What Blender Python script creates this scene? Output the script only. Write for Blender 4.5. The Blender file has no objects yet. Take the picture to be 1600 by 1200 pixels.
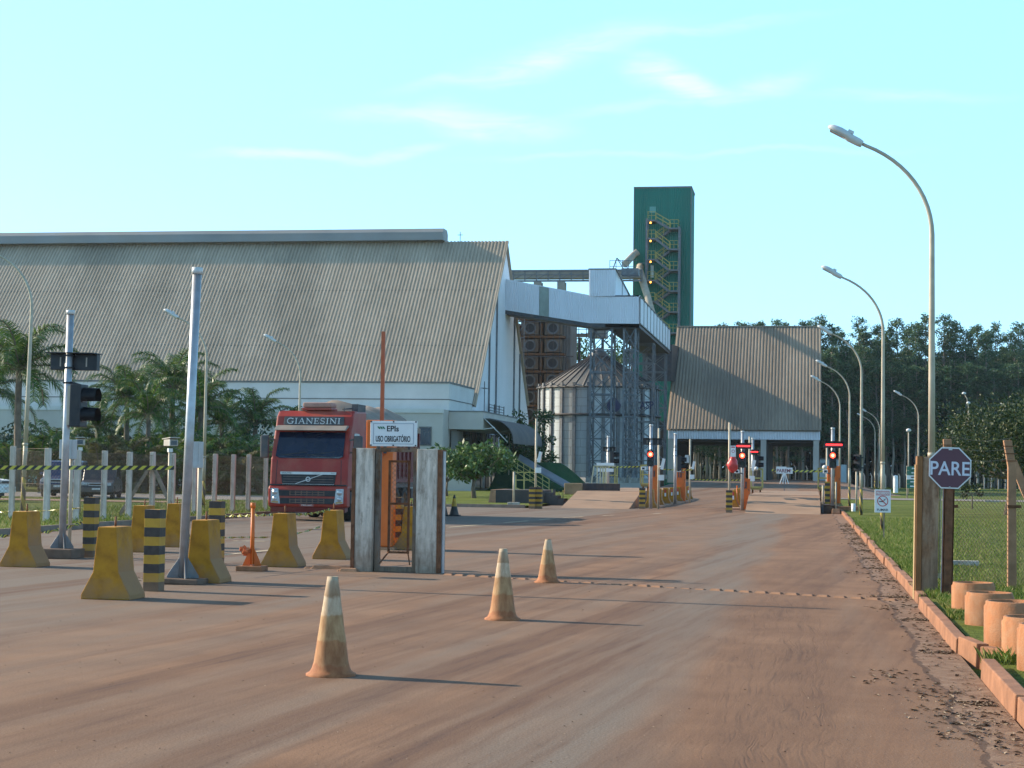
import bpy, math, random
from mathutils import Vector, Matrix
random.seed(7)
S = bpy.context.scene
COL = S.collection
rad = math.radians
# ------------------------------------------------------------------ camera
FPX, HC = 2750.0, 1.6
YAW, PITCH, ROLL = math.atan(466/FPX), math.atan(137/FPX), .0135
CAM = Vector((0, 0, HC))
_f0 = Vector((-math.sin(YAW), math.cos(YAW), 0))
_r0 = Vector((math.cos(YAW), math.sin(YAW), 0))
FW = (_f0*math.cos(PITCH) + Vector((0, 0, 1))*math.sin(PITCH)).normalized()
_u0 = _r0.cross(FW)
RT = (_r0*math.cos(ROLL) + _u0*math.sin(ROLL)).normalized()
UP = RT.cross(FW)
cd = bpy.data.cameras.new('camera'); cam = bpy.data.objects.new('camera', cd); COL.objects.link(cam)
cd.sensor_width = 36; cd.lens = 36*FPX/1600; cd.clip_start = .1; cd.clip_end = 5000
cam.matrix_world = Matrix(((RT.x, UP.x, -FW.x, 0), (RT.y, UP.y, -FW.y, 0), (RT.z, UP.z, -FW.z, HC), (0, 0, 0, 1)))
S.camera = cam
def ray(px, py): return FW*FPX + RT*(px-800) + UP*(600-py)
def G(px, py, z=0.0):
    d = ray(px, py); return CAM + d*((z-HC)/d.z)
def PY(px, py, y):
    d = ray(px, py); return CAM + d*(y/d.y)
def PX(px, py, x):
    d = ray(px, py); return CAM + d*(x/d.x)
def YX(px, x):                      # where the image column px meets the plane x (near the horizon)
    return PX(px, 740, x).y
def XY(px, y): return PY(px, 740, y).x
def ZH(py, p, px=None):             # height above ground of image row py at point p
    k = (p-CAM).dot(FW)
    if px is None: px = 800 + (p-CAM).dot(RT)/k*FPX
    d = ray(px, py)
    return HC + d.z*k/FPX
def sst(a, b, t):
    t = max(0, min(1, (t-a)/(b-a))); return t*t*(3-2*t)
def gz(x, y): return 1.0*sst(100, 195, y)*sst(8, 3, x)*sst(-22, -15, x)
# ------------------------------------------------------------------ mesh builder
class MB:
    def __init__(s): s.v, s.f, s.m, s.sm = [], [], [], []
    def add(s, vs, fs, m=0, smooth=False):
        b = len(s.v); s.v += [tuple(v) for v in vs]
        for f in fs: s.f.append([b+i for i in f]); s.m.append(m); s.sm.append(smooth)
        return s
    def box(s, c, d, rz=0, m=0, taper=(1, 1), rot=None):
        x, y, z = d[0]/2, d[1]/2, d[2]/2; vs = []
        R = rot if rot else Matrix.Rotation(rz, 3, 'Z')
        for sz in (-1, 1):
            tx, ty = (taper if sz > 0 else (1, 1))
            for sx, sy in ((-1, -1), (1, -1), (1, 1), (-1, 1)):
                vs.append(Vector(c) + R @ Vector((sx*x*tx, sy*y*ty, sz*z)))
        return s.add(vs, [(3, 2, 1, 0), (4, 5, 6, 7), (0, 1, 5, 4), (1, 2, 6, 5), (2, 3, 7, 6), (3, 0, 4, 7)], m)
    def bb(s, a, b, m=0):           # box from corner to corner
        a, b = Vector(a), Vector(b); return s.box((a+b)/2, [abs(q) for q in (b-a)], 0, m)
    def bar(s, p, q, w, h=None, m=0, up=(0, 0, 1)):     # rectangular bar
        p, q = Vector(p), Vector(q); h = h or w; d = (q-p).normalized(); u = Vector(up)
        if abs(d.dot(u)) > .98: u = Vector((0, 1, 0))
        a = d.cross(u).normalized()*w/2; b = a.cross(d).normalized()*h/2
        vs = [p-a-b, p+a-b, p+a+b, p-a+b, q-a-b, q+a-b, q+a+b, q-a+b]
        return s.add(vs, [(3, 2, 1, 0), (4, 5, 6, 7), (0, 1, 5, 4), (1, 2, 6, 5), (2, 3, 7, 6), (3, 0, 4, 7)], m)
    def tube(s, pts, r, n=8, m=0, caps=True, smooth=True):
        pts = [Vector(p) for p in pts]; k = len(pts); rs = r if isinstance(r, (list, tuple)) else [r]*k
        vs, fs = [], []; ref = None
        for i, p in enumerate(pts):
            d = (pts[min(i+1, k-1)] - pts[max(i-1, 0)]).normalized()
            if ref is None: ref = Vector((1, 0, 0)) if abs(d.x) < .8 else Vector((0, 1, 0))
            a = d.cross(ref).normalized(); b = d.cross(a).normalized(); ref = -d.cross(a).cross(d) if False else ref
            for j in range(n):
                t = 2*math.pi*j/n; vs.append(p + (a*math.cos(t)+b*math.sin(t))*rs[i])
        for i in range(k-1):
            for j in range(n):
                fs.append((i*n+j, i*n+(j+1) % n, (i+1)*n+(j+1) % n, (i+1)*n+j))
        s.add(vs, fs, m, smooth)
        if caps:
            b = len(s.v)-len(vs)
            s.f.append([b+j for j in range(n)][::-1]); s.m.append(m); s.sm.append(False)
            s.f.append([b+(k-1)*n+j for j in range(n)]); s.m.append(m); s.sm.append(False)
        return s
    def lathe(s, prof, n=24, c=(0, 0, 0), m=0, smooth=True):
        vs, fs = [], []
        for r, z in prof:
            for j in range(n):
                t = 2*math.pi*j/n; vs.append((c[0]+r*math.cos(t), c[1]+r*math.sin(t), c[2]+z))
        for i in range(len(prof)-1):
            for j in range(n): fs.append((i*n+j, i*n+(j+1) % n, (i+1)*n+(j+1) % n, (i+1)*n+j))
        return s.add(vs, fs, m, smooth)
    def prism(s, poly, vec, m=0, smooth=False):   # planar polygon swept along vec
        n = len(poly); p = [Vector(q) for q in poly]; w = Vector(vec)
        nrm = Vector((0, 0, 0))
        for i in range(n): nrm += p[i].cross(p[(i+1) % n])
        if nrm.dot(w) > 0: p = p[::-1]
        vs = p + [q+w for q in p]
        s.add(vs, [list(range(n)), list(range(n, 2*n))[::-1]], m)
        b = len(s.v)-2*n
        for i in range(n):
            s.f.append([b+(i+1) % n, b+i, b+n+i, b+n+(i+1) % n]); s.m.append(m); s.sm.append(smooth)
        return s
    def corr(s, A, B, C, D, n, depth, m=0, thick=.05):   # corrugated sheet A,B bottom; C,D top
        A, B, C, D = map(Vector, (A, B, C, D)); nr = (B-A).cross(D-A).normalized()
        vs, fs = [], []; prof = [(0, 0), (.28, 0), (.42, 1), (.78, 1), (.92, 0)]
        us = [((i+a)/n, h) for i in range(n) for a, h in prof] + [(1, 0)]
        for u, h in us:
            o = nr*h*depth
            vs += [A.lerp(B, u)+o, D.lerp(C, u)+o]
        for i in range(len(us)-1): fs.append((2*i, 2*i+2, 2*i+3, 2*i+1))
        s.add(vs, fs, m)
        return s.add([A-nr*thick, B-nr*thick, C-nr*thick, D-nr*thick], [(3, 2, 1, 0)], m)
    def build(s, name, mats, parent=None, bevel=0, world=False, seg=2):
        me = bpy.data.meshes.new(name)
        v = s.v
        if world and parent is not None:
            L = parent.location; v = [(a-L.x, b-L.y, c-L.z) for a, b, c in v]
        me.from_pydata(v, [], s.f)
        if not isinstance(mats, (list, tuple)): mats = [mats]
        for q in mats: me.materials.append(q)
        me.polygons.foreach_set('material_index', s.m); me.polygons.foreach_set('use_smooth', s.sm)
        me.update()
        o = bpy.data.objects.new(name, me); COL.objects.link(o)
        if parent: o.parent = parent
        if bevel:
            b = o.modifiers.new('bevel', 'BEVEL'); b.width = bevel; b.segments = seg; b.limit_method = 'ANGLE'; b.angle_limit = rad(40)
        return o
def tag(o, label=None, cat=None, group=None, kind=None):
    if label: o['label'] = label
    if cat: o['category'] = cat
    if group: o['group'] = group
    if kind: o['kind'] = kind
    return o
def root(name, loc, label, cat, group=None, rz=0):
    o = bpy.data.objects.new(name, None); o.empty_display_size = .2; COL.objects.link(o)
    o.location = loc; o.rotation_euler = (0, 0, rz); return tag(o, label, cat, group)
def tree_of(r):
    out = []
    for c in list(r.children): out.append(c); out += tree_of(c)
    return out
def dup(r, loc, label, group=None, rz=None, scale=None):
    c = r.copy(); COL.objects.link(c); c.location = loc
    if rz is not None: c.rotation_euler = (0, 0, rz)
    if scale is not None: c.scale = scale if hasattr(scale, '__len__') else (scale,)*3
    c['label'] = label
    if group: c['group'] = group
    def rec(a, b):
        for ch in list(a.children):
            d = ch.copy(); COL.objects.link(d); d.parent = b; d.matrix_parent_inverse = ch.matrix_parent_inverse.copy(); rec(ch, d)
    rec(r, c); return c
# ------------------------------------------------------------------ materials
def nodes(m):
    m.use_nodes = True; nt = m.node_tree; return nt, nt.nodes, nt.links, nt.nodes['Principled BSDF']
def ramp(nt, fac, stops):
    r = nt.nodes.new('ShaderNodeValToRGB'); e = r.color_ramp.elements
    while len(e) < len(stops): e.new(.5)
    for i, (p, c) in enumerate(stops): e[i].position = p; e[i].color = (*c, 1) if len(c) == 3 else c
    nt.links.new(fac, r.inputs[0]); return r.outputs[0]
def noise(nt, vec, scale, detail=4, rough=.55, dist=0):
    n = nt.nodes.new('ShaderNodeTexNoise'); n.inputs['Scale'].default_value = scale; n.inputs['Detail'].default_value = detail
    n.inputs['Roughness'].default_value = rough; n.inputs['Distortion'].default_value = dist
    if vec is not None: nt.links.new(vec, n.inputs['Vector'])
    return n.outputs['Fac']
def mapping(nt, vec, scale=(1, 1, 1), rot=(0, 0, 0), loc=(0, 0, 0)):
    n = nt.nodes.new('ShaderNodeMapping'); n.inputs['Scale'].default_value = scale; n.inputs['Rotation'].default_value = rot
    n.inputs['Location'].default_value = loc
    nt.links.new(vec, n.inputs['Vector']); return n.outputs[0]
def mapr(nt, vec, scale, ang):      # turn first, then stretch
    n = nt.nodes.new('ShaderNodeMapping'); n.vector_type = 'TEXTURE'; n.inputs['Scale'].default_value = tuple(1/q for q in scale); n.inputs['Rotation'].default_value = (0, 0, ang)
    nt.links.new(vec, n.inputs['Vector']); return n.outputs[0]
def mixc(nt, fac, a, b, mode='MIX'):
    n = nt.nodes.new('ShaderNodeMix'); n.data_type = 'RGBA'; n.blend_type = mode
    def put(sock, v):
        if isinstance(v, (tuple, list)): sock.default_value = (*v, 1) if len(v) == 3 else v
        elif isinstance(v, (int, float)): sock.default_value = v
        else: nt.links.new(v, sock)
    put(n.inputs[0], fac); put(n.inputs[6], a); put(n.inputs[7], b); return n.outputs[2]
def mth(nt, op, a, b=None, c=None, clamp=False):
    n = nt.nodes.new('ShaderNodeMath'); n.operation = op; n.use_clamp = clamp
    for i, v in enumerate((a, b, c)):
        if v is None: continue
        if isinstance(v, (int, float)): n.inputs[i].default_value = v
        else: nt.links.new(v, n.inputs[i])
    return n.outputs[0]
def coords(nt, kind='Object'):
    if kind == 'World':
        return nt.nodes.new('ShaderNodeNewGeometry').outputs['Position']
    return nt.nodes.new('ShaderNodeTexCoord').outputs[kind]
def bump(nt, bs, h, strength=.3, dist=.02):
    b = nt.nodes.new('ShaderNodeBump'); b.inputs['Strength'].default_value = strength; b.inputs['Distance'].default_value = dist
    nt.links.new(h, b.inputs['Height']); nt.links.new(b.outputs[0], bs.inputs['Normal'])
def sc(c, k): return tuple(min(1, q*k) for q in c)
MATS = {}
def mat(name, c, rough=.7, metal=0, var=.18, scale=3., dust=0, dustc=(.30, .17, .10), bmp=.15, spec=.4, fine=30., coord='Object', streak=False, emit=None):
    if name in MATS: return MATS[name]
    m = bpy.data.materials.new(name); nt, N, L, bs = nodes(m)
    co = coords(nt, coord)
    if streak: co2 = mapping(nt, co, (1, 1, .12))
    else: co2 = co
    n1 = noise(nt, co2, scale, 5); col = ramp(nt, n1, [(.3, sc(c, 1-var)), (.7, sc(c, 1+var))])
    if dust:
        n2 = noise(nt, mapping(nt, co, loc=(7, 3, 1)), scale*.8, 6, .65)
        f = ramp(nt, n2, [(.42, (0, 0, 0)), (.68, (dust,)*3)])
        col = mixc(nt, f, col, dustc)
    L.new(col, bs.inputs['Base Color']); bs.inputs['Roughness'].default_value = rough; bs.inputs['Metallic'].default_value = metal
    bs.inputs['Specular IOR Level'].default_value = spec
    if bmp: bump(nt, bs, noise(nt, co, fine, 4), bmp, .01)
    if emit:
        bs.inputs['Emission Color'].default_value = (*emit[0], 1); bs.inputs['Emission Strength'].default_value = emit[1]
    MATS[name] = m; return m
DUST = (.33, .18, .105)
def wornpaint(name, paint, under, amount=.5, scale=4., rough=.75, edge=.03, streaks=True):
    m = bpy.data.materials.new(name); nt, N, L, bs = nodes(m); co = coords(nt)
    n = noise(nt, mapping(nt, co, (1, 1, .45)), scale, 8, .68)
    f = ramp(nt, n, [(amount-edge, (0, 0, 0)), (amount+edge, (1, 1, 1))])
    pc = ramp(nt, noise(nt, mapping(nt, co, (1, 1, .2)), scale*2, 5), [(.3, sc(paint, .72)), (.7, sc(paint, 1.1))])
    uc = ramp(nt, noise(nt, co, scale*3, 5), [(.3, sc(under, .6)), (.7, sc(under, 1.3))])
    sp = nt.nodes.new('ShaderNodeSeparateXYZ'); L.new(co, sp.inputs[0])   # splashed soil at the foot, grime at the head
    z = mth(nt, 'ADD', sp.outputs[2], mth(nt, 'MULTIPLY', mth(nt, 'SUBTRACT', noise(nt, co, 7, 6, .7), .5), 1.1))
    c2 = mixc(nt, ramp(nt, mth(nt, 'DIVIDE', z, 2.2), [(.0, (.8,)*3), (.30, (.15,)*3), (.5, (0,)*3), (.82, (0,)*3), (1, (.45,)*3)]), mixc(nt, f, uc, pc), (.24, .15, .09))
    sk = ramp(nt, noise(nt, mapping(nt, co, (9, 9, 1.1), loc=(4, 2, 0)), 1, 7, .7), [(.30, (.42, .38, .34)), (.52, (1, 1, 1))])
    L.new(mixc(nt, 1, c2, sk, 'MULTIPLY'), bs.inputs['Base Color']); bs.inputs['Roughness'].default_value = rough
    bump(nt, bs, n, .3, .01); MATS[name] = m; return m
def leafmat(name, a, b, c=None, rough=.5, trans=.25):
    m = bpy.data.materials.new(name); nt, N, L, bs = nodes(m)
    g = nt.nodes.new('ShaderNodeNewGeometry'); st = [(.0, a), (.6, b)] + ([(.95, c)] if c else [])
    col = ramp(nt, g.outputs['Random Per Island'], st)
    L.new(col, bs.inputs['Base Color']); bs.inputs['Roughness'].default_value = rough; bs.inputs['Specular IOR Level'].default_value = .25
    if trans:
        t = nt.nodes.new('ShaderNodeBsdfTranslucent'); L.new(col, t.inputs[0])
        mx = nt.nodes.new('ShaderNodeMixShader'); mx.inputs[0].default_value = trans
        L.new(bs.outputs[0], mx.inputs[1]); L.new(t.outputs[0], mx.inputs[2])
        L.new(mx.outputs[0], nt.nodes['Material Output'].inputs[0])
    MATS[name] = m; return m
galv = mat('galvanised_steel', (.43, .44, .46), .42, .55, .18, 6, .25, (.40, .30, .22), .08)
lampgrey = mat('lamp_post_paint', (.47, .40, .30), .55, .1, .12, 5, .3, (.36, .25, .16), .05)
lamphead = mat('lamp_head_paint', (.62, .62, .60), .4, 0, .08, 4, .15, (.4, .32, .25), .03)
black = mat('black_housing', (.018, .018, .022), .5, 0, .3, 6, .2, (.10, .08, .06), .1)
blackp = mat('black_paint', (.022, .022, .024), .6, 0, .35, 8, .45, (.13, .09, .06), .2)
yellowp = mat('yellow_paint', (.50, .28, .02), .65, 0, .25, 6, .55, (.30, .18, .07), .2)
orange = mat('orange_paint', (.68, .135, .012), .5, 0, .12, 4, .2, (.42, .16, .06), .05)
rust = mat('rusty_steel', (.17, .065, .028), .8, .2, .5, 9, .5, (.24, .12, .06), .4)
white = mat('white_paint', (.74, .74, .72), .5, 0, .05, 3, .15, (.5, .42, .34), .03)
signblk = mat('sign_black', (.02, .02, .022), .6, 0, .1, 3, 0, bmp=0)
concrete = mat('weathered_concrete', (.36, .33, .29), .9, 0, .3, 5, .45, (.30, .20, .14), .4)
fencecon = mat('fence_post_concrete', (.62, .51, .43), .9, 0, .3, 6, .4, (.28, .17, .11), .3, streak=True)
dustcon = mat('dust_covered_concrete', (.38, .20, .11), .9, 0, .28, 5, .5, (.32, .15, .075), .5)
wood = mat('weathered_timber', (.27, .20, .15), .9, 0, .35, 8, .3, (.3, .18, .1), .3)
wire = mat('fence_wire', (.16, .13, .10), .6, .5, .3, 4, .5, (.24, .12, .06), 0)
darksteel = mat('dark_steel', (.06, .062, .068), .55, .5, .3, 4, .4, (.14, .08, .05), .1)
greysteel = mat('grey_painted_steel', (.155, .165, .18), .6, .3, .25, 3, .3, (.25, .17, .11), .1)
glassd = mat('dark_glass', (.008, .014, .032), .08, 0, .2, 2, 0, bmp=0, spec=.6)
rubber = mat('tyre_rubber', (.025, .023, .022), .85, 0, .3, 6, .5, (.15, .09, .06), .3)
railyel = mat('yellow_rail_paint', (.42, .36, .10), .55, 0, .2, 5, .3, (.25, .2, .1), .05)
redlamp = mat('red_signal_glass', (.6, .02, .01), .3, 0, 0, 1, 0, bmp=0, emit=((1, .045, .02), 6))
redhot = mat('red_signal_core', (.8, .1, .05), .3, 0, 0, 1, 0, bmp=0, emit=((1, .25, .1), 9))
redled = mat('red_led_text', (.6, .02, .02), .4, 0, 0, 1, 0, bmp=0, emit=((1, .03, .03), 2.2))
lampamber = mat('amber_lamp', (.8, .4, .1), .3, 0, 0, 1, 0, bmp=0, emit=((1, .40, .06), 2.5))
dulllens = mat('dull_lens', (.06, .02, .02), .25, 0, .2, 2, 0, bmp=0)
greenlens = mat('dull_green_lens', (.015, .03, .022), .25, 0, .2, 2, 0, bmp=0)
bagred = mat('red_plastic', (.55, .05, .045), .35, 0, .2, 6, 0, bmp=.2)
bark = mat('bark', (.16, .12, .085), .9, 0, .35, 4, 0, bmp=.5)
palebark = mat('pale_bark', (.24, .205, .17), .85, 0, .4, 1.2, 0, bmp=.3, streak=True)
# text helpers -------------------------------------------------------
def text(body, parent, name, loc, height, width=None, m=None, depth=.003, bold=0, rot=None):
    cu = bpy.data.curves.new(name, 'FONT'); cu.body = body; cu.align_x = 'CENTER'; cu.align_y = 'CENTER'; cu.offset = bold; cu.extrude = depth
    t = bpy.data.objects.new(name, cu); COL.objects.link(t); bpy.context.view_layer.update()
    me = bpy.data.meshes.new_from_object(t.evaluated_get(bpy.context.evaluated_depsgraph_get()))
    bpy.data.objects.remove(t); xs = [v.co.x for v in me.vertices]; ys = [v.co.y for v in me.vertices]
    cx, cy = (min(xs)+max(xs))/2, (min(ys)+max(ys))/2; ky = height/(max(ys)-min(ys)); kx = width/(max(xs)-min(xs)) if width else ky
    for v in me.vertices:   # lies in XZ facing -Y
        a, b, c = v.co; v.co = ((a-cx)*kx, -c, (b-cy)*ky)
    me.materials.clear(); me.materials.append(m); me.name = name
    o = bpy.data.objects.new(name, me); COL.objects.link(o); o.parent = parent; o.location = loc
    if rot: o.rotation_euler = rot
    return o
SKYT = (.7, .9, .9); SKYC = (2.8, 6.4, 10.5); CLOUDC = (3.7, 7.0, 10.5); EXPO = .72; HAZE = .0001
# ------------------------------------------------------------------ world, sun
SUN_EL, SUN_DIR = rad(26.5), Vector((-.98, .18, 0)).normalized()
w = bpy.data.worlds.new('World'); S.world = w; w.use_nodes = True
nt = w.node_tree; bg = nt.nodes['Background']
sky = nt.nodes.new('ShaderNodeTexSky'); sky.sky_type = 'NISHITA'; sky.sun_disc = False
sky.sun_elevation = SUN_EL; sky.sun_rotation = math.atan2(SUN_DIR.x, SUN_DIR.y); sky.air_density = 1.0; sky.dust_density = .8; sky.ozone_density = 1.5
dirv = nt.nodes.new('ShaderNodeTexCoord').outputs['Generated']
sep = nt.nodes.new('ShaderNodeSeparateXYZ'); nt.links.new(dirv, sep.inputs[0])
az = mth(nt, 'ARCTAN2', sep.outputs[0], sep.outputs[1]); el = mth(nt, 'ARCSINE', sep.outputs[2])
cmb = nt.nodes.new('ShaderNodeCombineXYZ'); nt.links.new(az, cmb.inputs[0]); nt.links.new(el, cmb.inputs[1])
def cloud_at(px, py, sx, sy, tilt, amp):
    d = ray(px, py).normalized(); a0, e0 = math.atan2(d.x, d.y), math.asin(d.z)
    n = nt.nodes.new('ShaderNodeMapping'); n.vector_type = 'TEXTURE'; n.inputs['Location'].default_value = (a0, e0, 0)
    n.inputs['Rotation'].default_value = (0, 0, tilt); n.inputs['Scale'].default_value = (sx/FPX, sy/FPX, 1)
    wob = nt.nodes.new('ShaderNodeVectorMath'); wob.operation = 'ADD'; nt.links.new(cmb.outputs[0], wob.inputs[0])
    nz = nt.nodes.new('ShaderNodeTexNoise'); nz.inputs['Scale'].default_value = 14; nz.inputs['Detail'].default_value = 4
    nt.links.new(cmb.outputs[0], nz.inputs['Vector'])
    s2 = nt.nodes.new('ShaderNodeVectorMath'); s2.operation = 'MULTIPLY_ADD'; s2.inputs[1].default_value = (.05, .022, 0); s2.inputs[2].default_value = (-.025, -.011, 0)
    nt.links.new(nz.outputs['Color'], s2.inputs[0]); nt.links.new(s2.outputs[0], wob.inputs[1]); nt.links.new(wob.outputs[0], n.inputs['Vector'])
    ln = nt.nodes.new('ShaderNodeVectorMath'); ln.operation = 'LENGTH'; nt.links.new(n.outputs[0], ln.inputs[0])
    mr = nt.nodes.new('ShaderNodeMapRange'); mr.interpolation_type = 'SMOOTHSTEP'; mr.inputs[1].default_value = 1; mr.inputs[2].default_value = 0; mr.inputs[4].default_value = amp
    nt.links.new(ln.outputs['Value'], mr.inputs[0]); return mr.outputs[0]
tot = None
for c in ((1040, 112, 95, 34, -.28, .9), (1090, 135, 70, 26, -.2, .6), (1190, 125, 130, 26, .15, .55), (900, 72, 240, 36, .22, .5), (820, 100, 150, 26, .3, .45), (760, 190, 170, 34, -.05, .9), (600, 182, 170, 20, -.02, .5),
          (450, 240, 190, 13, -.03, .9), (620, 236, 120, 13, .22, .6), (1180, 238, 330, 9, 0, .3), (1120, 40, 240, 14, .06, .35), (700, 135, 150, 16, .18, .4), (1420, 143, 240, 14, -.05, .3), (880, 240, 220, 9, .02, .3), (1000, 160, 260, 16, .1, .3)):
    q = cloud_at(*c); tot = q if tot is None else mth(nt, 'ADD', tot, q)
fib = noise(nt, mapping(nt, cmb.outputs[0], (10, 55, 1)), 2.2, 7, .66, .8)
tot = mth(nt, 'MULTIPLY', tot, ramp(nt, fib, [(.28, (.2,)*3), (.62, (1,)*3)]), clamp=True)
low = nt.nodes.new('ShaderNodeMapRange'); low.interpolation_type = 'SMOOTHSTEP'; nt.links.new(el, low.inputs[0]); low.inputs[1].default_value = rad(40); low.inputs[2].default_value = rad(13); low.inputs[4].default_value = .5
tint = mixc(nt, low.outputs[0], mixc(nt, 1, sky.outputs[0], SKYT, 'MULTIPLY'), SKYC)   # pale humid air towards the horizon
skyc = mixc(nt, tot, tint, CLOUDC)
nt.links.new(skyc, bg.inputs[0]); bg.inputs[1].default_value = .15
sl = bpy.data.lights.new('sun', 'SUN'); sl.energy = 4.6; sl.angle = rad(.7); sl.color = (1, .86, .66)
so = bpy.data.objects.new('sun', sl); COL.objects.link(so)
sd = SUN_DIR*math.cos(SUN_EL) + Vector((0, 0, math.sin(SUN_EL)))
so.rotation_euler = (-sd).to_track_quat('-Z', 'Y').to_euler(); so.location = sd*300
vs = S.view_settings; vs.view_transform = 'Standard'; vs.look = 'None'; vs.gamma = 1; vs.exposure = EXPO; vs.use_curve_mapping = False
S.cycles.max_bounces = 6; S.cycles.transparent_max_bounces = 8; S.cycles.use_denoising = True
# ------------------------------------------------------------------ setting: ground, roads, kerbs
KX = 1.35
def sheet(name, x0, x1, y0, y1, z, m, nx=1, ny=1, f=None):
    mb = MB(); vs = []
    for j in range(ny+1):
        for i in range(nx+1):
            x = x0+(x1-x0)*i/nx; y = y0+(y1-y0)*j/ny; vs.append((x, y, z+(f(x, y) if f else 0)))
    mb.add(vs, [(j*(nx+1)+i, j*(nx+1)+i+1, (j+1)*(nx+1)+i+1, (j+1)*(nx+1)+i) for j in range(ny) for i in range(nx)])
    return tag(mb.build(name, m), kind='structure')
def roadmat():
    m = bpy.data.materials.new('dusty_asphalt'); nt, N, L, bs = nodes(m); co = coords(nt, 'World')
    sp = nt.nodes.new('ShaderNodeSeparateXYZ'); L.new(co, sp.inputs[0]); X, Y = sp.outputs[0], sp.outputs[1]
    asph = ramp(nt, noise(nt, co, 60, 3), [(.35, (.150, .116, .090)), (.65, (.215, .168, .131))])
    dustc = ramp(nt, noise(nt, co, .9, 5), [(.3, (.185, .096, .053)), (.7, (.268, .146, .082))])
    # dust amount: broad patches, streaks along traffic, track band
    big = noise(nt, mapping(nt, co, (.45, .022, 1)), 1, 3)
    st1 = noise(nt, mapping(nt, co, (2.2, .055, 1)), 1, 6, .62)
    st2 = noise(nt, mapr(nt, co, (1.7, .06, 1), -.09), 1, 6, .62)
    st3 = noise(nt, mapr(nt, co, (8, .45, 1), -.10), 1, 6, .68)
    wob = mth(nt, 'MULTIPLY', mth(nt, 'SUBTRACT', noise(nt, mapping(nt, co, (.3, .12, 1)), 1, 2), .5), .9)
    Xw = mth(nt, 'ADD', X, wob)
    def band(c, hw, soft):
        a = mth(nt, 'ABSOLUTE', mth(nt, 'SUBTRACT', Xw, c)); r = nt.nodes.new('ShaderNodeMapRange'); r.interpolation_type = 'SMOOTHSTEP'
        L.new(a, r.inputs[0]); r.inputs[1].default_value = hw+soft; r.inputs[2].default_value = hw-soft; return r.outputs[0]
    trk = band(-.25, .50, .38)
    clr = band(-1.55, .55, .45)              # cleaner grey lane swept by tyres
    clr2 = mth(nt, 'MULTIPLY', band(-13.5, 4.5, 2.5), mth(nt, 'GREATER_THAN', Y, 10))
    edge = band(1.0, .5, .4)
    d = mth(nt, 'ADD', mth(nt, 'MULTIPLY', big, .75), mth(nt, 'MULTIPLY', st1, .45))
    d = mth(nt, 'ADD', d, mth(nt, 'MULTIPLY', st2, .60)); d = mth(nt, 'ADD', d, mth(nt, 'MULTIPLY', st3, .12)); d = mth(nt, 'ADD', d, mth(nt, 'MULTIPLY', noise(nt, mapping(nt, co, (3, .8, 1)), 1, 6, .72), .16))
    d = mth(nt, 'SUBTRACT', d, .42)
    d = mth(nt, 'ADD', d, mth(nt, 'MULTIPLY', trk, .35)); d = mth(nt, 'SUBTRACT', d, mth(nt, 'MULTIPLY', clr, .30))
    d = mth(nt, 'SUBTRACT', d, mth(nt, 'MULTIPLY', clr2, .55)); d = mth(nt, 'ADD', d, mth(nt, 'MULTIPLY', edge, .22))
    dm = ramp(nt, d, [(.32, (.08,)*3), (.78, (1,)*3)])
    col = mixc(nt, dm, asph, dustc)
    # churned damp soil in the tread band: short wavy ridges along the wheel path
    warp = nt.nodes.new('ShaderNodeTexNoise'); warp.inputs['Scale'].default_value = .9; warp.inputs['Detail'].default_value = 3; L.new(co, warp.inputs['Vector'])
    wa = nt.nodes.new('ShaderNodeVectorMath'); wa.operation = 'MULTIPLY_ADD'; wa.inputs[1].default_value = (.16, .5, 0); L.new(warp.outputs['Color'], wa.inputs[0]); L.new(co, wa.inputs[2])
    def ridges(sx, sy, rot, width):
        n_ = noise(nt, mapping(nt, wa.outputs[0], (sx, sy, 1)), 1, 1.6, .45)
        a = mth(nt, 'ABSOLUTE', mth(nt, 'SUBTRACT', n_, .5)); r = nt.nodes.new('ShaderNodeMapRange'); L.new(a, r.inputs[0]); r.inputs[1].default_value = width; r.inputs[2].default_value = 0; return r.outputs[0]
    rd = mth(nt, 'MAXIMUM', ridges(4.2, .16, .10, .04), mth(nt, 'MULTIPLY', ridges(8, .42, -.06, .045), .7))
    rd = mth(nt, 'MAXIMUM', rd, mth(nt, 'MULTIPLY', ridges(13, .9, 0, .06), .6)); rd = mth(nt, 'MULTIPLY', rd, ramp(nt, noise(nt, mapping(nt, co, (5, 1.3, 1)), 1, 5, .7), [(.40, (.05,)*3), (.62, (1,)*3)]))
    patch = ramp(nt, noise(nt, mapping(nt, co, (1.4, .12, 1)), 1, 4, .6), [(.32, (.1,)*3), (.62, (1,)*3)])
    near = nt.nodes.new('ShaderNodeMapRange'); near.interpolation_type = 'SMOOTHSTEP'; L.new(Y, near.inputs[0]); near.inputs[1].default_value = 42; near.inputs[2].default_value = 14
    band_d = mth(nt, 'MULTIPLY', mth(nt, 'MULTIPLY', trk, patch), mth(nt, 'ADD', mth(nt, 'MULTIPLY', near.outputs[0], .85), .15))
    # diagonal wheel tracks swinging in from the left
    trk2 = ramp(nt, noise(nt, mapr(nt, wa.outputs[0], (1.5, .028, 1), -.10), 1, 5, .62), [(.46, (0,)*3), (.58, (1,)*3)])
    trk2 = mth(nt, 'MULTIPLY', trk2, ramp(nt, noise(nt, mapping(nt, co, (.35, .03, 1)), 1, 3), [(.4, (.1,)*3), (.6, (1,)*3)]))
    col = mixc(nt, mth(nt, 'MULTIPLY', trk2, .70), col, (.140, .069, .038))
    fine_st = ramp(nt, st3, [(.48, (0,)*3), (.66, (1,)*3)])
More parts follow.
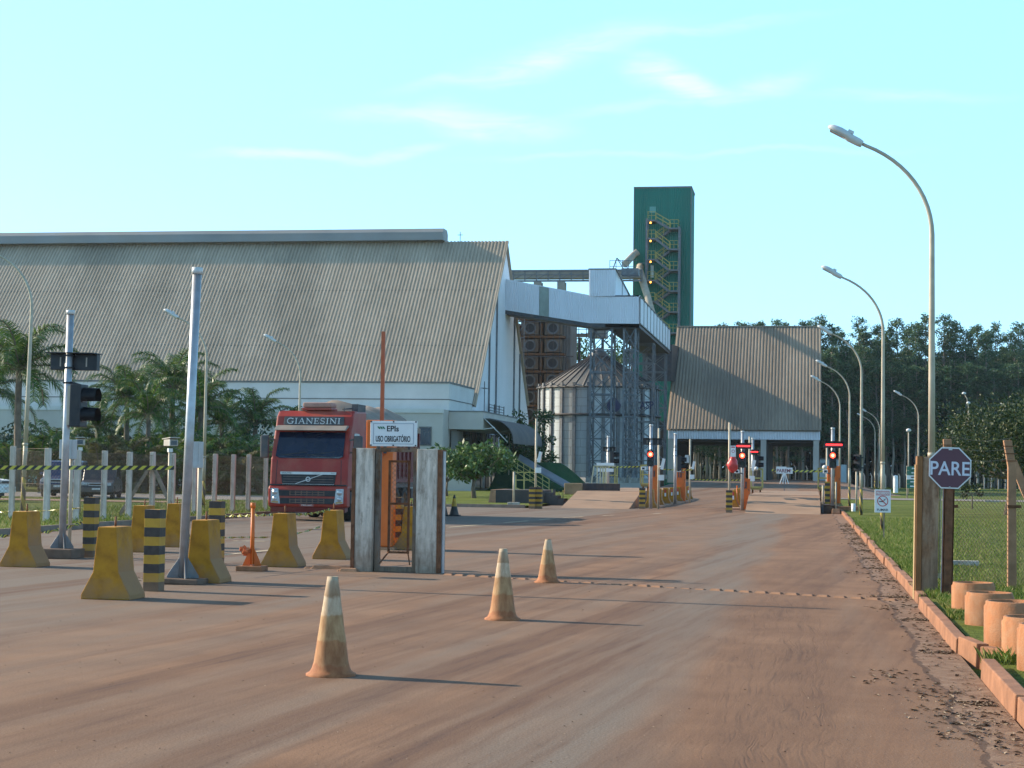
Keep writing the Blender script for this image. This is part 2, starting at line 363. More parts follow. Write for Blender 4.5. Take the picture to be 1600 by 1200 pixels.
    col = mixc(nt, mth(nt, 'MULTIPLY', fine_st, mth(nt, 'ADD', mth(nt, 'MULTIPLY', trk2, .8), .10)), col, (.11, .06, .04))
    col = mixc(nt, mth(nt, 'MULTIPLY', band_d, .60), col, (.145, .075, .042))
    col = mixc(nt, mth(nt, 'MULTIPLY', mth(nt, 'MULTIPLY', band_d, rd), .85), col, (.085, .045, .030))
    crumbs = ramp(nt, noise(nt, co, 17, 3, .75), [(.72, (0,)*3), (.75, (1,)*3)])
    col = mixc(nt, mth(nt, 'MULTIPLY', crumbs, .6), col, (.07, .04, .026))
    # paler concrete gutter with a dark soil-filled joint
    jl = mth(nt, 'ADD', mth(nt, 'MULTIPLY', mth(nt, 'SUBTRACT', noise(nt, mapping(nt, co, (0, .35, 0)), 1, 4, .6), .5), .55), KX-.36)
    dx = mth(nt, 'SUBTRACT', X, jl); gut = mth(nt, 'GREATER_THAN', dx, 0); pg = ramp(nt, noise(nt, co, 6, 5, .7), [(.35, (.16, .085, .055)), (.65, (.33, .22, .15))])
    col = mixc(nt, mth(nt, 'MULTIPLY', gut, .65), col, pg)
    lw = mth(nt, 'ADD', .004, mth(nt, 'MULTIPLY', ramp(nt, noise(nt, mapping(nt, co, (0, 2.2, 0)), 1, 3, .7), [(.35, (0,)*3), (.75, (1,)*3)]), .055))
    seam = mth(nt, 'LESS_THAN', mth(nt, 'ABSOLUTE', mth(nt, 'ADD', dx, mth(nt, 'MULTIPLY', mth(nt, 'SUBTRACT', noise(nt, co, 14, 3), .5), .05))), lw)
    col = mixc(nt, mth(nt, 'MULTIPLY', seam, .7), col, (.075, .042, .028))
    grit = ramp(nt, noise(nt, co, 75, 4, .85), [(.30, (.60,)*3), (.5, (1,)*3), (.70, (1.28,)*3)])
    col = mixc(nt, 1, col, grit, 'MULTIPLY')
    L.new(col, bs.inputs['Base Color']); bs.inputs['Roughness'].default_value = .9; bs.inputs['Specular IOR Level'].default_value = .2
    hgt = mth(nt, 'ADD', mth(nt, 'MULTIPLY', mth(nt, 'MULTIPLY', band_d, mth(nt, 'SUBTRACT', 1, rd)), .5), mth(nt, 'MULTIPLY', noise(nt, co, 45, 5, .65), .5))
    hgt = mth(nt, 'ADD', hgt, mth(nt, 'MULTIPLY', noise(nt, co, 11, 6, .75), .5)); hgt = mth(nt, 'ADD', hgt, mth(nt, 'MULTIPLY', crumbs, .4))
    bump(nt, bs, hgt, .5, .02); return m
def grassmat(name, a, b, c, s=.35):
    m = bpy.data.materials.new(name); nt, N, L, bs = nodes(m); co = coords(nt, 'World')
    k = ramp(nt, noise(nt, co, s, 6, .6), [(.3, a), (.55, b), (.75, c)])
    k2 = ramp(nt, noise(nt, co, 9, 5, .7), [(.3, (.55,)*3), (.7, (1.25,)*3)])
    L.new(mixc(nt, 1, k, k2, 'MULTIPLY'), bs.inputs['Base Color']); bs.inputs['Roughness'].default_value = .95
    bs.inputs['Specular IOR Level'].default_value = .1
    bump(nt, bs, noise(nt, co, 14, 5, .7), .8, .08); return m
M_road = roadmat()
M_grass = grassmat('lawn_turf', (.085, .110, .020), (.15, .175, .034), (.22, .19, .065))
M_soil = mat('bare_earth', (.27, .155, .09), .95, 0, .25, .5, .4, (.2, .12, .06), .5, coord='World', fine=9)
M_asph2 = mat('side_road_asphalt', (.20, .175, .155), .9, 0, .15, .6, .5, (.30, .19, .12), .2, coord='World', fine=20)
sheet('ground', -700, 700, -60, 1500, -.06, M_grass, 1, 1)
sheet('lawn', KX+.14, 420, -30, 700, .085, M_grass, 40, 60, lambda x, y: .045*math.sin(x*.7+y*.31)*sst(2, 8, x)+.12*sst(14, 40, x))
def rz_(x, y): return gz(x, y)
sheet('road', -18.3, KX, -20, 77, 0, M_road, 8, 20)
sheet('access_road', -12.3, 16, 77, 260, 0.0, M_road, 12, 70, lambda x, y: gz(x, y) if x < 2 or y > 105 else -.03)
sheet('verge', -26.6, -18.45, -20, 77, .09, M_grass, 4, 20)
sheet('lawn', -160, -12.45, 77.15, 136, .09, M_grass, 10, 10)
sheet('footpath', -120, -23.6, 71, 74.2, .105, M_soil, 1, 1)
sheet('car_park_road', -130, -25.5, 79.5, 93, .102, M_asph2, 1, 1)
sheet('yard', -200, -26.6, -20, 77, .08, M_grass, 4, 8)
# far road crossing on the right
sheet('side_road', 1.6, 120, 116, 125, .12, M_asph2, 8, 2, lambda x, y: .12*sst(14, 40, x))
def kerbrun(name, pts, w=.13, h=.13, m=None, base=0.0, L=2.4):
    mb = MB()
    for (a, b) in zip(pts, pts[1:]):
        a, b = Vector(a), Vector(b); n = max(1, int((b-a).length/L)); jog = [0]+[random.uniform(-.3, .3) for _ in range(n-1)]+[0]; d = (b-a).normalized()
        for i in range(n):
            p, q = a.lerp(b, (i+jog[i])/n), a.lerp(b, (i+1+jog[i+1])/n); j = Vector((random.uniform(-.022, .022), random.uniform(-.01, .01), random.uniform(-.016, .012)))
            side = Vector((d.y, -d.x, 0))*w/2; p2, q2 = p+d*.003+j, q-d*.003+j
            zb = base-.06; zt = base+h+j.z
            vs = [p2-side*1.0, q2-side*1.0, q2+side*1.25, p2+side*1.25]
            lo = [Vector((v.x, v.y, zb)) for v in vs]
            ts = [p2-side*.55, q2-side*.55, q2+side*1.1, p2+side*1.1]
            hi = [Vector((v.x, v.y, zt)) for v in ts]
            mb.add(lo+hi, [(4, 5, 6, 7), (0, 4, 7, 3), (3, 7, 6, 2), (2, 6, 5, 1), (1, 5, 4, 0)])
    return tag(mb.build(name, m, bevel=.01), kind='structure')
M_kerb = mat('dust_covered_kerb', (.30, .135, .07), .9, 0, .3, 4, .5, (.2, .09, .045), .5, coord='World', fine=25)
M_kerbg = mat('grey_kerb', (.22, .16, .12), .9, 0, .25, 3, .4, (.28, .16, .1), .4, coord='World', fine=25)
kx = KX+.07
kerbrun('kerb', [(kx, 100, 0), (kx, 78, 0), (kx, 22.9, 0)], m=M_kerb)
kerbrun('kerb', [(kx, 22.2, 0), (kx, 16.6, 0), (kx+.1, 15.9, 0), (kx+.28, 15.65, 0)], m=M_kerb, h=.15, L=1.8)
kerbrun('kerb', [(kx+.28, 15.65, 0), (kx+.75, 15.75, 0)], m=M_kerb, h=.14, L=.6)
kerbrun('kerb', [(kx+.03, 14.6, 0), (kx, -5, 0)], m=M_kerb, h=.15, L=1.9)
kerbrun('kerb', [(-18.37, 77, 0), (-18.37, -10, 0)], m=M_kerbg, w=-.13)
kerbrun('kerb', [(-12.4, 77.08, 0), (-18.4, 77.08, 0)], m=M_kerbg, w=.14)
kerbrun('kerb', [(kx+.2, 34.2, .05), (kx+.75, 34.4, .05)], m=M_kerb, h=.1, L=.3)
# pale painted dashes on the asphalt far left
M_mark = mat('worn_road_paint', (.52, .42, .27), .85, 0, .25, 2, .6, (.32, .2, .13), .2, coord='World')
mb = MB()
for (a, b, wd) in (((700, 824), (860, 811), .13), ((1018, 803), (1035, 802), .16), ((365, 845), (420, 846), .18), ((330, 869), (440, 858), .16), ((880, 809), (960, 805), .13)):
    p, q = G(*a), G(*b); d = (q-p).normalized(); s_ = Vector((d.y, -d.x, 0))*wd/2
    n = 8
    for i in range(n):
        if random.random() < .15: continue
        u, v = p.lerp(q, i/n), p.lerp(q, (i+1)/n); z = Vector((0, 0, .004))
        k = random.uniform(.6, 1.1)
        mb.add([u-s_*k+z, u+s_+z, v+s_*k+z, v-s_+z], [(0, 1, 2, 3)])
tag(mb.build('road_marking', M_mark), kind='structure')
# grass blades --------------------------------------------------------
M_blade = leafmat('grass_blades', (.065, .115, .013), (.15, .205, .030), (.30, .26, .09), .6, .3)
def blades(name, spots, h0, h1, w):
    mb = MB(); vs = []; n = 0
    for (x, y, z, k) in spots:
        h = random.uniform(h0, h1)*k; a = random.uniform(0, 6.28); t = random.uniform(.2, .9)*h; b = random.uniform(0, 6.28); ww = w*random.uniform(.6, 1.2)
        cx, cy = math.cos(a)*ww, math.sin(a)*ww; tx, ty = math.cos(b)*t, math.sin(b)*t
        vs += [(x-cx, y-cy, z-.01), (x+cx, y+cy, z-.01), (x+cx*.5+tx*.4, y+cy*.5+ty*.4, z+h*.6), (x+tx, y+ty, z+h)]; n += 1
    mb.v = vs; mb.f = [(4*i, 4*i+1, 4*i+2, 4*i+3) for i in range(n)]; mb.m = [0]*n; mb.sm = [False]*n
    return tag(mb.build(name, M_blade), 'short green grass covering the verge', 'grass', kind='stuff')
def lz(x, y): return .085+.045*math.sin(x*.7+y*.31)*sst(2, 8, x)
sp = []
while len(sp) < 42000:      # mown lawn, denser near
    y = 20+45*random.random()**1.9; x = KX+.2+random.random()**1.2*(1.0+y*.17)
    sp.append((x, y, lz(x, y), 1+y*.012))
blades('grass', sp, .03, .07, .006)
sp = []
def clump(cx, cy, r, n, k=1):
    for _ in range(n):
        a, q = random.uniform(0, 6.28), r*random.random()**.6; sp.append((cx+math.cos(a)*q, cy+math.sin(a)*q, .085, k))
for _ in range(90): clump(random.uniform(KX+.2, KX+2.2), random.uniform(9, 23.5), random.uniform(.08, .28), 120, random.uniform(.6, 1.2))
for _ in range(60): clump(KX+.2+random.random()*.15, random.uniform(22.5, 60), .2, 60, .9)
blades('grass', sp, .045, .12, .006)
sp = []
for _ in range(9000):
    y = random.uniform(34, 76); sp.append((random.uniform(-26, -18.5), y, .09, 1.3))
blades('grass', sp, .06, .13, .015)
# leaf litter and soil crumbs in the gutter ---------------------------------
M_lit = leafmat('leaf_litter', (.05, .03, .018), (.13, .08, .05), (.32, .24, .17), .9, 0)
mb = MB()
def litter(x, y, s, z=0):
    a = random.uniform(0, 3.1); c, d = math.cos(a)*s, math.sin(a)*s*1; t = random.uniform(.2, .7)
    mb.add([(x-c, y-d, z+.003), (x+d*t, y-c*t, z+.006+s*.25), (x+c, y+d, z+.004), (x-d*t, y+c*t, z+s*.3+.004)], [(0, 1, 2, 3)])
for _ in range(2600):
    y = random.uniform(9, 60); y += .8*math.sin(y*1.7); x = KX-.03-abs(random.gauss(0, .13)) - (.25*random.random() if random.random() < .3 else 0)
    litter(x, y, random.uniform(.008, .03)*(1+y*.01))
for (px, py, n) in ((1395, 1057, 60), (1390, 950, 40), (1370, 932, 60), (1490, 1120, 120), (1470, 1085, 90), (1540, 1150, 120), (1350, 860, 90), (1340, 895, 40), (205, 905, 60), (1500, 1010, 60)):
    g = G(px, py)
    for _ in range(n): litter(g.x+random.gauss(0, .16), g.y+random.gauss(0, .3), random.uniform(.01, .035))
for _ in range(2600): litter(random.uniform(-8, 1.2), 9+random.random()**1.6*32, random.uniform(.003, .011))
tag(mb.build('leaf_litter', M_lit), 'dry leaves and soil crumbs lying along the gutter', 'leaf litter', kind='stuff')
# ------------------------------------------------------------------ industrial buildings
def roofmat(name, a, b, stain):
    m = bpy.data.materials.new(name); nt, N, L, bs = nodes(m); co = coords(nt)
    k = ramp(nt, noise(nt, mapping(nt, co, (.35, .05, .05)), 1.0, 4, .5), [(.34, a), (.66, b)])
    s = ramp(nt, noise(nt, mapping(nt, co, (.12, .05, .05), loc=(3, 9, 1)), 1.0, 6, .7), [(.46, (0, 0, 0)), (.68, (.75,)*3)])
    fn = ramp(nt, noise(nt, mapping(nt, co, (4, .6, .6)), 1, 3), [(.3, (.9,)*3), (.7, (1.08,)*3)])
    k = mixc(nt, 1, mixc(nt, s, k, stain), fn, 'MULTIPLY')
    L.new(k, bs.inputs['Base Color']); bs.inputs['Roughness'].default_value = .9; bs.inputs['Specular IOR Level'].default_value = .2; return m
M_roof = roofmat('fibre_cement_roof', (.455, .35, .255), (.515, .405, .30), (.31, .245, .18))
M_roof2 = roofmat('brown_fibre_cement_roof', (.27, .205, .150), (.34, .26, .19), (.18, .14, .11))
M_wall = mat('white_wall_paint', (.62, .60, .56), .85, 0, .06, .5, .22, (.46, .40, .33), .1, fine=8)
M_wall2 = mat('grey_lower_wall', (.50, .46, .41), .85, 0, .08, .4, .3, (.36, .28, .21), .1, fine=8)
M_gable = mat('white_gable_sheet', (.80, .79, .80), .7, 0, .06, .25, .2, (.5, .48, .46), .05, streak=True)
M_clad = mat('white_steel_cladding', (.70, .69, .72), .5, .1, .06, .5, .18, (.48, .42, .36), .05, streak=True)
M_trim = mat('dark_trim', (.16, .16, .15), .7, 0, .2, 1, .3, (.25, .17, .11), .05)
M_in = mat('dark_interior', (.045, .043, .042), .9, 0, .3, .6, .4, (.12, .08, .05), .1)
YB = 137.5                                   # front of the long white annex wall
XG = PY(701.5, 645, YB).x                    # plane of the gable end
p_b = PY(701.5, 599, YB); zBand = p_b.z
zLow = PY(701.5, 641, YB).z; zLine = PY(701.5, 624, YB).z
eave = PX(742, 612, XG); apex = PX(789.5, 377, XG); back = PX(824.5, 640, XG)
XL = -104.0
W = root('warehouse', (XG, YB, 0), 'long grain warehouse with steep ribbed grey roof and white gable end', 'warehouse')
nrib = int((XG-XL)/.33)
kz = (apex.z-eave.z)/(apex.y-eave.y)
lo_y = eave.y-1.2; lo_z = eave.z-1.2*kz
mb = MB().corr((XL, lo_y, lo_z), (XG+.25, lo_y, lo_z), (XG+.25, apex.y, apex.z), (XL, apex.y, apex.z), nrib, .085, thick=.12)
rf = mb.build('roof', M_roof, W, world=True)
mb = MB()
for t in (.34, .68):   # sheet overlaps
    a = Vector((XL, lo_y, lo_z)).lerp(Vector((XL, apex.y, apex.z)), t); mb.bb((XL, a.y-.012, a.z+.04), (XG+.2, a.y+.012, a.z+.085))
mb.build('sheet_lap', M_trim, rf, world=False).location = (-XG, -YB, 0)
mb = MB().prism([(XL, apex.y, apex.z), (XL, 2*apex.y-eave.y, eave.z), (XL, 2*apex.y-eave.y, eave.z-.15), (XL, apex.y, apex.z-.15)], (XG-XL+.25, 0, 0))
mb.build('rear_roof', M_roof, W, world=True)
xe = PY(696, 370, apex.y).x
prof = [(-1.1, -.5), (-1.15, .25), (-.75, .62), (.75, .62), (1.15, .25), (1.1, -.5)]
mb = MB().prism([(XL, apex.y+a, apex.z+.55+b) for a, b in prof], (xe-XL, 0, 0))
mb.build('ridge_vent', mat('ridge_vent_sheet', (.27, .27, .265), .6, .2, .12, .3, .35, (.3, .24, .18), .05), W, world=True)
mb = MB()
mb.prism([(XG-.3, lo_y-.2, 0), (XG-.3, lo_y, lo_z-.3), (XG-.3, apex.y, apex.z-.25), (XG-.3, 2*apex.y-lo_y, lo_z-.3), (XG-.3, 2*apex.y-lo_y+.2, 0)], (.3, 0, 0))
mb.build('gable_wall', M_gable, W, world=True)
mb = MB()   # barge trim along the roof edge
for s_ in (1,):
    mb.bar((XG+.28, lo_y, lo_z-.05), (XG+.28, apex.y, apex.z-.02), .1, .22)
mb.build('barge_board', M_roof, W, world=True)
for i, px in enumerate((761, 772, 800, 809)):
    y = YX(px, XG); zt = min(lo_z+(y-lo_y)*kz, lo_z+(2*apex.y-lo_y-y)*kz)-.6
    MB().bar((XG+.07, y, .2), (XG+.07, y, zt), .16).build('downpipe', greysteel, W, world=True)
mb = MB(); px_, = (719,)
a = PY(719, 377, apex.y); mb.bar((a.x, a.y, a.z-.3), (a.x, a.y, a.z+.9), .05); mb.bar((a.x-.25, a.y, a.z+.6), (a.x+.25, a.y, a.z+.6), .05)
mb.build('lightning_rod', darksteel, W, world=True)
# annex along the front of the warehouse
A = root('office_annex', (XG, YB, 0), 'low white office wing with entrance canopy in front of the warehouse', 'office building')
mb = MB(); mb.bb((XL, YB, zLow), (XG, lo_y+1.0, zBand)); mb.build('parapet_wall', M_wall, A, world=True)
mb = MB(); mb.bb((XL, YB-.03, zLine-.05), (XG+.03, lo_y+.9, zLine+.03)); mb.bb((XL, YB-.08, zBand+.002), (XG+.06, lo_y+.95, zBand+.14)); mb.build('joint_trim', M_trim, A, world=True)
YLf = YB-2.2
mb = MB(); mb.bb((XL, YLf, -.2), (XG-.02, YB-.01, zLow-.004)); mb.build('lower_wall', M_wall2, A, world=True)
MB().bb((XL, YB-.009, -.2), (XG-.03, lo_y+.98, zLow-.004)).build('side_wall', M_wall2, A, world=True)
mb = MB(); mb.bb((XL, YLf-.1, zLow-.3), (XG+.04, YLf-.004, zLow+.02)); mb.build('ledge', M_wall, A, world=True)
mb = MB()
x0, x1 = XY(655, YLf), XY(672, YLf); z1, z0 = PY(660, 668, YLf).z, PY(660, 695, YLf).z
mb.bb((x0-.08, YLf-.05, z0-.08), (x1+.08, YLf-.002, z1+.08)); f = mb.build('window', M_trim, A, world=True)
MB().bb((x0, YLf-.07, z0), (x1, YLf-.052, z1)).build('pane', glassd, f, world=False).location = (-XG, -YB, 0)
for px in (95, 150, 210):
    x0, x1 = XY(px, YLf), XY(px+30, YLf)
    f = MB().bb((x0, YLf-.05, .8), (x1, YLf-.002, 3)).build('window', M_trim, A, world=True)
    MB().bb((x0+.08, YLf-.07, .9), (x1-.08, YLf-.052, 2.9)).build('pane', glassd, f).location = (-XG, -YB, 0)
xc = PY(755, 650, YB).x; zct, zcb = PY(755, 644, YB).z, PY(755, 671, YB).z; ycb = YX(806, xc)
mb = MB(); mb.bb((XG+.003, YB, zcb), (xc, ycb, zct)); mb.build('canopy', M_wall2, A, world=True)
mb = MB(); mb.bb((XG+.002, YB-.05, zct+.002), (xc+.05, ycb+.05, zct+.1)); mb.build('canopy_flashing', M_trim, A, world=True)
mb = MB(); mb.bb((XG+.02, YB+3.2, .1), (XG+.1, ycb+6, zcb-.01)); mb.build('glass_front', glassd, A, world=True)
mb = MB()
for i in range(7):
    y = YB+3.2+i*2.6; mb.bb((XG+.1, y-.06, .1), (XG+.16, y+.06, zcb-.02))
mb.bb((XG+.1, YB+3.2, 2.6), (XG+.15, ycb+5, 2.75)); mb.build('mullion', M_trim, A, world=True)
mb = MB()
for i in range(6): mb.box((XG+.35, YB+.6+i*.42, zcb-.9), (.55, .06, 1.6), .5)
mb.build('louvre', M_trim, A, world=True)
mb = MB(); mb.bb((XG+.3, ycb-9, .1), (XG+.45, ycb-7.9, 2.2)); mb.bb((XG+.5, ycb-3.9, .1), (XG+.7, ycb-3.7, zcb)); mb.build('column', M_wall2, A, world=True)
# fabric awning
xo = PY(800, 692, YB).x; zo = PY(800, 692, YB).z; pts = []
for i in range(9):
    t = i/8; a = t*math.pi/2; pts.append((xc+.06+(xo-xc)*math.sin(a)**1.0, zo+(zct-.45-zo)*math.cos(a)**.85))
mb = MB(); n = len(pts)
for y0, y1 in ((YB+.3, ycb-.6),):
    up = [(x, y0, z) for x, z in pts]+[(x, y1, z) for x, z in pts]; dn = [(x-.03, y, z-.05) for x, y, z in up]
    mb.add(up+dn, [(i, n+i, n+i+1, i+1) for i in range(n-1)]+[(2*n+i+1, 3*n+i+1, 3*n+i, 2*n+i) for i in range(n-1)], 0, True)
M_awn = mat('grey_awning_fabric', (.125, .112, .108), .9, 0, .12, .8, .3, (.24, .17, .13), .05)
aw = mb.build('awning', M_awn, A, world=True)
mb = MB()
for y in (YB+.3, (YB+ycb)/2, ycb-.6):
    mb.tube([(xc+.05, y, zct-.5), (xc+.9, y, zct-1.3), (xo-.4, y, zo+.05)], .035, 6); mb.bar((xc, y, zct-1.35), (xc+.9, y, zct-1.2), .05)
mb.build('awning_frame', white, aw).location = (-XG, -YB, 0)
# roof terrace rail
mb = MB(); yr = YX(763, XG+.5); yr2 = YX(786, XG+.5)
for k in range(5): mb.bar((XG+.5, yr, zct+.2+k*.25), (XG+.5, yr2, zct+.2+k*.25), .05)
for k in range(4):
    y = yr+(yr2-yr)*k/3; mb.bar((XG+.5, y, zct), (XG+.5, y, zct+1.3), .07)
mb.build('railing', darksteel, A, world=True)
mb = MB(); a = PX(757, 612, XG+.4); mb.bar((a.x, a.y, zct), (a.x, a.y, a.z+.9), .07); mb.bar((a.x, a.y-.7, a.z+.3), (a.x, a.y+.7, a.z+.3), .05)
for k in (-.5, 0, .5): mb.bar((a.x-.25, a.y+k, a.z+.3), (a.x+.25, a.y+k, a.z+.3), .04)
mb.build('aerial', greysteel, A, world=True)
# ------------------------------------------------------------------ conveyor gallery
YGA = YX(786, XG); YU_ = 203.0
def g_(px, py): return PY(px, py, YGA)
CG = root('conveyor_gallery', (g_(921, 485).x, YGA, g_(921, 505).z), 'white clad conveyor gallery running from the warehouse gable to the unloading shed', 'conveyor gallery')
a0, a1, a2, a3 = g_(786, 484), g_(786, 437), g_(921, 505), g_(921, 463)
b2, b3 = g_(998.5, 506), g_(998.5, 463.5)
mb = MB()
mb.corr(a0, a2, a3, a1, 40, .05); mb.corr(a2, b2, b3, a3, 23, .05)
mb.build('side_cladding', M_clad, CG, world=True)
c0, c1, d0, d1 = g_(843, 492.6), g_(843, 447.4), g_(857.5, 494.8), g_(857.5, 450.2); o = Vector((0, -.07, 0))
MB().prism([c0+o, d0+o, d1+o, c1+o], (0, -.02, 0)).build('translucent_sheet', mat('dull_green_sheet', (.25, .29, .25), .6, 0, .2, .8, .3, (.2, .16, .12), .05), CG, world=True)
dep = Vector((0, 3.2, 0))
XB = b2.x+.06; yB2 = YX(1047, XB); e3, e2 = PX(1047, 516, XB), PX(1044, 546, XB); e2 = Vector((XB, e3.y, e2.z))
mb = MB()       # roof and floor
for (p, q) in ((a1, a3), (a3, b3)): mb.prism([p, q, q+Vector((0, 0, .12)), p+Vector((0, 0, .12))], dep+Vector((0, .06, 0)))
mb.build('roof', M_clad, CG, world=True)
mb = MB()
for (p, q) in ((a0, a2), (a2, b2)): mb.prism([p, q, q+Vector((0, 0, -.35)), p+Vector((0, 0, -.35))], dep+Vector((0, -.08, 0)))
mb.prism([(XB-.02, b2.y, b2.z), (XB-.02, e2.y, e2.z), (XB-.02, e2.y, e2.z-.35), (XB-.02, b2.y, b2.z-.35)], (-3.2, 0, 0))
mb.build('floor_frame', darksteel, CG, world=True)
bq2, bq3 = Vector((XB, b2.y, b2.z)), Vector((XB, b3.y, b3.z))
mb = MB(); mb.corr(bq2, e2, e3, bq3, 10, .05); mb.prism([bq3, e3, e3+Vector((0, 0, .12)), bq3+Vector((0, 0, .12))], (-3.3, 0, 0)); mb.build('inclined_cladding', M_clad, CG, world=True)
mb = MB()
for i in range(11):
    t = i/10; mb.bar(bq2.lerp(e2, t)+Vector((.055, 0, 0)), bq3.lerp(e3, t)+Vector((.055, 0, 0)), .05, .03)
mb.bar(bq2+Vector((.05, 0, 0)), e2+Vector((.05, 0, 0)), .1, .12); mb.bar(bq3+Vector((.05, 0, 0)), e3+Vector((.05, 0, 0)), .08, .12); mb.build('seam_trim', M_trim, CG, world=True)
mb = MB(); mb.prism([(XB-.15, YU_+.7, 12.3), (XB-.15, YU_+18, 13.2), (XB-.15, YU_+18, 17.4), (XB-.15, YU_+.7, 16.6)], (-2.8, 0, 0))
mb.build('shadow_caster_box', darksteel, CG, world=True)   # dark box added beside the shed to cast a shadow band on its roof
# head house box with roof falling to the rear
h0, h1, h2 = g_(920.5, 463), g_(920.5, 421.5), g_(962, 422.5); XH = h2.x
yh = YX(996, XH); zb = a3.z+.14; of = Vector((0, -.12, 0))
mb = MB()
mb.corr(h0+of, Vector((XH, h0.y, h0.z))+of, Vector((XH, h1.y, h1.z))+of, h1+of, 12, .05)
mb.prism([(XH, YGA, zb), (XH, yh, zb), (XH, yh, zb+.3), (XH, YGA, h1.z)], (h0.x-XH, 0, 0))
mb.build('head_house', M_clad, CG, world=True)
mb = MB(); mb.bar((XH+.05, YGA, h1.z+.02), (XH+.05, yh, zb+.3), .1, .14)
for t in (.25, .5, .75):
    y = YGA+(yh-YGA)*t; mb.bar((XH+.02, y, zb), (XH+.02, y, zb+.3+(h1.z-zb-.3)*(1-t)), .06)
mb.bar(h1+of+Vector((-.05, 0, .05)), Vector((XH+.05, h1.y, h1.z+.05))+of, .12, .12)
mb.build('head_house_trim', M_trim, CG, world=True)
# platform machinery on the head house
mb = MB(); t0 = g_(948, 421); yy = YGA+2.5
for k in range(4): mb.bar((t0.x+k*.6, yy, h1.z), (t0.x+k*.6, yy, h1.z+1.2), .05)
for k in (.6, 1.15): mb.bar((t0.x, yy, h1.z+k), (t0.x+2.6, yy, h1.z+k), .05)
q = PY(964, 403, yy); mb.bar((q.x-.5, yy, h1.z), (q.x, yy, q.z), .09); mb.bar((q.x+.7, yy, h1.z+.2), (q.x, yy, q.z), .09); mb.bar((q.x, yy, q.z), (q.x+1.6, yy, q.z-1.5), .07)
mb.bb((q.x+.5, yy-.6, h1.z-.3), (q.x+2.1, yy+.6, h1.z+.35)); mb.bar((q.x+2, yy, h1.z+.9), (q.x+3.2, yy, h1.z+.9), .05)
mb.build('discharge_frame', greysteel, CG, world=True)
# trestles: each lattice tower is a thing
def trestle(x, y, w, d, z0, z1, label, m=greysteel, np_=None):
    r = root('lattice_tower', (x, y, z0), label, 'lattice tower', 'steel trestles carrying the conveyor gallery'); h = z1-z0
    mb = MB(); P = [(-w/2, -d/2), (w/2, -d/2), (w/2, d/2), (-w/2, d/2)]
    for a, b in P: mb.box((a, b, h/2), (.22, .22, h))
    mb.build('leg', m, r) if False else None
    for a, b in P: MB().box((a, b, h/2), (.17, .17, h)).build('leg', m, r)
    mb = MB(); n = np_ or max(3, round(h/2.1))
    for k in range(n):
        za, zb_ = h*k/n, h*(k+1)/n
        for i in range(4):
            a, b = P[i], P[(i+1) % 4]
            mb.bar((*a, za+.05), (*b, zb_-.05), .075); mb.bar((*b, za+.05), (*a, zb_-.05), .075)
            mb.bar((*a, zb_-.03), (*b, zb_-.03), .12)
    mb.build('bracing', m, r)
    mb = MB()
    for a, b in P: mb.box((a, b, .25), (.6, .6, .5))
    mb.build('footing', concrete, r); return r
zt = a2.z-.36
x0, x1 = XY(921, YGA+.5), XY(954, YGA+.5)
trestle((x0+x1)/2, YGA+1.7, x1-x0, 2.6, gz(-15, 160), zt, 'leftmost steel lattice tower under the gallery, before the silo')
x0, x1 = XY(973, YGA+.5), XY(991, YGA+.5)
trestle((x0+x1)/2, YGA+1.7, x1-x0, 2.6, gz(-12, 160), zt, 'slim steel lattice tower under the corner of the gallery, second from the left')
for k, (px, lab) in enumerate(((1006, 'third lattice tower from the left, under the inclined part of the gallery'), (1026, 'rightmost lattice tower, beside the dark left side of the unloading shed'))):
    y = YX(px, XB-1.2); t = (y-b2.y)/(e2.y-b2.y); x0 = XB-2.7
    trestle(XB-1.5, y, 2.4, 2.2, gz(-12, y), b2.z+(e2.z-b2.z)*(t+.05)-.5, lab)
# ------------------------------------------------------------------ grain silo
YS = 187.0; cS = PY(934, 700, YS); RS = (XY(1026, YS)-XY(842, YS))/2; zw = PY(850, 607, YS).z; zp = PY(936, 553, YS).z
SI = root('grain_silo', (cS.x, YS, 0), 'round galvanised grain silo with conical ribbed roof behind the lattice towers', 'grain silo')
M_silo = bpy.data.materials.new('silo_sheet'); nt, N, L, bs = nodes(M_silo); co = coords(nt)
br = nt.nodes.new('ShaderNodeTexBrick'); br.inputs['Color1'].default_value = (.50, .52, .53, 1); br.inputs['Color2'].default_value = (.42, .44, .46, 1); br.inputs['Mortar'].default_value = (.30, .30, .30, 1)
br.inputs['Scale'].default_value = 1; br.inputs['Brick Width'].default_value = 2.2; br.inputs['Row Height'].default_value = .85; br.inputs['Mortar Size'].default_value = .03
spx = nt.nodes.new('ShaderNodeSeparateXYZ'); L.new(co, spx.inputs[0]); an = mth(nt, 'MULTIPLY', mth(nt, 'ARCTAN2', spx.outputs[1], spx.outputs[0]), RS)
cx = nt.nodes.new('ShaderNodeCombineXYZ'); L.new(an, cx.inputs[0]); L.new(spx.outputs[2], cx.inputs[1]); L.new(cx.outputs[0], br.inputs['Vector'])
st = ramp(nt, noise(nt, mapping(nt, co, (.6, .6, .1)), 1, 5), [(.35, (.72,)*3), (.7, (1.1,)*3)])
L.new(mixc(nt, 1, br.outputs[0], st, 'MULTIPLY'), bs.inputs['Base Color']); bs.inputs['Metallic'].default_value = .45; bs.inputs['Roughness'].default_value = .5
n = 72; prof = [(RS, .9)]
k = 26
for i in range(k): z = .9+(zw-.9)*i/k; prof += [(RS, z+.02), (RS+.03, z+(zw-.9)/k*.5)]
prof += [(RS, zw)]
MB().lathe(prof, n).build('wall', M_silo, SI)
rib = 40; mb = MB(); vs = []; fs = []
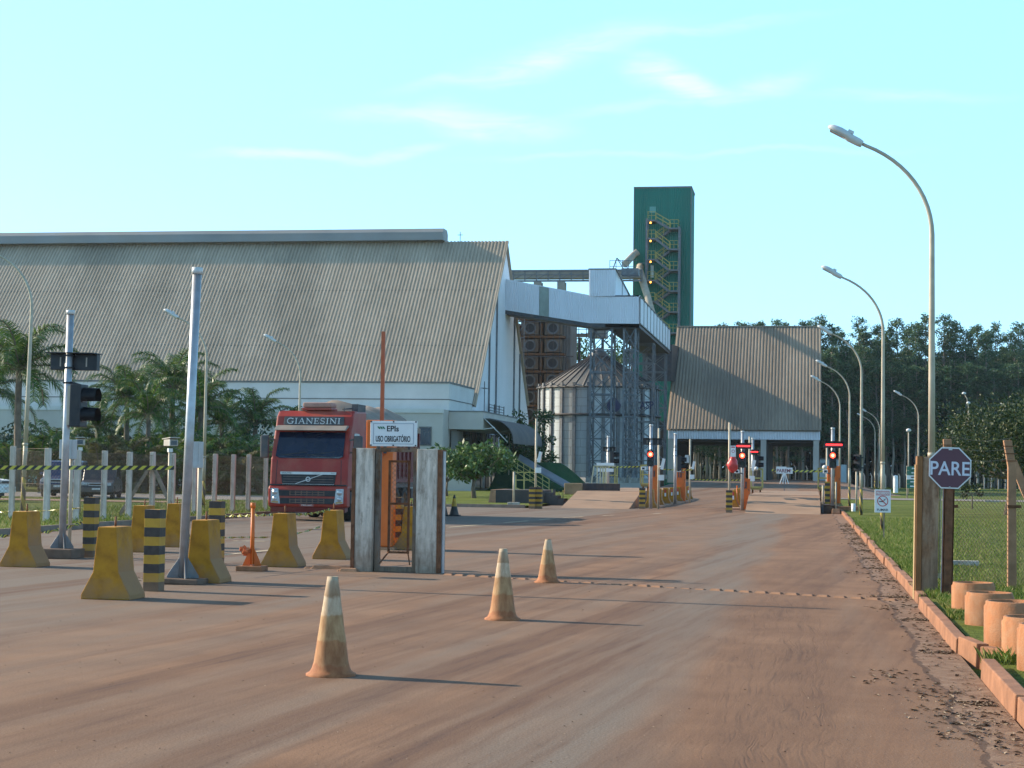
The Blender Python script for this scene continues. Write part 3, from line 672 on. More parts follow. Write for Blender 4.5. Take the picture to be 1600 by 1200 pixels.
for j in range(2*rib):
    t = math.pi*j/rib; hgt = .09 if j % 2 else 0
    for (r, z) in ((RS+.35, zw-.12), (1.0, zp-.35)): vs.append((r*math.cos(t), r*math.sin(t), z+hgt*(r/RS)))
for j in range(2*rib): q = (j+1) % (2*rib); fs.append((2*j, 2*q, 2*q+1, 2*j+1))
mb.add(vs, fs); rf = mb.build('roof', mat('silo_roof_sheet', (.23, .21, .185), .6, .3, .2, .6, .3, (.3, .22, .15), .05), SI)
mb = MB()
for j in range(rib):
    t = 2*math.pi*(j+.25)/rib; c_, s_ = math.cos(t), math.sin(t); mb.bar((c_*(RS+.3), s_*(RS+.3), zw), (c_*1, s_*1, zp-.25), .08, .1)
mb.build('roof_rib', darksteel, rf)
MB().lathe([(1.1, zp-.5), (1.1, zp-.1), (.5, zp+.3), (.5, zp+.6), (0.01, zp+.65)], 16).build('roof_cap', greysteel, SI)
mb = MB()
for j in range(26):
    t = 2*math.pi*(j+.35)/26; mb.box(((RS+.1)*math.cos(t), (RS+.1)*math.sin(t), (zw+.8)/2+.4), (.2, .34, zw-.8), t)
mb.build('stiffener', greysteel, SI)
mb = MB(); zr = PY(850, 650, YS).z
mb.lathe([(RS+.2, zr-.12), (RS+.42, zr-.12), (RS+.42, zr+.12), (RS+.2, zr+.12)], n); mb.lathe([(RS+.05, zw-.15), (RS+.3, zw-.15), (RS+.3, zw), (RS+.05, zw)], n); mb.build('wind_ring', darksteel, SI)
MB().lathe([(RS+.35, -.3), (RS+.35, 1.1), (RS-.2, 1.1)], n).build('base_ring', M_wall2, SI)
lg = PY(1006, 633, YS-RS-.35); text('CASP', SI, 'lettering', (lg.x-cS.x, -RS-.32, lg.z), .8, 2.0, mat('silo_lettering', (.03, .035, .09), .6, 0, .1, 2, 0, bmp=0), .02, .01)
MB().prism([(lg.x-cS.x-3.1+.75*math.cos(t), -RS-.33, lg.z+.75*math.sin(t)) for t in [math.pi*2*i/14 for i in range(14)] if not (.2 < t < 1.2)], (0, .02, 0)).build('emblem', MATS['silo_lettering'], SI)
# ------------------------------------------------------------------ grain dryer
YD = 198.0; DR = root('grain_dryer', (XY(851, YD), YD, 0), 'tall rusty grain dryer with two columns of round fans behind the gable', 'grain dryer')
xl, xr = XY(811, YD), XY(890, YD); zt = PY(850, 478, YD).z
mb = MB(); mb.corr((xl, YD, .5), (xr, YD, .5), (xr, YD, zt), (xl, YD, zt), 18, .06); mb.bb((xl, YD+.05, .3), (xr, YD+5, zt-.01))
mb.build('body', mat('sooty_sheet', (.20, .19, .18), .8, .1, .3, .5, .4, (.16, .08, .04), .1, streak=True), DR, world=True)
M_hous = mat('dusty_brown_housing', (.20, .15, .11), .85, .1, .3, 1, .5, (.2, .09, .04), .1)
M_ledge = mat('rusty_ledge', (.17, .075, .03), .85, .1, .4, 1.2, .5, (.12, .06, .03), .2)
rows = [PY(850, y, YD).z for y in (487, 514, 541, 568, 595, 621, 648, 675, 700)]
for z in rows:
    for px in (828, 863.5):
        x = XY(px, YD); hw = 1.05
        h = MB().box((x, YD-.5, z), (1.9, 1.0, 1.45)).build('fan_housing', M_hous, DR, world=True)
        mb = MB()
        for q in range(20):
            t0, t1 = 2*math.pi*q/20, 2*math.pi*(q+1)/20
            mb.add([(x+r*math.cos(t), yy, z+r*math.sin(t)) for t in (t0, t1) for r, yy in ((.62, YD-1.01), (.68, YD-1.25), (.50, YD-1.25))], [(0, 3, 4, 1), (1, 4, 5, 2)])
        mb.build('rim', greysteel, h).location = (-DR.location.x, -YD, 0)
        MB().prism([(x+.56*math.cos(math.pi*q/10), YD-1.06, z+.56*math.sin(math.pi*q/10)) for q in range(20)], (0, .04, 0)).build('fan', black, h).location = (-DR.location.x, -YD, 0)
        MB().bb((x-1.35, YD-1.5, z-1.12), (x+1.35, YD-.02, z-.88)).build('ledge', M_ledge, DR, world=True)
        MB().bb((x-1.45, YD-1.3, z-1.0), (x-1.2, YD-.03, z+.5)).build('bracket', M_ledge, DR, world=True)
mb = MB()
for z in rows[::2]: mb.bb((xl-.3, YD-1.7, z-1.35), (xr+.5, YD-1.62, z-1.22)); 
for i in range(8): x = xl+(xr-xl)*(i+.5)/8; mb.bar((x, YD-1.66, rows[-1]-1), (x, YD-1.66, rows[0]), .06)
mb.build('walkway_rail', darksteel, DR, world=True)
mb = MB(); xs = XY(812, YD-2)
for k in range(16): mb.bar((xs-.9+(k % 2)*1.2, YD-2, zt-1-k*1.4), (xs-.9+((k+1) % 2)*1.2, YD-2, zt-1-(k+1)*1.4), .07); mb.bar((xs-.9, YD-2, zt-1-k*1.4), (xs+.3, YD-2, zt-1-k*1.4), .06)
for q in (-.9, .3): mb.bar((xs+q, YD-2, 0), (xs+q, YD-2, zt-.5), .1)
mb.build('ladder_frame', greysteel, DR, world=True)
# belt conveyor bridge high behind the gallery
YC = 227.0; xa, xb = XY(780, YC), XY(1000, YC); z0, z1 = PY(860, 439, YC).z, PY(860, 423, YC).z
BC = root('belt_conveyor', (xa, YC, z0), 'grey open conveyor bridge high behind the white gallery', 'conveyor')
M_bc = mat('dusty_grey_steel', (.27, .255, .22), .75, .2, .2, .6, .4, (.28, .2, .13), .1)
mb = MB(); mb.bb((xa, YC, z0+.35), (xb, YC+1.6, z1-.1)); mb.build('side_panel', M_bc, BC, world=True)
mb = MB()
for z in (z0, z1): mb.bb((xa, YC-.12, z-.12), (xb, YC-.002, z+.12))
n = 12
for i in range(n+1):
    x = xa+(xb-xa)*i/n; mb.bar((x, YC-.06, z0), (x, YC-.06, z1), .12)
    if i < n: mb.bar((x, YC-.06, z0+.2), (x+(xb-xa)/n, YC-.06, z1-.3), .07)
mb.bb((xa, YC-.1, (z0+z1)/2+.1), (xb, YC-.03, (z0+z1)/2+.2)); mb.build('truss', greysteel, BC, world=True)
for px in (836, 873):
    x = XY(px, YC); mb = MB(); mb.bb((x-.5, YC-.1, z0-1.2), (x+.5, YC+1.6, z0-.13)); mb.bb((x-1.2, YC-.1, z0-2), (x+.5, YC+1.6, z0-1.21)) if px > 850 else None
    mb.bar((x-.3, YC+.8, .5), (x-.3, YC+.8, z0-1.2), .5); mb.build('support', M_bc, BC, world=True)
# small transfer house between dryer and silo
YT = 203.0; TH = root('transfer_house', (XY(925, YT), YT, 0), 'small grey conveyor head on a catwalk behind the silo roof', 'conveyor head')
xa, xb = XY(908, YT), XY(944, YT); z0, z1 = PY(920, 527, YT).z, PY(920, 513, YT).z
mb = MB(); mb.bb((xa+.6, YT, z0), (xb, YT+2.4, z1)); mb.bb((XY(884, YT), YT+.3, z0+.1), (xa+.5, YT+1.3, z0+.45)); mb.build('housing', M_bc, TH, world=True)
mb = MB()
for px in (891, 902, 914, 930, 943): x = XY(px, YT); mb.bar((x, YT-.1, z0-.1), (x, YT-.1, z1+1.2), .07)
for q in (.4, .9): mb.bar((XY(884, YT), YT-.1, z0+q), (xb, YT-.1, z0+q), .06)
mb.bar((XY(902, YT), YT+.5, 0), (XY(902, YT), YT+.5, z0), .3); mb.bar((xb-.4, YT+.5, 0), (xb-.4, YT+.5, z0), .3); mb.build('frame', darksteel, TH, world=True)
# ------------------------------------------------------------------ green elevator tower
YT = 232.0; GT = root('elevator_tower', (XY(1031, YT), YT, 0), 'tall green clad elevator tower with zigzag outside stairs', 'tower')
xl, xr = XY(987, YT), XY(1076, YT); zt = PY(1030, 293, YT).z; dp = YX(1081, xr)-YT
M_green = mat('green_cladding', (.008, .165, .120), .55, .1, .24, .5, .12, (.06, .12, .09), .03, streak=True)
M_green2 = mat('green_side_cladding', (.010, .110, .105), .55, .1, .14, .3, .1, (.05, .1, .09), .03, streak=True)
mb = MB(); mb.corr((xl, YT, 0), (xr, YT, 0), (xr, YT, zt), (xl, YT, zt), 30, .05); mb.corr((xr, YT, 0), (xr, YT+dp, 0), (xr, YT+dp, zt), (xr, YT, zt), 20, .05)
mb.bb((xl, YT+.06, 0), (xr-.06, YT+dp, zt-.02)); mb.build('cladding', M_green, GT, world=True)
mb = MB(); mb.bb((xl-.1, YT-.12, zt-.1), (xr+.12, YT+dp+.1, zt+.12)); mb.bar((xr+.03, YT-.03, 0), (xr+.03, YT-.03, zt-.1), .12); mb.bar((xl-.03, YT-.03, 0), (xl-.03, YT-.03, zt-.1), .12); mb.build('roof_trim', M_trim, GT, world=True)
ys = YT-1.25
def s_(px, py): return PY(px, py, ys)
Ls = [345, 373.5, 406, 438.5, 471, 503, 535]; Rs = [357.5, 390, 422.5, 455, 487.5, 520, 552]
xLa, xLb, xRa, xRb = s_(1012.5, 400).x, s_(1025, 400).x, s_(1047, 400).x, s_(1060.5, 400).x
zL = [s_(1018, y).z for y in Ls]; zR = [s_(1054, y).z for y in Rs]
def flight(p, q, y, nm='stair_flight'):
    mb = MB(); n = 9; p, q = Vector(p), Vector(q)
    for o_ in (-.42, .42): mb.bar(p+Vector((0, o_, 0)), q+Vector((0, o_, 0)), .06, .28)
    for i in range(n): c = p.lerp(q, (i+.5)/n); mb.box(c, (.34, .8, .05))
    f = mb.build(nm, greysteel, GT, world=True)
    mb = MB()
    for o_ in (-.45, .45):
        for h in (.55, 1.05): mb.bar(p+Vector((0, o_, h)), q+Vector((0, o_, h)), .055)
        for i in range(3): c = p.lerp(q, i/2); mb.bar(c+Vector((0, o_, 0)), c+Vector((0, o_, 1.05)), .055)
    mb.build('handrail', railyel, f).location = (-GT.location.x, -GT.location.y, 0)
for i in range(len(zL)):
    for (xa, xb, z) in ((xLa, xLb, zL[i]), (xRa, xRb, zR[i])):
        l = MB().bb((xa, YT-2.4, z-.2), (xb, YT-.08, z)).build('stair_landing', greysteel, GT, world=True)
        mb = MB(); ye = YT-2.36
        for h in (.55, 1.05): mb.bar((xa, ye, z+h), (xb, ye, z+h), .055)
        xe = xa if xa == xLa else xb
        for h in (.55, 1.05): mb.bar((xe, ye, z+h), (xe, YT-.1, z+h), .055)
        for x in (xa+.03, (xa+xb)/2, xb-.03): mb.bar((x, ye, z), (x, ye, z+1.05), .055)
        mb.build('handrail', railyel, l).location = (-GT.location.x, -GT.location.y, 0)
    flight((xLb, YT-1.85, zL[i]-.1), (xRa, YT-1.85, zR[i]-.1), 0)
    if i+1 < len(zL): flight((xRa, YT-.65, zR[i]-.1), (xLb, YT-.65, zL[i+1]-.1), 0)
mb = MB()
for (x, py) in ((xLa-.12, 343), (xRb+.12, 356)): mb.bb((x-.12, YT-2.45, 0), (x+.12, YT-2.2, s_(1018, py).z)); mb.bb((x-.1, YT-.5, 0), (x+.1, YT-.3, s_(1018, py).z))
mb.build('stair_column', greysteel, GT, world=True)
for py in (348, 376.5, 409, 441):
    p = PY(1016.5, py, YT-2.55); MB().lathe([(.01, -.14), (.11, -.09), (.13, 0), (.11, .09), (.01, .14)], 12, p).build('lamp', lampamber, GT, world=True)
p = PY(1015.5, 570, YT-40); 
MB().bb((PY(1015, 325, YT).x, YT-.12, PY(1015, 333, YT).z), (PY(1025, 325, YT).x, YT-.07, PY(1015, 323, YT).z)).build('door', mat('pale_green_door', (.10, .30, .26), .6, 0, .1, 1, .1, bmp=0), GT, world=True)
MB().bb((PY(1017.5, 325, YT).x, YT-.14, PY(1015, 434, YT).z), (PY(1022.5, 325, YT).x, YT-.07, PY(1015, 415, YT).z)).build('window', mat('pale_window', (.42, .48, .44), .3, 0, .3, 1.2, 0, bmp=0), GT, world=True)
MB().bb((PY(998, 416, YT).x, YT-.2, PY(1000, 419, YT).z), (PY(1003.5, 416, YT).x, YT-.07, PY(1000, 413, YT).z)).build('vent_box', greysteel, GT, world=True)
M_pipe = mat('dusty_spout', (.44, .38, .30), .7, .1, .2, 1, .4, (.3, .2, .13), .05)
a, b = PY(999, 421, YT-1.2), PY(1020, 492, YT-9); MB().tube([a+Vector((0, 1, .5)), a, b], [.5, .5, .42], 12).build('grain_spout', M_pipe, GT, world=True)
a, b = PY(989, 399, YT-.6), PY(966, 425, YT-30); MB().tube([a+Vector((.6, .2, .5)), a, a.lerp(b, .55)], .45, 12).build('grain_spout', M_pipe, GT, world=True)
# ------------------------------------------------------------------ unloading shed
YU = 203.0; zE = PY(1160, 668, YU).z; xl, xr = PY(1043.5, 665, YU).x, PY(1281.5, 668, YU).x; zF = PY(1160, 686.5, YU).z
YR = YX(1057.5, xl) ; zRi = PY(1160, 511, YR).z; YE2 = 2*YR-YU
US = root('unloading_shed', ((xl+xr)/2, YU, 1.0), 'open drive-through unloading shed with steep brown ribbed roof on columns', 'shed')
mb = MB(); mb.corr((xl-.15, YU-.35, zE-.3), (xr+.15, YU-.35, zE-.3), (xr+.15, YR, zRi), (xl-.15, YR, zRi), 46, .08, thick=.12); rf = mb.build('roof', M_roof2, US, world=True)
mb = MB().prism([(xl-.15, YR, zRi), (xl-.15, YE2, zE), (xl-.15, YE2, zE-.15), (xl-.15, YR, zRi-.15)], (xr-xl+.3, 0, 0)); mb.bb((xl-.2, YR-.2, zRi-.02), (xr+.2, YR+.2, zRi+.14)); mb.build('rear_roof', M_roof2, US, world=True)
mb = MB().corr((xl, YU, zF), (xr, YU, zF), (xr, YU, zE-.05), (xl, YU, zE-.05), 60, .05); mb.build('fascia', M_clad, US, world=True); MB().bb((xl, YE2-.2, zF), (xr, YE2-.1, zE)).build('rear_fascia', M_clad, US, world=True)
mb = MB()
for x in (xl, xr-.15): mb.prism([(x, YU+.06, zE-.5), (x, YR, zRi-.3), (x, YE2-.21, zE-.5), (x, YE2-.21, zF), (x, YU+.06, zF)], (.15, 0, 0))
mb.build('gable_wall', M_clad, US, world=True)
for px, w_ in ((1047.5, .7), (1192.5, .62), (1275, .62)):
    x = XY(px, YU); MB().bb((x-w_/2, YU+.1, .6), (x+w_/2, YU+.8, zF-.005)).build('column', M_wall2, US, world=True)
    MB().bb((x-w_/2, YE2-.9, .6), (x+w_/2, YE2-.22, zF-.005)).build('column', M_wall2, US, world=True)
xm = XY(1197, YU)
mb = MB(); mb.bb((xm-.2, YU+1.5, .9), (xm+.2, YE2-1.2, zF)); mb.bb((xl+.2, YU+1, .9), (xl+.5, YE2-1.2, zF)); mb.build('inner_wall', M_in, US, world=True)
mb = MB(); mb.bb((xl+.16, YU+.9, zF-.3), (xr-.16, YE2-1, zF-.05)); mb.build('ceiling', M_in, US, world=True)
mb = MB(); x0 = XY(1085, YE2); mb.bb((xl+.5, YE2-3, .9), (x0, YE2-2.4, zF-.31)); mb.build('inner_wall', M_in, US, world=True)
mb = MB()
for (xa, xb) in ((xl+.7, xm-.5), (xm+.5, xr-.8)):
    mb.bb((xa, YR-3, 1.02), (xb, YR+3, 1.05))
mb.build('floor_grate', darksteel, US, world=True)
# dark side of the shed towards the lattice towers: conveyor pit wall
PW = root('pit_wall', (xl-1.2, YU+2, .5), 'dark wall panel between the lattice towers and the unloading shed', 'wall')
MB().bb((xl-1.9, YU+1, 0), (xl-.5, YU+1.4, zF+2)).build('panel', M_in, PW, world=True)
# pale hut behind the shed
YH = 232.0; HU = root('hut', (XY(1296, YH), YH, .5), 'small pale flat-roofed hut behind the unloading shed', 'hut')
xa, xb = XY(1281, YH), XY(1312, YH); zt = PY(1296, 718, YH).z
M_hut = mat('pale_blue_wall', (.50, .56, .58), .85, 0, .08, .6, .3, (.4, .33, .27), .05)
MB().bb((xa, YH, 0), (xb, YH+4, zt)).build('wall', M_hut, HU, world=True)
MB().bb((xa-.2, YH-.2, zt+.003), (xb+.2, YH+4.2, zt+.15)).build('roof', M_trim, HU, world=True)
MB().bb((XY(1282, YH), YH-.06, PY(1290, 731, YH).z), (XY(1291, YH), YH-.004, PY(1290, 723, YH).z)).build('window', glassd, HU, world=True)
xa, xb = XY(1314, YH), XY(1323, YH); MB().bb((xa, YH+1, 0), (xb, YH+3, PY(1318, 726, YH).z)).build('side_wall', M_hut, HU, world=True)
# ------------------------------------------------------------------ lamp posts
def lamp_post(name, loc, label, group, h=7.12, arm=1.0, stripes=True, heading=0, sc_=1.0, lean=0):
    r = root(name, loc, label, 'street lamp', group, heading); r.scale = (sc_,)*3; r.rotation_euler[1] = lean
    M_str = striped('lamp_base_stripes', .55, .35)
    R_ = 1.75; top = h; pts = [(0, 0, 1.9), (0, 0, 3.2), (0, 0, top-1.55)]
    for i in range(1, 13):
        t = i/12*rad(66); pts.append((-(1-math.cos(t))*R_*1.05, 0, top-1.55+math.sin(t)*R_*.95))
    e = Vector(pts[-1]); d = Vector((-math.sin(rad(62)), 0, math.cos(rad(62)))); pts.append(e+d*.08)
    e = Vector(pts[-1])
    rs = [.058, .055, .045]+[.040-.012*i/12 for i in range(13)]
    MB().tube(pts, rs, 10).build('pole', lampgrey, r)
    MB().tube([(0, 0, 0), (0, 0, 1.0)] if stripes else [(0, 0, 0), (0, 0, 1.0)], .066, 10).build('striped_base', M_str if stripes else lampgrey, r)
    MB().tube([(0, 0, .995), (0, 0, 1.905)], .062, 10).build('lower_pole', lampgrey, r); MB().tube([(0, 0, 1.86), (0, 0, 1.93)], .068, 10).build('pole_collar', lampgrey, r)
    # luminaire
    dd = Vector((-math.sin(rad(58)), 0, math.cos(rad(58))))*1.0; dd = Vector((-.88, 0, .475)).normalized(); up = Vector((.475, 0, .88)); sd_ = Vector((0, 1, 0))
    mb = MB(); prof = [(-.02, .055, .06, .07), (.06, .07, .09, .08), (.30, .075, .10, .085), (.36, .09, .13, .07), (.55, .10, .14, .05), (.72, .085, .125, .04), (.80, .05, .09, .03), (.83, .015, .03, .01)]
    vs = []; n = 12
    for (s_, hh, ww, lo) in prof:
        s_ *= .76; hh *= .92; ww *= .92; lo *= .92; c = e+dd*s_
        for j in range(n):
            t = 2*math.pi*j/n; k = hh if math.sin(t) > 0 else lo; vs.append(c+sd_*math.cos(t)*ww+up*math.sin(t)*k)
    fs = [(i*n+j, i*n+(j+1) % n, (i+1)*n+(j+1) % n, (i+1)*n+j) for i in range(len(prof)-1) for j in range(n)]+[list(range(n))[::-1], [(len(prof)-1)*n+j for j in range(n)]]
    mb.add(vs, fs, 0, True); mb.box(e+dd*.25+up*.09, (.1, .1, .05), rot=Matrix((dd, sd_, up)).transposed()); hd = mb.build('lamp_head', lamphead, r)
    MB().box(e+dd*.43-up*.045, (.28, .16, .02), rot=Matrix((dd, sd_, up)).transposed()).build('lens', mat('lamp_lens', (.35, .33, .28), .2, 0, .1, 2, 0, bmp=0), hd)
    return r
def striped(name, period, slant):
    if name in MATS: return MATS[name]
    m = bpy.data.materials.new(name); nt, N, L, bs = nodes(m); co = coords(nt); sp = nt.nodes.new('ShaderNodeSeparateXYZ'); L.new(co, sp.inputs[0])
    a = mth(nt, 'ADD', sp.outputs[2], mth(nt, 'MULTIPLY', sp.outputs[0], slant*8)); f = mth(nt, 'GREATER_THAN', mth(nt, 'FRACT', mth(nt, 'DIVIDE', a, period)), .5)
    wn = ramp(nt, noise(nt, co, 9, 6, .65), [(.35, (0,)*3), (.62, (.5,)*3)])
    L.new(mixc(nt, wn, mixc(nt, f, (.025, .025, .026), (.50, .34, .04)), (.26, .17, .09)), bs.inputs['Base Color']); bs.inputs['Roughness'].default_value = .7
    MATS[name] = m; return m
gR = 'curved street lamps along the lawn side of the road'
LP = lamp_post('street_lamp', (2.0, 30, .08), 'nearest and tallest curved street lamp, behind the rusty gate post', gR)
dup(LP, (2.02, 50.3, .09), 'curved street lamp standing behind the no smoking sign', gR)
dup(LP, (2.0, 70.4, .09), 'curved street lamp that carries the unlit traffic light on its pole', gR)
dup(LP, (2.0, 91, .06), 'right one of the two close curved lamps between the shed and the unlit signal', gR)
dup(LP, (1.75, 105, .05), 'left one of the two close curved lamps, just beside the shed edge', gR)
gD = 'distant curved street lamps on the far lawn'
def gxy(px, Y): return XY(px, Y)
dup(LP, (gxy(1435, 126), 126, .2), 'distant curved lamp on the lawn just left of the PARE sign', gD)
dup(LP, (gxy(1367, 172), 172, .2), 'distant curved lamp before the eucalyptus trunks, behind the no smoking sign', gD)
dup(LP, (gxy(1374, 158), 158, .2), 'distant curved lamp nearly hidden by the pole behind the no smoking sign', gD)
dup(LP, (gxy(1598, 146), 146, .2), 'distant curved lamp rising out of the bushy tree at the right edge', gD)
gL = 'curved street lamps in front of the palms'
dup(LP, (-22.2, 75, .1), 'curved street lamp directly behind the cab of the red truck', gL)
dup(LP, (-22.3, 63, .1), 'curved street lamp partly hidden by the tall white pole', gL)
q = dup(LP, G(35, 803, .1), 'curved street lamp at the left edge, before the leftmost palm', gL, scale=1.13); q.rotation_euler[1] = .02
y_ = 150; dup(LP, (XY(795, y_), y_, .3), 'white curved lamp leaning right beside the office canopy', gL, rz=math.pi, scale=(.5, .5, .8))
# post-top lamps far away
def post_top(loc, h, label, two=False):
    r = root('post_top_lamp', loc, label, 'lamp', 'slim post lamps on the far lawn')
    MB().tube([(0, 0, 0), (0, 0, h)], .05, 8).build('pole', lampgrey, r)
    MB().lathe([(.01, -.02), (.16, 0), (.22, .1), (.16, .22), (.01, .27)], 12, (0, 0, h)).build('lamp_head', lamphead, r)
    if two: MB().lathe([(.01, 0), (.2, .03), (.22, .15), (.1, .25), (.01, .27)], 12, (-.45, 0, h+1.0)).build('lamp_head', lamphead, r); MB().tube([(0, 0, h-.5), (-.15, 0, h+.6), (-.4, 0, h+1)], .04, 8).build('arm', lampgrey, r)
    return r
post_top((gxy(1419.5, 150), 150, .2), ZH(678, PY(1420, 740, 150), 1420), 'slim post lamp beside the green direction board')
post_top((gxy(1513, 190), 190, .2), ZH(634, PY(1513, 740, 190), 1513), 'slim lamp with two heads above the bushy tree', True)
# ------------------------------------------------------------------ cones
def conemat():
    m = bpy.data.materials.new('faded_cone_plastic'); nt, N, L, bs = nodes(m); co = coords(nt); sp = nt.nodes.new('ShaderNodeSeparateXYZ'); L.new(co, sp.inputs[0])
    z = mth(nt, 'ADD', sp.outputs[2], mth(nt, 'MULTIPLY', mth(nt, 'SUBTRACT', noise(nt, co, 9, 5), .5), .12))
    c = ramp(nt, mth(nt, 'DIVIDE', z, .76), [(0, (.38, .14, .05)), (.11, (.40, .15, .055)), (.13, (.42, .20, .085)), (.35, (.42, .19, .075)), (.37, (.47, .28, .13)), (.60, (.47, .28, .13)), (.62, (.58, .43, .28)), (.80, (.57, .43, .29)), (.82, (.36, .22, .12)), (1, (.52, .40, .27))])
    g = ramp(nt, noise(nt, mapping(nt, co, (1, 1, .3), loc=(2, 1, 4)), 14, 7, .7), [(.34, (.62, .5, .42)), (.6, (1, 1, 1))])
    c = mixc(nt, 1, c, g, 'MULTIPLY'); L.new(c, bs.inputs['Base Color']); bs.inputs['Roughness'].default_value = .8; bump(nt, bs, noise(nt, co, 25, 4), .2, .006); MATS['cone'] = m; return m
M_cone = conemat()
def cone(loc, h, label, rz):
    r = root('traffic_cone', loc, label, 'traffic cone', 'dirty traffic cones standing on the road', rz); k = h/.76
    prof = [(.195, .0), (.195, .014), (.165, .03), (.148, .06)]
    for i in range(1, 17): t = i/16; prof.append((.142*(1-t)+.042*t+(.002 if i in (5, 9, 13) else 0), .06+t*.70))
    prof += [(.036, .757), (.034, .72)]
    MB().lathe([(a, b*k) for a, b in prof], 32).build('cone_body', M_cone, r)
    # torn lip
    MB().prism([(.02, -.036, .70*k), (.04, -.02, .755*k), (.043, -.018, .68*k)], (.002, .002, 0)).build('torn_lip', mat('torn_rubber', (.16, .07, .035), .9, 0, .3, 8, 0), r); return r
cone(G(517, 1055), .765, 'nearest and largest dirty traffic cone, standing alone low in the middle', .4)
cone(G(785, 968), .765, 'dirty traffic cone standing between the nearest cone and the small rear cone', 2.0)
cone(G(855.5, 910), .63, 'short traffic cone at the row of road studs, paler at the top', 4.1)
def rubber_cone(px, py, label):
    r = root('rubber_cone', G(px, py), label, 'traffic cone', 'black and yellow cones at the lawn kerb')
    MB().box((0, 0, .02), (.42, .42, .04)).build('base', rubber, r, bevel=.01)
    MB().lathe([(.17, .04), (.10, .34)], 18).build('lower_cone', blackp, r); MB().lathe([(.10, .34), (.055, .62)], 18).build('yellow_band', yellowp, r); MB().lathe([(.055, .62), (.03, .74), (.001, .745)], 18).build('tip', blackp, r)
rubber_cone(709.5, 806, 'black cone with a yellow band right of the gate')
rubber_cone(692.5, 806, 'black cone half hidden behind the right gate post')
# ------------------------------------------------------------------ row of road studs
a, b = G(692, 898), G(1404, 939); n = 32; st = None
for i in range(n):
    p = a.lerp(b, (i+.5)/n); L_ = (b-a).length/n*.78; ang = math.atan2(b.y-a.y, b.x-a.x)
    if st is None:
        mb = MB(); vs = [(-L_/2, -.06, 0), (L_/2, -.06, 0), (L_/2, .06, 0), (-L_/2, .06, 0), (-L_/2+.03, -.028, .034), (L_/2-.03, -.028, .034), (L_/2-.03, .028, .034), (-L_/2+.03, .028, .034)]
        mb.add(vs, [(4, 5, 6, 7), (0, 1, 5, 4), (1, 2, 6, 5), (2, 3, 7, 6), (3, 0, 4, 7)]); o = st = mb.build('road_stud', mat('stud_concrete', (.27, .145, .085), .9, 0, .3, 6, .5, (.2, .1, .06), .5))
    else: o = st.copy(); COL.objects.link(o)
    buried = .006+(.022*random.random() if .12 < i/n < .62 else .006*random.random())
    o.location = (p.x+random.uniform(-.01, .01), p.y+random.uniform(-.015, .015), -buried); o.rotation_euler = (0, 0, ang+random.uniform(-.05, .05))
    tag(o, 'low dust covered block in the row of road studs across the lane', 'road stud', 'row of road studs across the road')
# broken kerb bits left of the gate
for k, (px, py, w_, lab) in enumerate(((520, 889, .75, 'broken concrete ridge on the ground just left of the gate'), (545, 893, .3, 'small broken block at the foot of the left gate post'))):
    g = G(px, py); mb = MB(); mb.box((0, 0, .02), (w_, .16, .07), 0, 0, (.8, .5)); mb.box((-w_*.45, .02, .01), (w_*.4, .12, .04), .1, 0, (.7, .5)); o = mb.build('concrete_rubble', dustcon, bevel=.012); o.location = g; o.rotation_euler = (0, 0, .06); tag(o, lab, 'rubble')
# ------------------------------------------------------------------ jersey blocks
def barrier_mat():
    m = bpy.data.materials.new('dusty_yellow_concrete'); nt, N, L, bs = nodes(m); co = coords(nt); sp = nt.nodes.new('ShaderNodeSeparateXYZ'); L.new(co, sp.inputs[0])
    y = ramp(nt, noise(nt, co, 5, 6, .6), [(.3, (.27, .105, .004)), (.5, (.42, .18, .007)), (.7, (.50, .225, .010))])
    gN = nt.nodes.new('ShaderNodeNewGeometry'); sn = nt.nodes.new('ShaderNodeSeparateXYZ'); L.new(gN.outputs['True Normal'], sn.inputs[0])
    # settled road dust: lies on surfaces that slope up and near the ground
    du = mth(nt, 'ADD', mth(nt, 'MULTIPLY', sn.outputs[2], .8), mth(nt, 'MULTIPLY', sn.outputs[0], .62)); du = mth(nt, 'ADD', du, mth(nt, 'SUBTRACT', .50, mth(nt, 'MULTIPLY', sp.outputs[2], 1.5)))
    du = mth(nt, 'ADD', du, mth(nt, 'MULTIPLY', mth(nt, 'SUBTRACT', noise(nt, co, 7, 6, .65), .5), 1.1)); f = ramp(nt, du, [(.05, (0,)*3), (.62, (.85,)*3)])
    c = mixc(nt, f, y, (.32, .165, .075)); pits = ramp(nt, noise(nt, co, 38, 3, .6), [(.70, (0,)*3), (.74, (1,)*3)])
    L.new(mixc(nt, mth(nt, 'MULTIPLY', pits, .6), c, (.08, .06, .03)), bs.inputs['Base Color']); bs.inputs['Roughness'].default_value = .85; bump(nt, bs, noise(nt, co, 22, 5), .35, .01); MATS['barrier'] = m; return m
M_bar = barrier_mat()
def jersey_mesh(L_):
    pr = [(-.315, 0), (.315, 0), (.31, .06), (.165, .33), (.115, .87), (-.115, .87), (-.165, .33), (-.31, .06)]
    return MB().prism([(x, -L_/2, z) for x, z in pr], (0, L_, 0))
gJ = 'yellow concrete barrier blocks beside the gate'; JB = None
JL = ((28, 886, 'wide yellow concrete block at the left edge of the picture', 0, 1.05), (164, 937, 'nearest yellow concrete block, with a rusty pin on top', 0, 1.0), (216, 863, 'yellow block half hidden behind the front striped post', 0, .95), (268, 855, 'upright yellow block seen behind the tall white pole', .05, .95),
      (310, 911, 'yellow block touching the right side of the tall white pole', 0, 1.02), (436, 886, 'yellow block between the thin orange post and the gate', 0, 1.0), (514, 874, 'yellow block standing against the left gate post', 0, .98), (637, 859, 'yellow block seen through the gate', .1, 1.0))
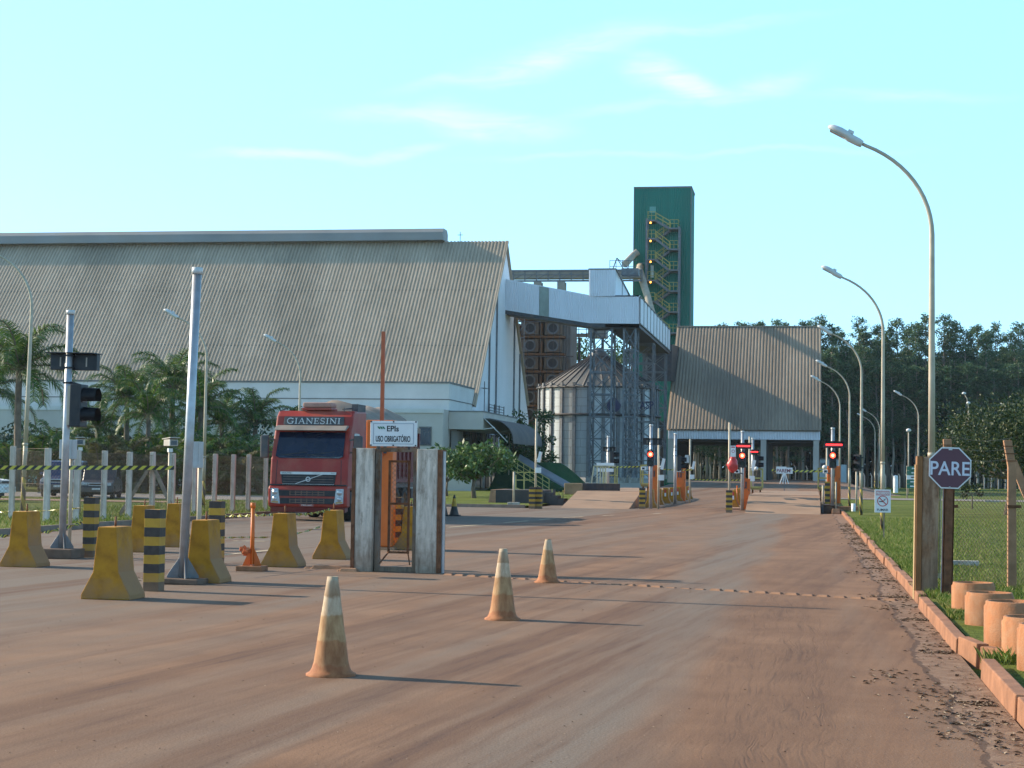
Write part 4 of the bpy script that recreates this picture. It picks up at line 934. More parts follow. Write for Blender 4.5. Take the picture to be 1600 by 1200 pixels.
for px, py, lab, rz, k in JL:
    g = G(px, py)+Vector((0, .25, 0))
    if JB is None:
        JB = root('concrete_barrier', g, lab, 'concrete barrier', gJ, rz); jersey_mesh(.5).build('block', M_bar, JB, bevel=.012)
        mb = MB(); mb.tube([(0, .02, .85), (.004, .02, .99)], .014, 7); mb.build('pin', rust, JB)
    else: dup(JB, g, lab, gJ, rz)
    if k != 1: pass
# ------------------------------------------------------------------ striped square posts
M_stripe = bpy.data.materials.new('black_yellow_bands'); nt, N, L, bs = nodes(M_stripe); co = coords(nt); sp = nt.nodes.new('ShaderNodeSeparateXYZ'); L.new(co, sp.inputs[0])
f = mth(nt, 'LESS_THAN', mth(nt, 'FRACT', mth(nt, 'DIVIDE', mth(nt, 'SUBTRACT', mth(nt, 'ADD', 1.05, mth(nt, 'MULTIPLY', mth(nt, 'SUBTRACT', noise(nt, co, 6, 2), .5), .02)), sp.outputs[2]), .233)), .5)
yl = ramp(nt, noise(nt, co, 6, 6), [(.3, (.42, .215, .015)), (.7, (.56, .31, .022))]); bk = ramp(nt, noise(nt, co, 9, 6), [(.4, (.018, .018, .02)), (.75, (.06, .05, .045))])
c = mixc(nt, f, yl, bk); lowd = ramp(nt, mth(nt, 'ADD', sp.outputs[2], mth(nt, 'MULTIPLY', noise(nt, co, 10, 4), .2)), [(.08, (.75,)*3), (.35, (.08,)*3)])
L.new(mixc(nt, lowd, c, (.33, .19, .10)), bs.inputs['Base Color']); bs.inputs['Roughness'].default_value = .75; bump(nt, bs, noise(nt, co, 20, 4), .3, .01)
gS = 'square posts with black and yellow bands'; SP = None
for px, py, lab, k in ((235, 924, 'nearest banded square post, beside the nearest yellow block', 1), (137, 871, 'banded square post behind the traffic light pole at left', 1), (334, 883, 'banded square post behind the tall white pole', 1), (618, 858, 'banded square post seen through the gate', 1),
                    (831, 795, 'left of the twin banded posts beside the loading pit', .9), (841.5, 795, 'right of the twin banded posts beside the loading pit', .9), (1003, 795, 'banded post at the head of the first row of island blocks', .9), (1139, 801, 'banded post carrying the slim pole with the red bag', .9)):
    g = G(px, py)+Vector((0, .11, 0))
    if SP is None: SP = o = MB().box((0, 0, .525), (.21, .22, 1.05)).build('striped_post', M_stripe, bevel=.006)
    else: o = SP.copy(); COL.objects.link(o)
    o.location = g; o.scale = (1.25 if k < 1 else 1, 1.2 if k < 1 else 1, k); tag(o, lab, 'bollard', gS)
# ------------------------------------------------------------------ gate with sign
YG = 27.0
def q_(px, py): return PY(px, py, YG)
gl = q_(566, 895); GA = root('pedestrian_gate', (q_(617, 895).x, YG, 0), 'narrow pedestrian gate between two worn white posts with rusty edges', 'gate')
M_post = wornpaint('peeling_white_post', (.72, .61, .50), (.25, .18, .125), .37, 8, .85, .10)
x0 = GA.location.x; zt = ZH(700, q_(566, 895)); zt2 = ZH(702, q_(668, 895))
def X_(px): return q_(px, 800).x-x0
for (xa, xb, ra, rb, zz) in ((554.5, 581, 549, 554.5, zt), (650, 683, 683, 689.5, zt2)):
    pst = MB().bb((X_(xa), 0, -.05), (X_(xb), .3, zz)).build('post', M_post, GA, bevel=.008)
    mb = MB(); mb.bb((X_(ra), -.015, -.05), (X_(rb)-.002, .33, zz-.004)); mb.build('rusty_flange', rust, pst)
MB().bb((X_(689.6), .06, 0), (X_(691.5), .2, zt2-.03)).build('side_channel', galv, GA)
z0 = ZH(890, q_(617, 895)); zf = ZH(699, q_(617, 895))
M_frame = wornpaint('peeling_frame_paint', (.20, .18, .155), (.15, .085, .045), .47, 6, .8, .08)
fx0, fx1 = X_(582.5), X_(649); mb = MB(); 
mb.bb((fx0, .13, 0), (fx0+.075, .25, zf-.07)); mb.bb((fx1-.075, .13, 0), (fx1, .25, zf-.07)); mb.bb((fx0, .13, zf-.069), (fx1, .25, zf)); mb.bb((fx0+.076, .13, .0), (fx1-.076, .25, .08)); mb.build('door_frame', M_frame, GA, bevel=.005)
leaf = MB(); a0, a1 = fx0+.12, fx1-.12
for x in (a0+.05, a1-.08): leaf.bb((x, .30, .28), (x+.035, .335, zf-.2))
for z in (.28, 1.05, zf-.235): leaf.bb((a0+.086, .301, z), (a1-.081, .334, z+.035))
lf = leaf.build('gate_leaf', rust, GA)
mb = MB(); wmax, z0_, z1_ = a1-a0-.16, .31, zf-.24; st = .075; x_0 = a0+.085
n = int((wmax+z1_-z0_)/st)+1
for i in range(n):
    c = i*st
    for s_ in (0, 1):
        pa = max(0, c-(z1_-z0_)); pb = min(wmax, c)
        if pb-pa < .02: continue
        u0, v0, u1, v1 = pa, c-pa, pb, c-pb
        if s_: u0, u1 = wmax-u0, wmax-u1
        mb.bar((x_0+u0, .318, z0_+v0), (x_0+u1, .318, z0_+v1), .0035)
mb.build('wire_mesh', wire, lf)
mb = MB()   # loose wire brace at the foot
for p, q in (((fx0+.1, .1, .13), (a0+.07, .3, .3)), ((fx1-.1, .1, .12), (a1-.06, .3, .3)), ((a0+.07, .3, .29), (a1-.06, .3, .29))): mb.bar(p, q, .018)
mb.build('bottom_brace', rust, GA)
SG = root('notice_sign', (q_(618, 678).x, YG-.12, q_(618, 678).z), 'white rectangular sign reading EPIs USO OBRIGATÓRIO above the gate', 'sign')
ws, hs = q_(654.5, 678).x-q_(582, 678).x, q_(618, 658).z-q_(618, 697.5).z
MB().bb((-ws/2, -.02, -hs/2), (ws/2, .02, hs/2)).build('panel', white, SG, bevel=.006)
mb = MB(); fw, fh = ws*.43, hs*.40
for p, q in (((-fw, 0, -fh), (fw, 0, -fh)), ((-fw, 0, fh), (fw, 0, fh)), ((-fw, 0, -fh), (-fw, 0, fh)), ((fw, 0, -fh), (fw, 0, fh))): mb.bar((p[0], -.0225, p[2]), (q[0], -.0225, q[2]), .007, .003, up=(0, 1, 0))
mb.build('border_line', mat('sign_grey_line', (.25, .27, .33), .6, 0, 0, 1, 0, bmp=0), SG)
text('EPIs', SG, 'lettering', (-.01, -.0215, hs*.20), .09, .19, signblk, .002, .02)
text('USO OBRIGATÓRIO', SG, 'lettering', (-.005, -.0215, -hs*.175), .118, ws*.74, signblk, .002, .02)
mb = MB()
for k in range(3): x = -fw+.06+k*.038; mb.prism([(x, -.0235, hs*.28), (x+.03, -.0235, hs*.28), (x+.055, -.0235, hs*.18), (x+.03, -.0235, hs*.18)], (0, .003, 0))
mb.build('emblem', mat('sign_green', (.03, .16, .08), .6, 0, 0, 1, 0, bmp=0), SG)
mb = MB()
for x in (-ws*.48, 0, ws*.48):
    for z in (-hs*.46, hs*.47): mb.lathe([(.001, 0), (.012, 0)], 8, (x, 0, 0)) if False else mb.box((x, -.024, z), (.022, .012, .022))
mb.build('bolt', darksteel, SG)
mb = MB(); mb.bb((-ws*.35, .022, -hs*.62), (-ws*.3, .05, hs*.4)); mb.bb((ws*.3, .022, -hs*.62), (ws*.35, .05, hs*.4)); mb.build('bracket', darksteel, SG)
# ------------------------------------------------------------------ barrier machines (orange cabinet with raised arm)
gB = 'orange barrier machines with raised arms'
def barrier_machine(loc, w_, h, arm, label, armx=-.02, front=True):
    r = root('barrier_machine', loc, label, 'barrier gate', gB)
    MB().bb((-w_/2, 0, .06), (w_/2, .34, h)).build('cabinet', orange, r, bevel=.02); MB().bb((-w_/2-.06, -.06, 0), (w_/2+.06, .4, .055)).build('plinth', dustcon, r)
    d = MB().bb((-w_/2+.03, -.008, h*.38), (w_/2-.03, -.001, h-.05)).build('door', orange, r)
    MB().bb((w_/2-.07, -.02, h*.62), (w_/2-.05, -.009, h*.68)).build('handle', darksteel, d)
    mb = MB(); mb.bar((armx, -.06, h*.72), (armx, -.06, h+arm), .075, .05, up=(0, 1, 0)); mb.build('raised_arm', mat('orange_red_arm', (.50, .105, .035), .55, 0, .15, 5, .3, (.3, .13, .07), .05), r)
    MB().box((armx, -.045, h*.8), (.2, .03, .3)).build('arm_clamp', darksteel, r); return r
g = G(590, 859); hC = ZH(656, g)
bm = barrier_machine(g, .56, hC, ZH(517, g)-hC, 'tall orange cabinet with raised arm seen through the gate', armx=.06)
# ------------------------------------------------------------------ traffic light poles
def signal_head(mb_parent, x, y, z, lit, face=-1, k=1.0):
    s = MB(); s.bb((x-.15*k, y, z-.36*k), (x+.15*k, y+.2*k*-face, z+.36*k)) ; h = s.build('signal_head', black, mb_parent, bevel=.01)
    for i, dz in enumerate((.17, -.17)):
        yy = y+face*.004; vs = []
        v = MB(); n = 16
        for a in range(n+1):
            t = rad(-35)+rad(250)*a/n
            for yy2, rr in ((y, .13), (y+face*.22, .125)): vs.append((x+rr*k*math.cos(t), yy2, z+dz*k+rr*k*math.sin(t)))
        v.add(vs, [(2*a, 2*a+2, 2*a+3, 2*a+1) for a in range(n)], 0, True); v.add([(p[0]-x+x, p[1], p[2]) for p in vs], [(2*a+1, 2*a+3, 2*a+2, 2*a) for a in range(n)], 0, True)
        v.build('visor', black, h)
        lm = (redlamp if i == 0 else greenlens) if lit else (dulllens if i == 0 else greenlens)
        MB().prism([(x+.11*k*math.cos(math.pi*q/10), y+face*.02, z+dz*k+.11*k*math.sin(math.pi*q/10)) for q in range(20)], (0, .015, 0)).build('lens', lm, h)
        if lit and i == 0: MB().prism([(x+.05*k*math.cos(math.pi*q/6), y+face*.028, z+dz*k+.05*k*math.sin(math.pi*q/6)) for q in range(12)], (0, .006, 0)).build('bulb', redhot, h)
    return h
def display(par, x, y, z, w_, h, back=True, slope=.06):
    d = MB().bb((x-w_/2, y, z-h/2), (x+w_/2, y+.14, z+h/2)).build('display_box', black, par, bevel=.006)
    mb = MB(); mb.bb((x-w_/2-.02, y-.18, z+h/2+.002), (x+w_/2+.02, y+.2, z+h/2+.018)); mb.build('sun_shade', black, d)
    if not back: MB().bb((x-w_/2+.07, y-.012, z-h*.14), (x+w_/2-.07, y-.002, z+h*.14)).build('led_panel', redled, d)
    else:
        mb = MB()
        for q in (-.28, .28): mb.bb((x+q*w_-.012, y-.006, z-.08), (x+q*w_+.012, y-.001, z+.08))
        mb.build('label_plate', mat('pale_label', (.35, .3, .25), .6, 0, .1, 1, 0, bmp=0), d)
    return d
gusg = mat('dull_grey_plate', (.20, .20, .205), .6, .2, .2, 5, .4, bmp=.1)
gT = 'white poles with traffic lights and displays'
def signal_pole(name, loc, h, label, lit, disp, rad_=.055, zs=2.45, zd=3.2, kd=1.0, side=.0, tilt=0, base=True):
    r = root(name, loc, label, 'traffic light', gT); r.rotation_euler = (0, tilt, 0)
    MB().tube([(0, 0, .05), (0, 0, h-.06)], rad_, 14).build('pole', galv, r); MB().tube([(0, 0, h-.07), (0, 0, h)], rad_+.012, 14).build('pole_cap', lamphead, r)
    if base:
        MB().bb((-.3, -.3, 0), (.3, .3, .17)).build('footing', mat('dark_footing', (.13, .085, .06), .9, 0, .3, 5, .4, (.3, .17, .1), .4), r, bevel=.02)
        mb = MB()
        for a in range(4): c, s_ = math.cos(a*math.pi/2+.6), math.sin(a*math.pi/2+.6); mb.prism([(c*rad_, s_*rad_, .17), (c*.2, s_*.2, .17), (c*.2, s_*.2, .2), (c*rad_, s_*rad_, .42)], (-s_*.012, c*.012, 0))
        mb.build('gusset', gusg, r)
    if disp: display(r, .04*kd, -rad_-.16 if disp == 'red' else rad_+.02, zd, .66*kd, .24*kd*.9, disp == 'back'); MB().bb((-.07, -rad_-.01, zd-.12), (.07, rad_+.03, zd-.09)).build('band_clamp', black, r); MB().bb((-.07, -rad_-.01, zd+.09), (.07, rad_+.03, zd+.12)).build('band_clamp', black, r)
    if zs: signal_head(r, side, -rad_-.22 if lit is not None else rad_+.02, zs, lit) if lit is not None else signal_side(r, rad_, zs); MB().bb((-.065, -rad_-.01, zs+.38), (.065, rad_+.03, zs+.41)).build('band_clamp', black, r)
    return r
def signal_side(par, rad_, z):   # head turned away to the right: seen from the side
    x = .24; h = MB().bb((x-.13, -.16, z-.37), (x+.07, .16, z+.37)).build('signal_head', black, par, bevel=.012)
    MB().bb((x-.185, -.13, z-.34), (x-.135, .13, z+.34)).build('back_plate', lampgrey, par)
    for dz in (.17, -.17):
        v = MB(); n = 16; vs = []
        for a in range(n+1):
            t = rad(-35)+rad(250)*a/n
            for xx, rr in ((x+.07, .15), (x+.33, .14)): vs.append((xx, rr*math.cos(t), z+dz+rr*math.sin(t)))
        v.add(vs, [(2*a, 2*a+1, 2*a+3, 2*a+2) for a in range(n)], 0, True); v.add(list(vs), [(2*a, 2*a+2, 2*a+3, 2*a+1) for a in range(n)], 0, True); v.build('visor', black, h)
        MB().bb((x+.071, -.11, z+dz-.11), (x+.08, .11, z+dz+.11)).build('lens', dulllens, h)
    MB().bar((0, 0, z+.42), (x, 0, z+.36), .05, .03).build('bracket', black, par)
g = G(96, 872); SPL = signal_pole('traffic_light', g, ZH(483, g), 'traffic light pole at left with a black display seen from behind', None, 'back', .062, ZH(633, g), ZH(564, g), 1.3, tilt=.012)
g = G(285, 912); TP = root('steel_pole', g, 'tall bare galvanised pole standing before the striped posts', 'pole'); TP.rotation_euler = (0, .026, 0)
h = ZH(415, g); MB().tube([(0, 0, .08), (0, 0, h-.08)], .062, 16).build('tube', galv, TP); MB().tube([(0, 0, h-.09), (0, 0, h)], .075, 16).build('cap', lamphead, TP)
MB().bb((-.3, -.25, 0), (.3, .3, .08)).build('footing', MATS['dark_footing'], TP, bevel=.02)
mb = MB()
for a in range(4): c, s_ = math.cos(a*math.pi/2+.5), math.sin(a*math.pi/2+.5); mb.prism([(c*.06, s_*.06, .08), (c*.22, s_*.22, .08), (c*.22, s_*.22, .11), (c*.06, s_*.06, .36)], (-s_*.014, c*.014, 0))
mb.build('gusset', gusg, TP)
g = G(393.5, 892); OP = root('orange_post', g, 'thin orange post on a rusty foot holding the warning tape', 'post')
MB().tube([(0, 0, .1), (0, 0, 1.0)], .032, 10).build('tube', orange, OP); MB().box((0, 0, .04), (.42, .34, .08)).build('foot', mat('rusty_foot', (.25, .11, .05), .9, 0, .3, 6, .4, DUST, .3), OP, bevel=.01)
mb = MB(); mb.tube([(0, 0, .98), (0, 0, 1.06)], .04, 10)
for a in range(4): c, s_ = math.cos(a*math.pi/2+.3), math.sin(a*math.pi/2+.3); mb.prism([(c*.03, s_*.03, .08), (c*.15, s_*.15, .08), (c*.03, s_*.03, .36)], (-s_*.01, c*.01, 0))
mb.build('gusset', orange, OP)
mb = MB()
for i in range(14): mb.box((-.11+random.gauss(0, .035), -.02+random.gauss(0, .02), .31+random.gauss(0, .03)), (.06, .05, .05), random.random()*3, rot=Matrix.Rotation(random.random()*3, 3, (1, .3, .5)))
mb.build('cloth_knot', mat('orange_cloth', (.45, .12, .04), .9, 0, .3, 9, .2), OP)
# ------------------------------------------------------------------ warning tapes
M_tape = bpy.data.materials.new('hazard_tape'); nt, N, L, bs = nodes(M_tape)
uvn = nt.nodes.new('ShaderNodeUVMap'); sp = nt.nodes.new('ShaderNodeSeparateXYZ'); L.new(uvn.outputs[0], sp.inputs[0])
f = mth(nt, 'GREATER_THAN', mth(nt, 'FRACT', mth(nt, 'MULTIPLY', mth(nt, 'ADD', sp.outputs[0], mth(nt, 'MULTIPLY', sp.outputs[1], -1.2)), 5.6)), .5)
L.new(mixc(nt, f, (.02, .02, .02), (.55, .48, .06)), bs.inputs['Base Color']); bs.inputs['Roughness'].default_value = .4
def tape(p, q, sag, wd, label, twist=0, n=40, rep=1.0):
    p, q = Vector(p), Vector(q); me = bpy.data.meshes.new('warning_tape'); vs, fs, uv = [], [], []; Ln = (q-p).length
    d = (q-p).normalized(); sd_ = d.cross(Vector((0, 0, 1))).normalized()
    for i in range(n+1):
        t = i/n; c = p.lerp(q, t)-Vector((0, 0, sag*4*t*(1-t))); a = twist*t*6.283+.12*math.sin(t*9); u = Vector((0, 0, 1))*math.cos(a)+sd_*math.sin(a)
        vs += [c-u*wd/2, c+u*wd/2]
    th = sd_*.0015
    for i in range(n): fs.append((2*i, 2*i+2, 2*i+3, 2*i+1)); uv += [(i/n*Ln*rep, 0), ((i+1)/n*Ln*rep, 0), ((i+1)/n*Ln*rep, wd*rep), (i/n*Ln*rep, wd*rep)]
    me.from_pydata([tuple(v) for v in vs], [], fs); l = me.uv_layers.new(name='UVMap')
    for i, c in enumerate(uv): l.data[i].uv = c
    me.materials.append(M_tape); o = bpy.data.objects.new('warning_tape', me); COL.objects.link(o)
    s_ = o.modifiers.new('thickness', 'SOLIDIFY'); s_.thickness = .002; s_.offset = 0
    return tag(o, label, 'warning tape', 'black and yellow warning tapes')
def at(px, py, Y): return PY(px, py, Y)
tape(at(-60, 730.5, 29.5), at(272, 731, 29.5), .0, .072, 'straight warning tape stretched high along the row of concrete posts', 0, 30, 1.1)
tape(at(-30, 836, 28.2), at(141, 812, 31), .12, .06, 'twisted warning tape sagging from the left edge to a banded post', 5, 90, 2.2)
tape(at(-20, 800, 36), at(143, 792, 34), .03, .03, 'thin warning tape hanging low behind the left traffic light pole', 3, 60, 2.6)
tape(at(340, 806, 29.5), at(437, 803, 28), .01, .05, 'twisted warning tape from a banded post past the thin orange post', 4, 80, 2.2)
tape(at(437, 803, 28), at(516, 796, 30), .05, .055, 'sagging warning tape between the two yellow blocks before the truck', 4, 80, 2.4)
tape(at(296, 841, 25), at(393, 839.5, 27), .0, .03, 'thin lower warning tape between the tall pole and the orange post', 3, 60, 2.6)
tape(at(393, 839.5, 27), at(500, 823, 30), .06, .03, 'thin lower warning tape from the orange post towards the gate', 3, 60, 2.6)
# ------------------------------------------------------------------ left fence of concrete posts
gF = 'concrete fence posts beside the verge'; fp = None; tops = []
for i, (px, py, ty) in enumerate(((-40, 808, 695), (17.5, 809, 697), (72, 815, 700), (118, 814, 703), (161, 811, 704), (200, 809, 706), (237, 806, 706), (269, 803, 708), (303, 803, 708), (334, 802, 709), (363, 801, 710), (387, 799, 710), (414, 797, 711))):
    g = G(px, py, .09); h = ZH(ty, g, px)-.09
    if fp is None:
        mb = MB(); mb.box((0, 0, .5), (.14, .14, 1.0)); fp = o = mb.build('fence_post', fencecon, bevel=.012)
    else: o = fp.copy(); COL.objects.link(o)
    o.location = g; o.scale = (1, 1, h); o.rotation_euler = (random.uniform(-.006, .006), random.uniform(-.004, .012), random.uniform(-.2, .2)); tops.append((g, h))
    lab = ('concrete fence post cut by the left edge of the frame', 'concrete fence post at the left edge, above the wide yellow block', 'concrete fence post directly left of the traffic light pole', 'concrete fence post just right of the traffic light pole', 'concrete fence post above the rear banded post', 'concrete fence post midway between the two security cameras', 'concrete fence post propped by timber braces', 'concrete fence post under the right security camera',
           'concrete fence post just right of the tall bare pole', 'concrete fence post third from the truck mirror end', 'concrete fence post behind the small orange post', 'concrete fence post second from the truck', 'concrete fence post beside the truck mirror')[i]
    tag(o, lab, 'fence post', gF)
mb = MB()
for (g0, h0), (g1, h1) in zip(tops, tops[1:]):
    d = g1-g0; Ln = math.hypot(d.x, d.y); H_ = min(h0, h1)-.12; st = .11; n = int((Ln+H_)/st)
    for i in range(n):
        c = i*st; pa, pb = max(0, c-H_), min(Ln, c)
        if pb-pa < .03: continue
        for s_ in (0, 1):
            u0, v0, u1, v1 = pa, c-pa, pb, c-pb
            if s_: u0, u1 = Ln-u0, Ln-u1
            A_ = g0+d*(u0/Ln); B_ = g0+d*(u1/Ln); mb.bar((A_.x, A_.y+.09, A_.z+.05+v0), (B_.x, B_.y+.09, B_.z+.05+v1), .0035)
    for zz in (.06, 1.0, h0-.08): mb.bar((g0.x, g0.y+.09, g0.z+zz), (g1.x, g1.y+.09, g1.z+zz), .008)
tag(mb.build('wire_fence', wire), 'rusty wire mesh stretched along the row of concrete posts', 'fence')
g, h = tops[6]; BR = root('timber_brace', g, 'timber A-frame propping a concrete fence post', 'brace', None, .15)
for s_, e in ((-1, .95), (1, .8)): MB().bar((s_*e, -.22, 0), (s_*.06, -.16, 1.5), .11, .1).build('strut', wood, BR)
MB().bar((-.12, -.2, 1.46), (.12, -.2, 1.46), .1, .12).build('cap_block', wood, BR)
camgrey = mat('camera_grey', (.42, .38, .33), .5, 0, .1, 4, .3, bmp=.05)
# security cameras and cabinets on posts
def cctv(px, py, ty, Y, label, turn):
    b = PY(px, ty, Y); r = root('security_camera', (b.x, Y, 0), label, 'security camera', 'white security cameras on posts', turn)
    MB().tube([(0, 0, 0), (0, 0, b.z-.25)], .045, 10).build('pole', lampgrey, r)
    MB().box((0, 0, b.z-.2), (.12, .12, .1)).build('mount', white, r); bd = MB().box((0, -.05, b.z), (.24, .5, .18)).build('housing', camgrey, r, bevel=.015)
    MB().box((0, -.05, b.z+.125), (.28, .66, .025), rot=Matrix.Rotation(-.05, 3, 'X')).build('sun_shield', camgrey, bd); MB().box((0, -.305, b.z), (.17, .012, .12)).build('lens_window', glassd, bd)
cctv(126, 690, 691, 50, 'white security camera right of the left traffic light, facing the road', .35)
cctv(266, 690, 692, 46, 'white security camera just left of the tall bare pole', .7)
def cabinet(px0, px1, py0, py1, Y, label):
    a, b = PY(px0, py1, Y), PY(px1, py0, Y); r = root('metal_box', ((a.x+b.x)/2, Y, 0), label, 'control box')
    w_ = (b.x-a.x)/2; MB().bb((-w_, 0, a.z), (w_, .22, b.z)).build('housing', greybox, r, bevel=.008); MB().bb((-w_*.85, -.008, a.z+.03), (w_*.85, -.001, b.z-.03)).build('door', greybox, r)
    MB().tube([(0, .28, 0), (0, .28, b.z)], .04, 8).build('pole', lampgrey, r)
greybox = mat('grey_box_paint', (.42, .44, .44), .5, .1, .1, 3, .3, (.36, .26, .18), .05)
cabinet(92, 114, 687, 717, 33, 'grey control box behind the left traffic light pole')
cabinet(296, 311, 690, 731, 26, 'grey control box behind the tall bare pole')
# ------------------------------------------------------------------ red truck with tarped trailer
g = G(486, 814); TX, TY = g.x-.11, g.y
TK = root('truck', (TX, TY, 0), 'dusty red tractor truck with white lettering over the windscreen and a tarped trailer', 'truck')
M_red = mat('dusty_red_paint', (.33, .026, .016), .5, 0, .16, 1.2, .5, (.34, .14, .08), .03)
M_red2 = mat('dusty_dark_red_paint', (.16, .022, .020), .6, 0, .15, 1.0, .55, (.22, .10, .07), .05)
M_plas = mat('grey_plastic', (.07, .07, .075), .7, 0, .2, 3, .5, (.25, .16, .11), .1)
M_chr = mat('chrome_trim', (.55, .55, .56), .3, .6, .1, 3, .3, (.35, .25, .18), .02)
M_vis = mat('dusty_visor', (.22, .19, .16), .6, 0, .2, 3, .4, (.34, .22, .15), .05)
M_lens = mat('headlight_glass', (.45, .47, .50), .15, .3, .2, 8, 0, bmp=0)
HW = 1.24
side = [(0.02, .95), (0.0, 1.12), (.02, 1.55), (.06, 1.90), (.40, 2.78), (.50, 2.96), (.58, 3.24), (.80, 3.42), (2.25, 3.46), (2.25, 1.05), (1.5, .95)]
cab = MB().prism([(-HW, a, b) for a, b in side], (2*HW, 0, 0)).build('cab', M_red, TK, bevel=.07, seg=3)
bp = MB().prism([(-HW-.02, a, b) for a, b in [(-.06, .42), (-.10, .55), (-.10, .98), (-.04, 1.08), (.30, 1.08), (.30, .42)]], (2*HW+.04, 0, 0)).build('bumper', M_red, TK, bevel=.05)
MB().prism([(-HW+.05, a, b) for a, b in [(.0, .27), (-.05, .42), (.3, .42), (.3, .30)]], (2*HW-.1, 0, 0)).build('bumper_lip', M_red2, bp)
for (hw, z0, z1) in ((.92, .76, .94), (.86, .52, .70)):
    MB().bb((-hw, -.118, z0), (hw, -.101, z1)).build('intake', black, bp, bevel=.005)
    mb = MB()
    for k in range(2): mb.bb((-.56, -.128, z0+.035+k*.075), (.56, -.119, z0+.06+k*.075))
    for k in range(7): mb.bb((-.56+k*.18, -.129, z0+.02), (-.53+k*.18, -.1185, z1-.02))
    mb.build('bumper_grille', mat('dusty_grille_bars', (.13, .085, .065), .8, 0, .3, 5, .5, (.25, .15, .10), .1), bp)
for s_ in (-1, 1):
    h = MB().prism([(s_*1.16, -.112, 1.0), (s_*.92, -.112, .99), (s_*.86, -.112, .52), (s_*1.15, -.112, .55)], (0, -.015, 0)).build('headlight', M_lens, TK)
    for z, r_ in ((.88, .085), (.68, .07)): MB().lathe([(.001, 0), (r_, 0), (r_, .012), (.001, .02)], 16).build('lamp', M_chr, h).matrix_local = Matrix.Translation((s_*1.03, -.129, z)) @ Matrix.Rotation(rad(90), 4, 'X')
    MB().prism([(s_*1.13, -.1285, .61), (s_*.92, -.1285, .60), (s_*.91, -.1285, .54), (s_*1.13, -.1285, .56)], (0, -.004, 0)).build('indicator', mat('amber_glass', (.4, .25, .1), .2, 0, .1, 3, 0, bmp=0), h)
    # mirror
    m_ = MB().box((s_*(HW+.26), .25, 2.28), (.27, .16, .72)).build('mirror', M_plas, TK, bevel=.05)
    MB().bar((s_*(HW-.02), .3, 2.12), (s_*(HW+.22), .27, 2.12), .05).bar((s_*(HW-.02), .3, 2.5), (s_*(HW+.22), .27, 2.55), .05).build('mirror_arm', M_plas, m_)
    sw = MB().prism([(s_*(HW+.004), .55, 1.98), (s_*(HW+.004), 1.35, 1.98), (s_*(HW+.004), 1.35, 2.72), (s_*(HW+.004), .72, 2.72)], (s_*.008, 0, 0)).build('side_window', glassd, TK)
    MB().bb((s_*(HW+.003), .35, .55), (s_*(HW+.02), .75, .9)).build('step', M_plas, TK)
MB().bb((-HW+.02, -.03, 1.085), (HW-.02, .3, 1.125)).build('front_gap', black, TK)
mb = MB()
for s_ in (-1, 1): mb.bar((s_*1.04, -.006, 1.14), (s_*1.02, .048, 1.88), .018, .012, up=(0, 1, 0))
mb.build('panel_seam', black, cab)
def onws(z): return .06+(z-1.90)/(2.78-1.90)*.34
zb_, zt_ = 1.93, 2.74
MB().prism([(-1.08, onws(zb_)-.012, zb_+.06), (-.95, onws(zb_)-.014, zb_), (.95, onws(zb_)-.014, zb_), (1.08, onws(zb_)-.012, zb_+.06), (1.06, onws(zt_)-.012, zt_), (-1.06, onws(zt_)-.012, zt_)], (0, -.012, .004)).build('windscreen', glassd, TK)
mb = MB(); mb.bb((-1.02, onws(2.10)+.5, 2.0), (1.02, onws(2.10)+.8, 2.16)); mb.build('dashboard', M_plas, TK)
mb = MB()
for xa, xb, dz in ((-.95, -.15, .10), (-.15, .75, .12)): mb.bar((xb, onws(1.95)-.04, 1.95), (xa, onws(2.08)-.04, 2.02+dz*.3), .02); mb.bar((xa+.1, onws(2.03)-.035, 2.03), (xb+.05, onws(2.14)-.035, 2.02+dz), .025)
mb.build('wiper', black, TK)
MB().prism([(-1.14, a, b) for a, b in [(.10, 2.78), (.04, 2.80), (.24, 2.93), (.46, 2.96), (.44, 2.90)]], (2.28, 0, 0)).build('sun_visor', M_vis, TK, bevel=.012)
sp_ = MB().prism([(-.98, .487, 2.99), (-.92, .47, 2.965), (.92, .47, 2.965), (.98, .487, 2.99), (.96, .555, 3.235), (-.96, .555, 3.235)], (0, -.02, .004)).build('name_panel', M_plas, TK)
M_wl = mat('white_lettering', (.68, .66, .62), .6, 0, .08, 4, .2, (.4, .3, .22), 0)
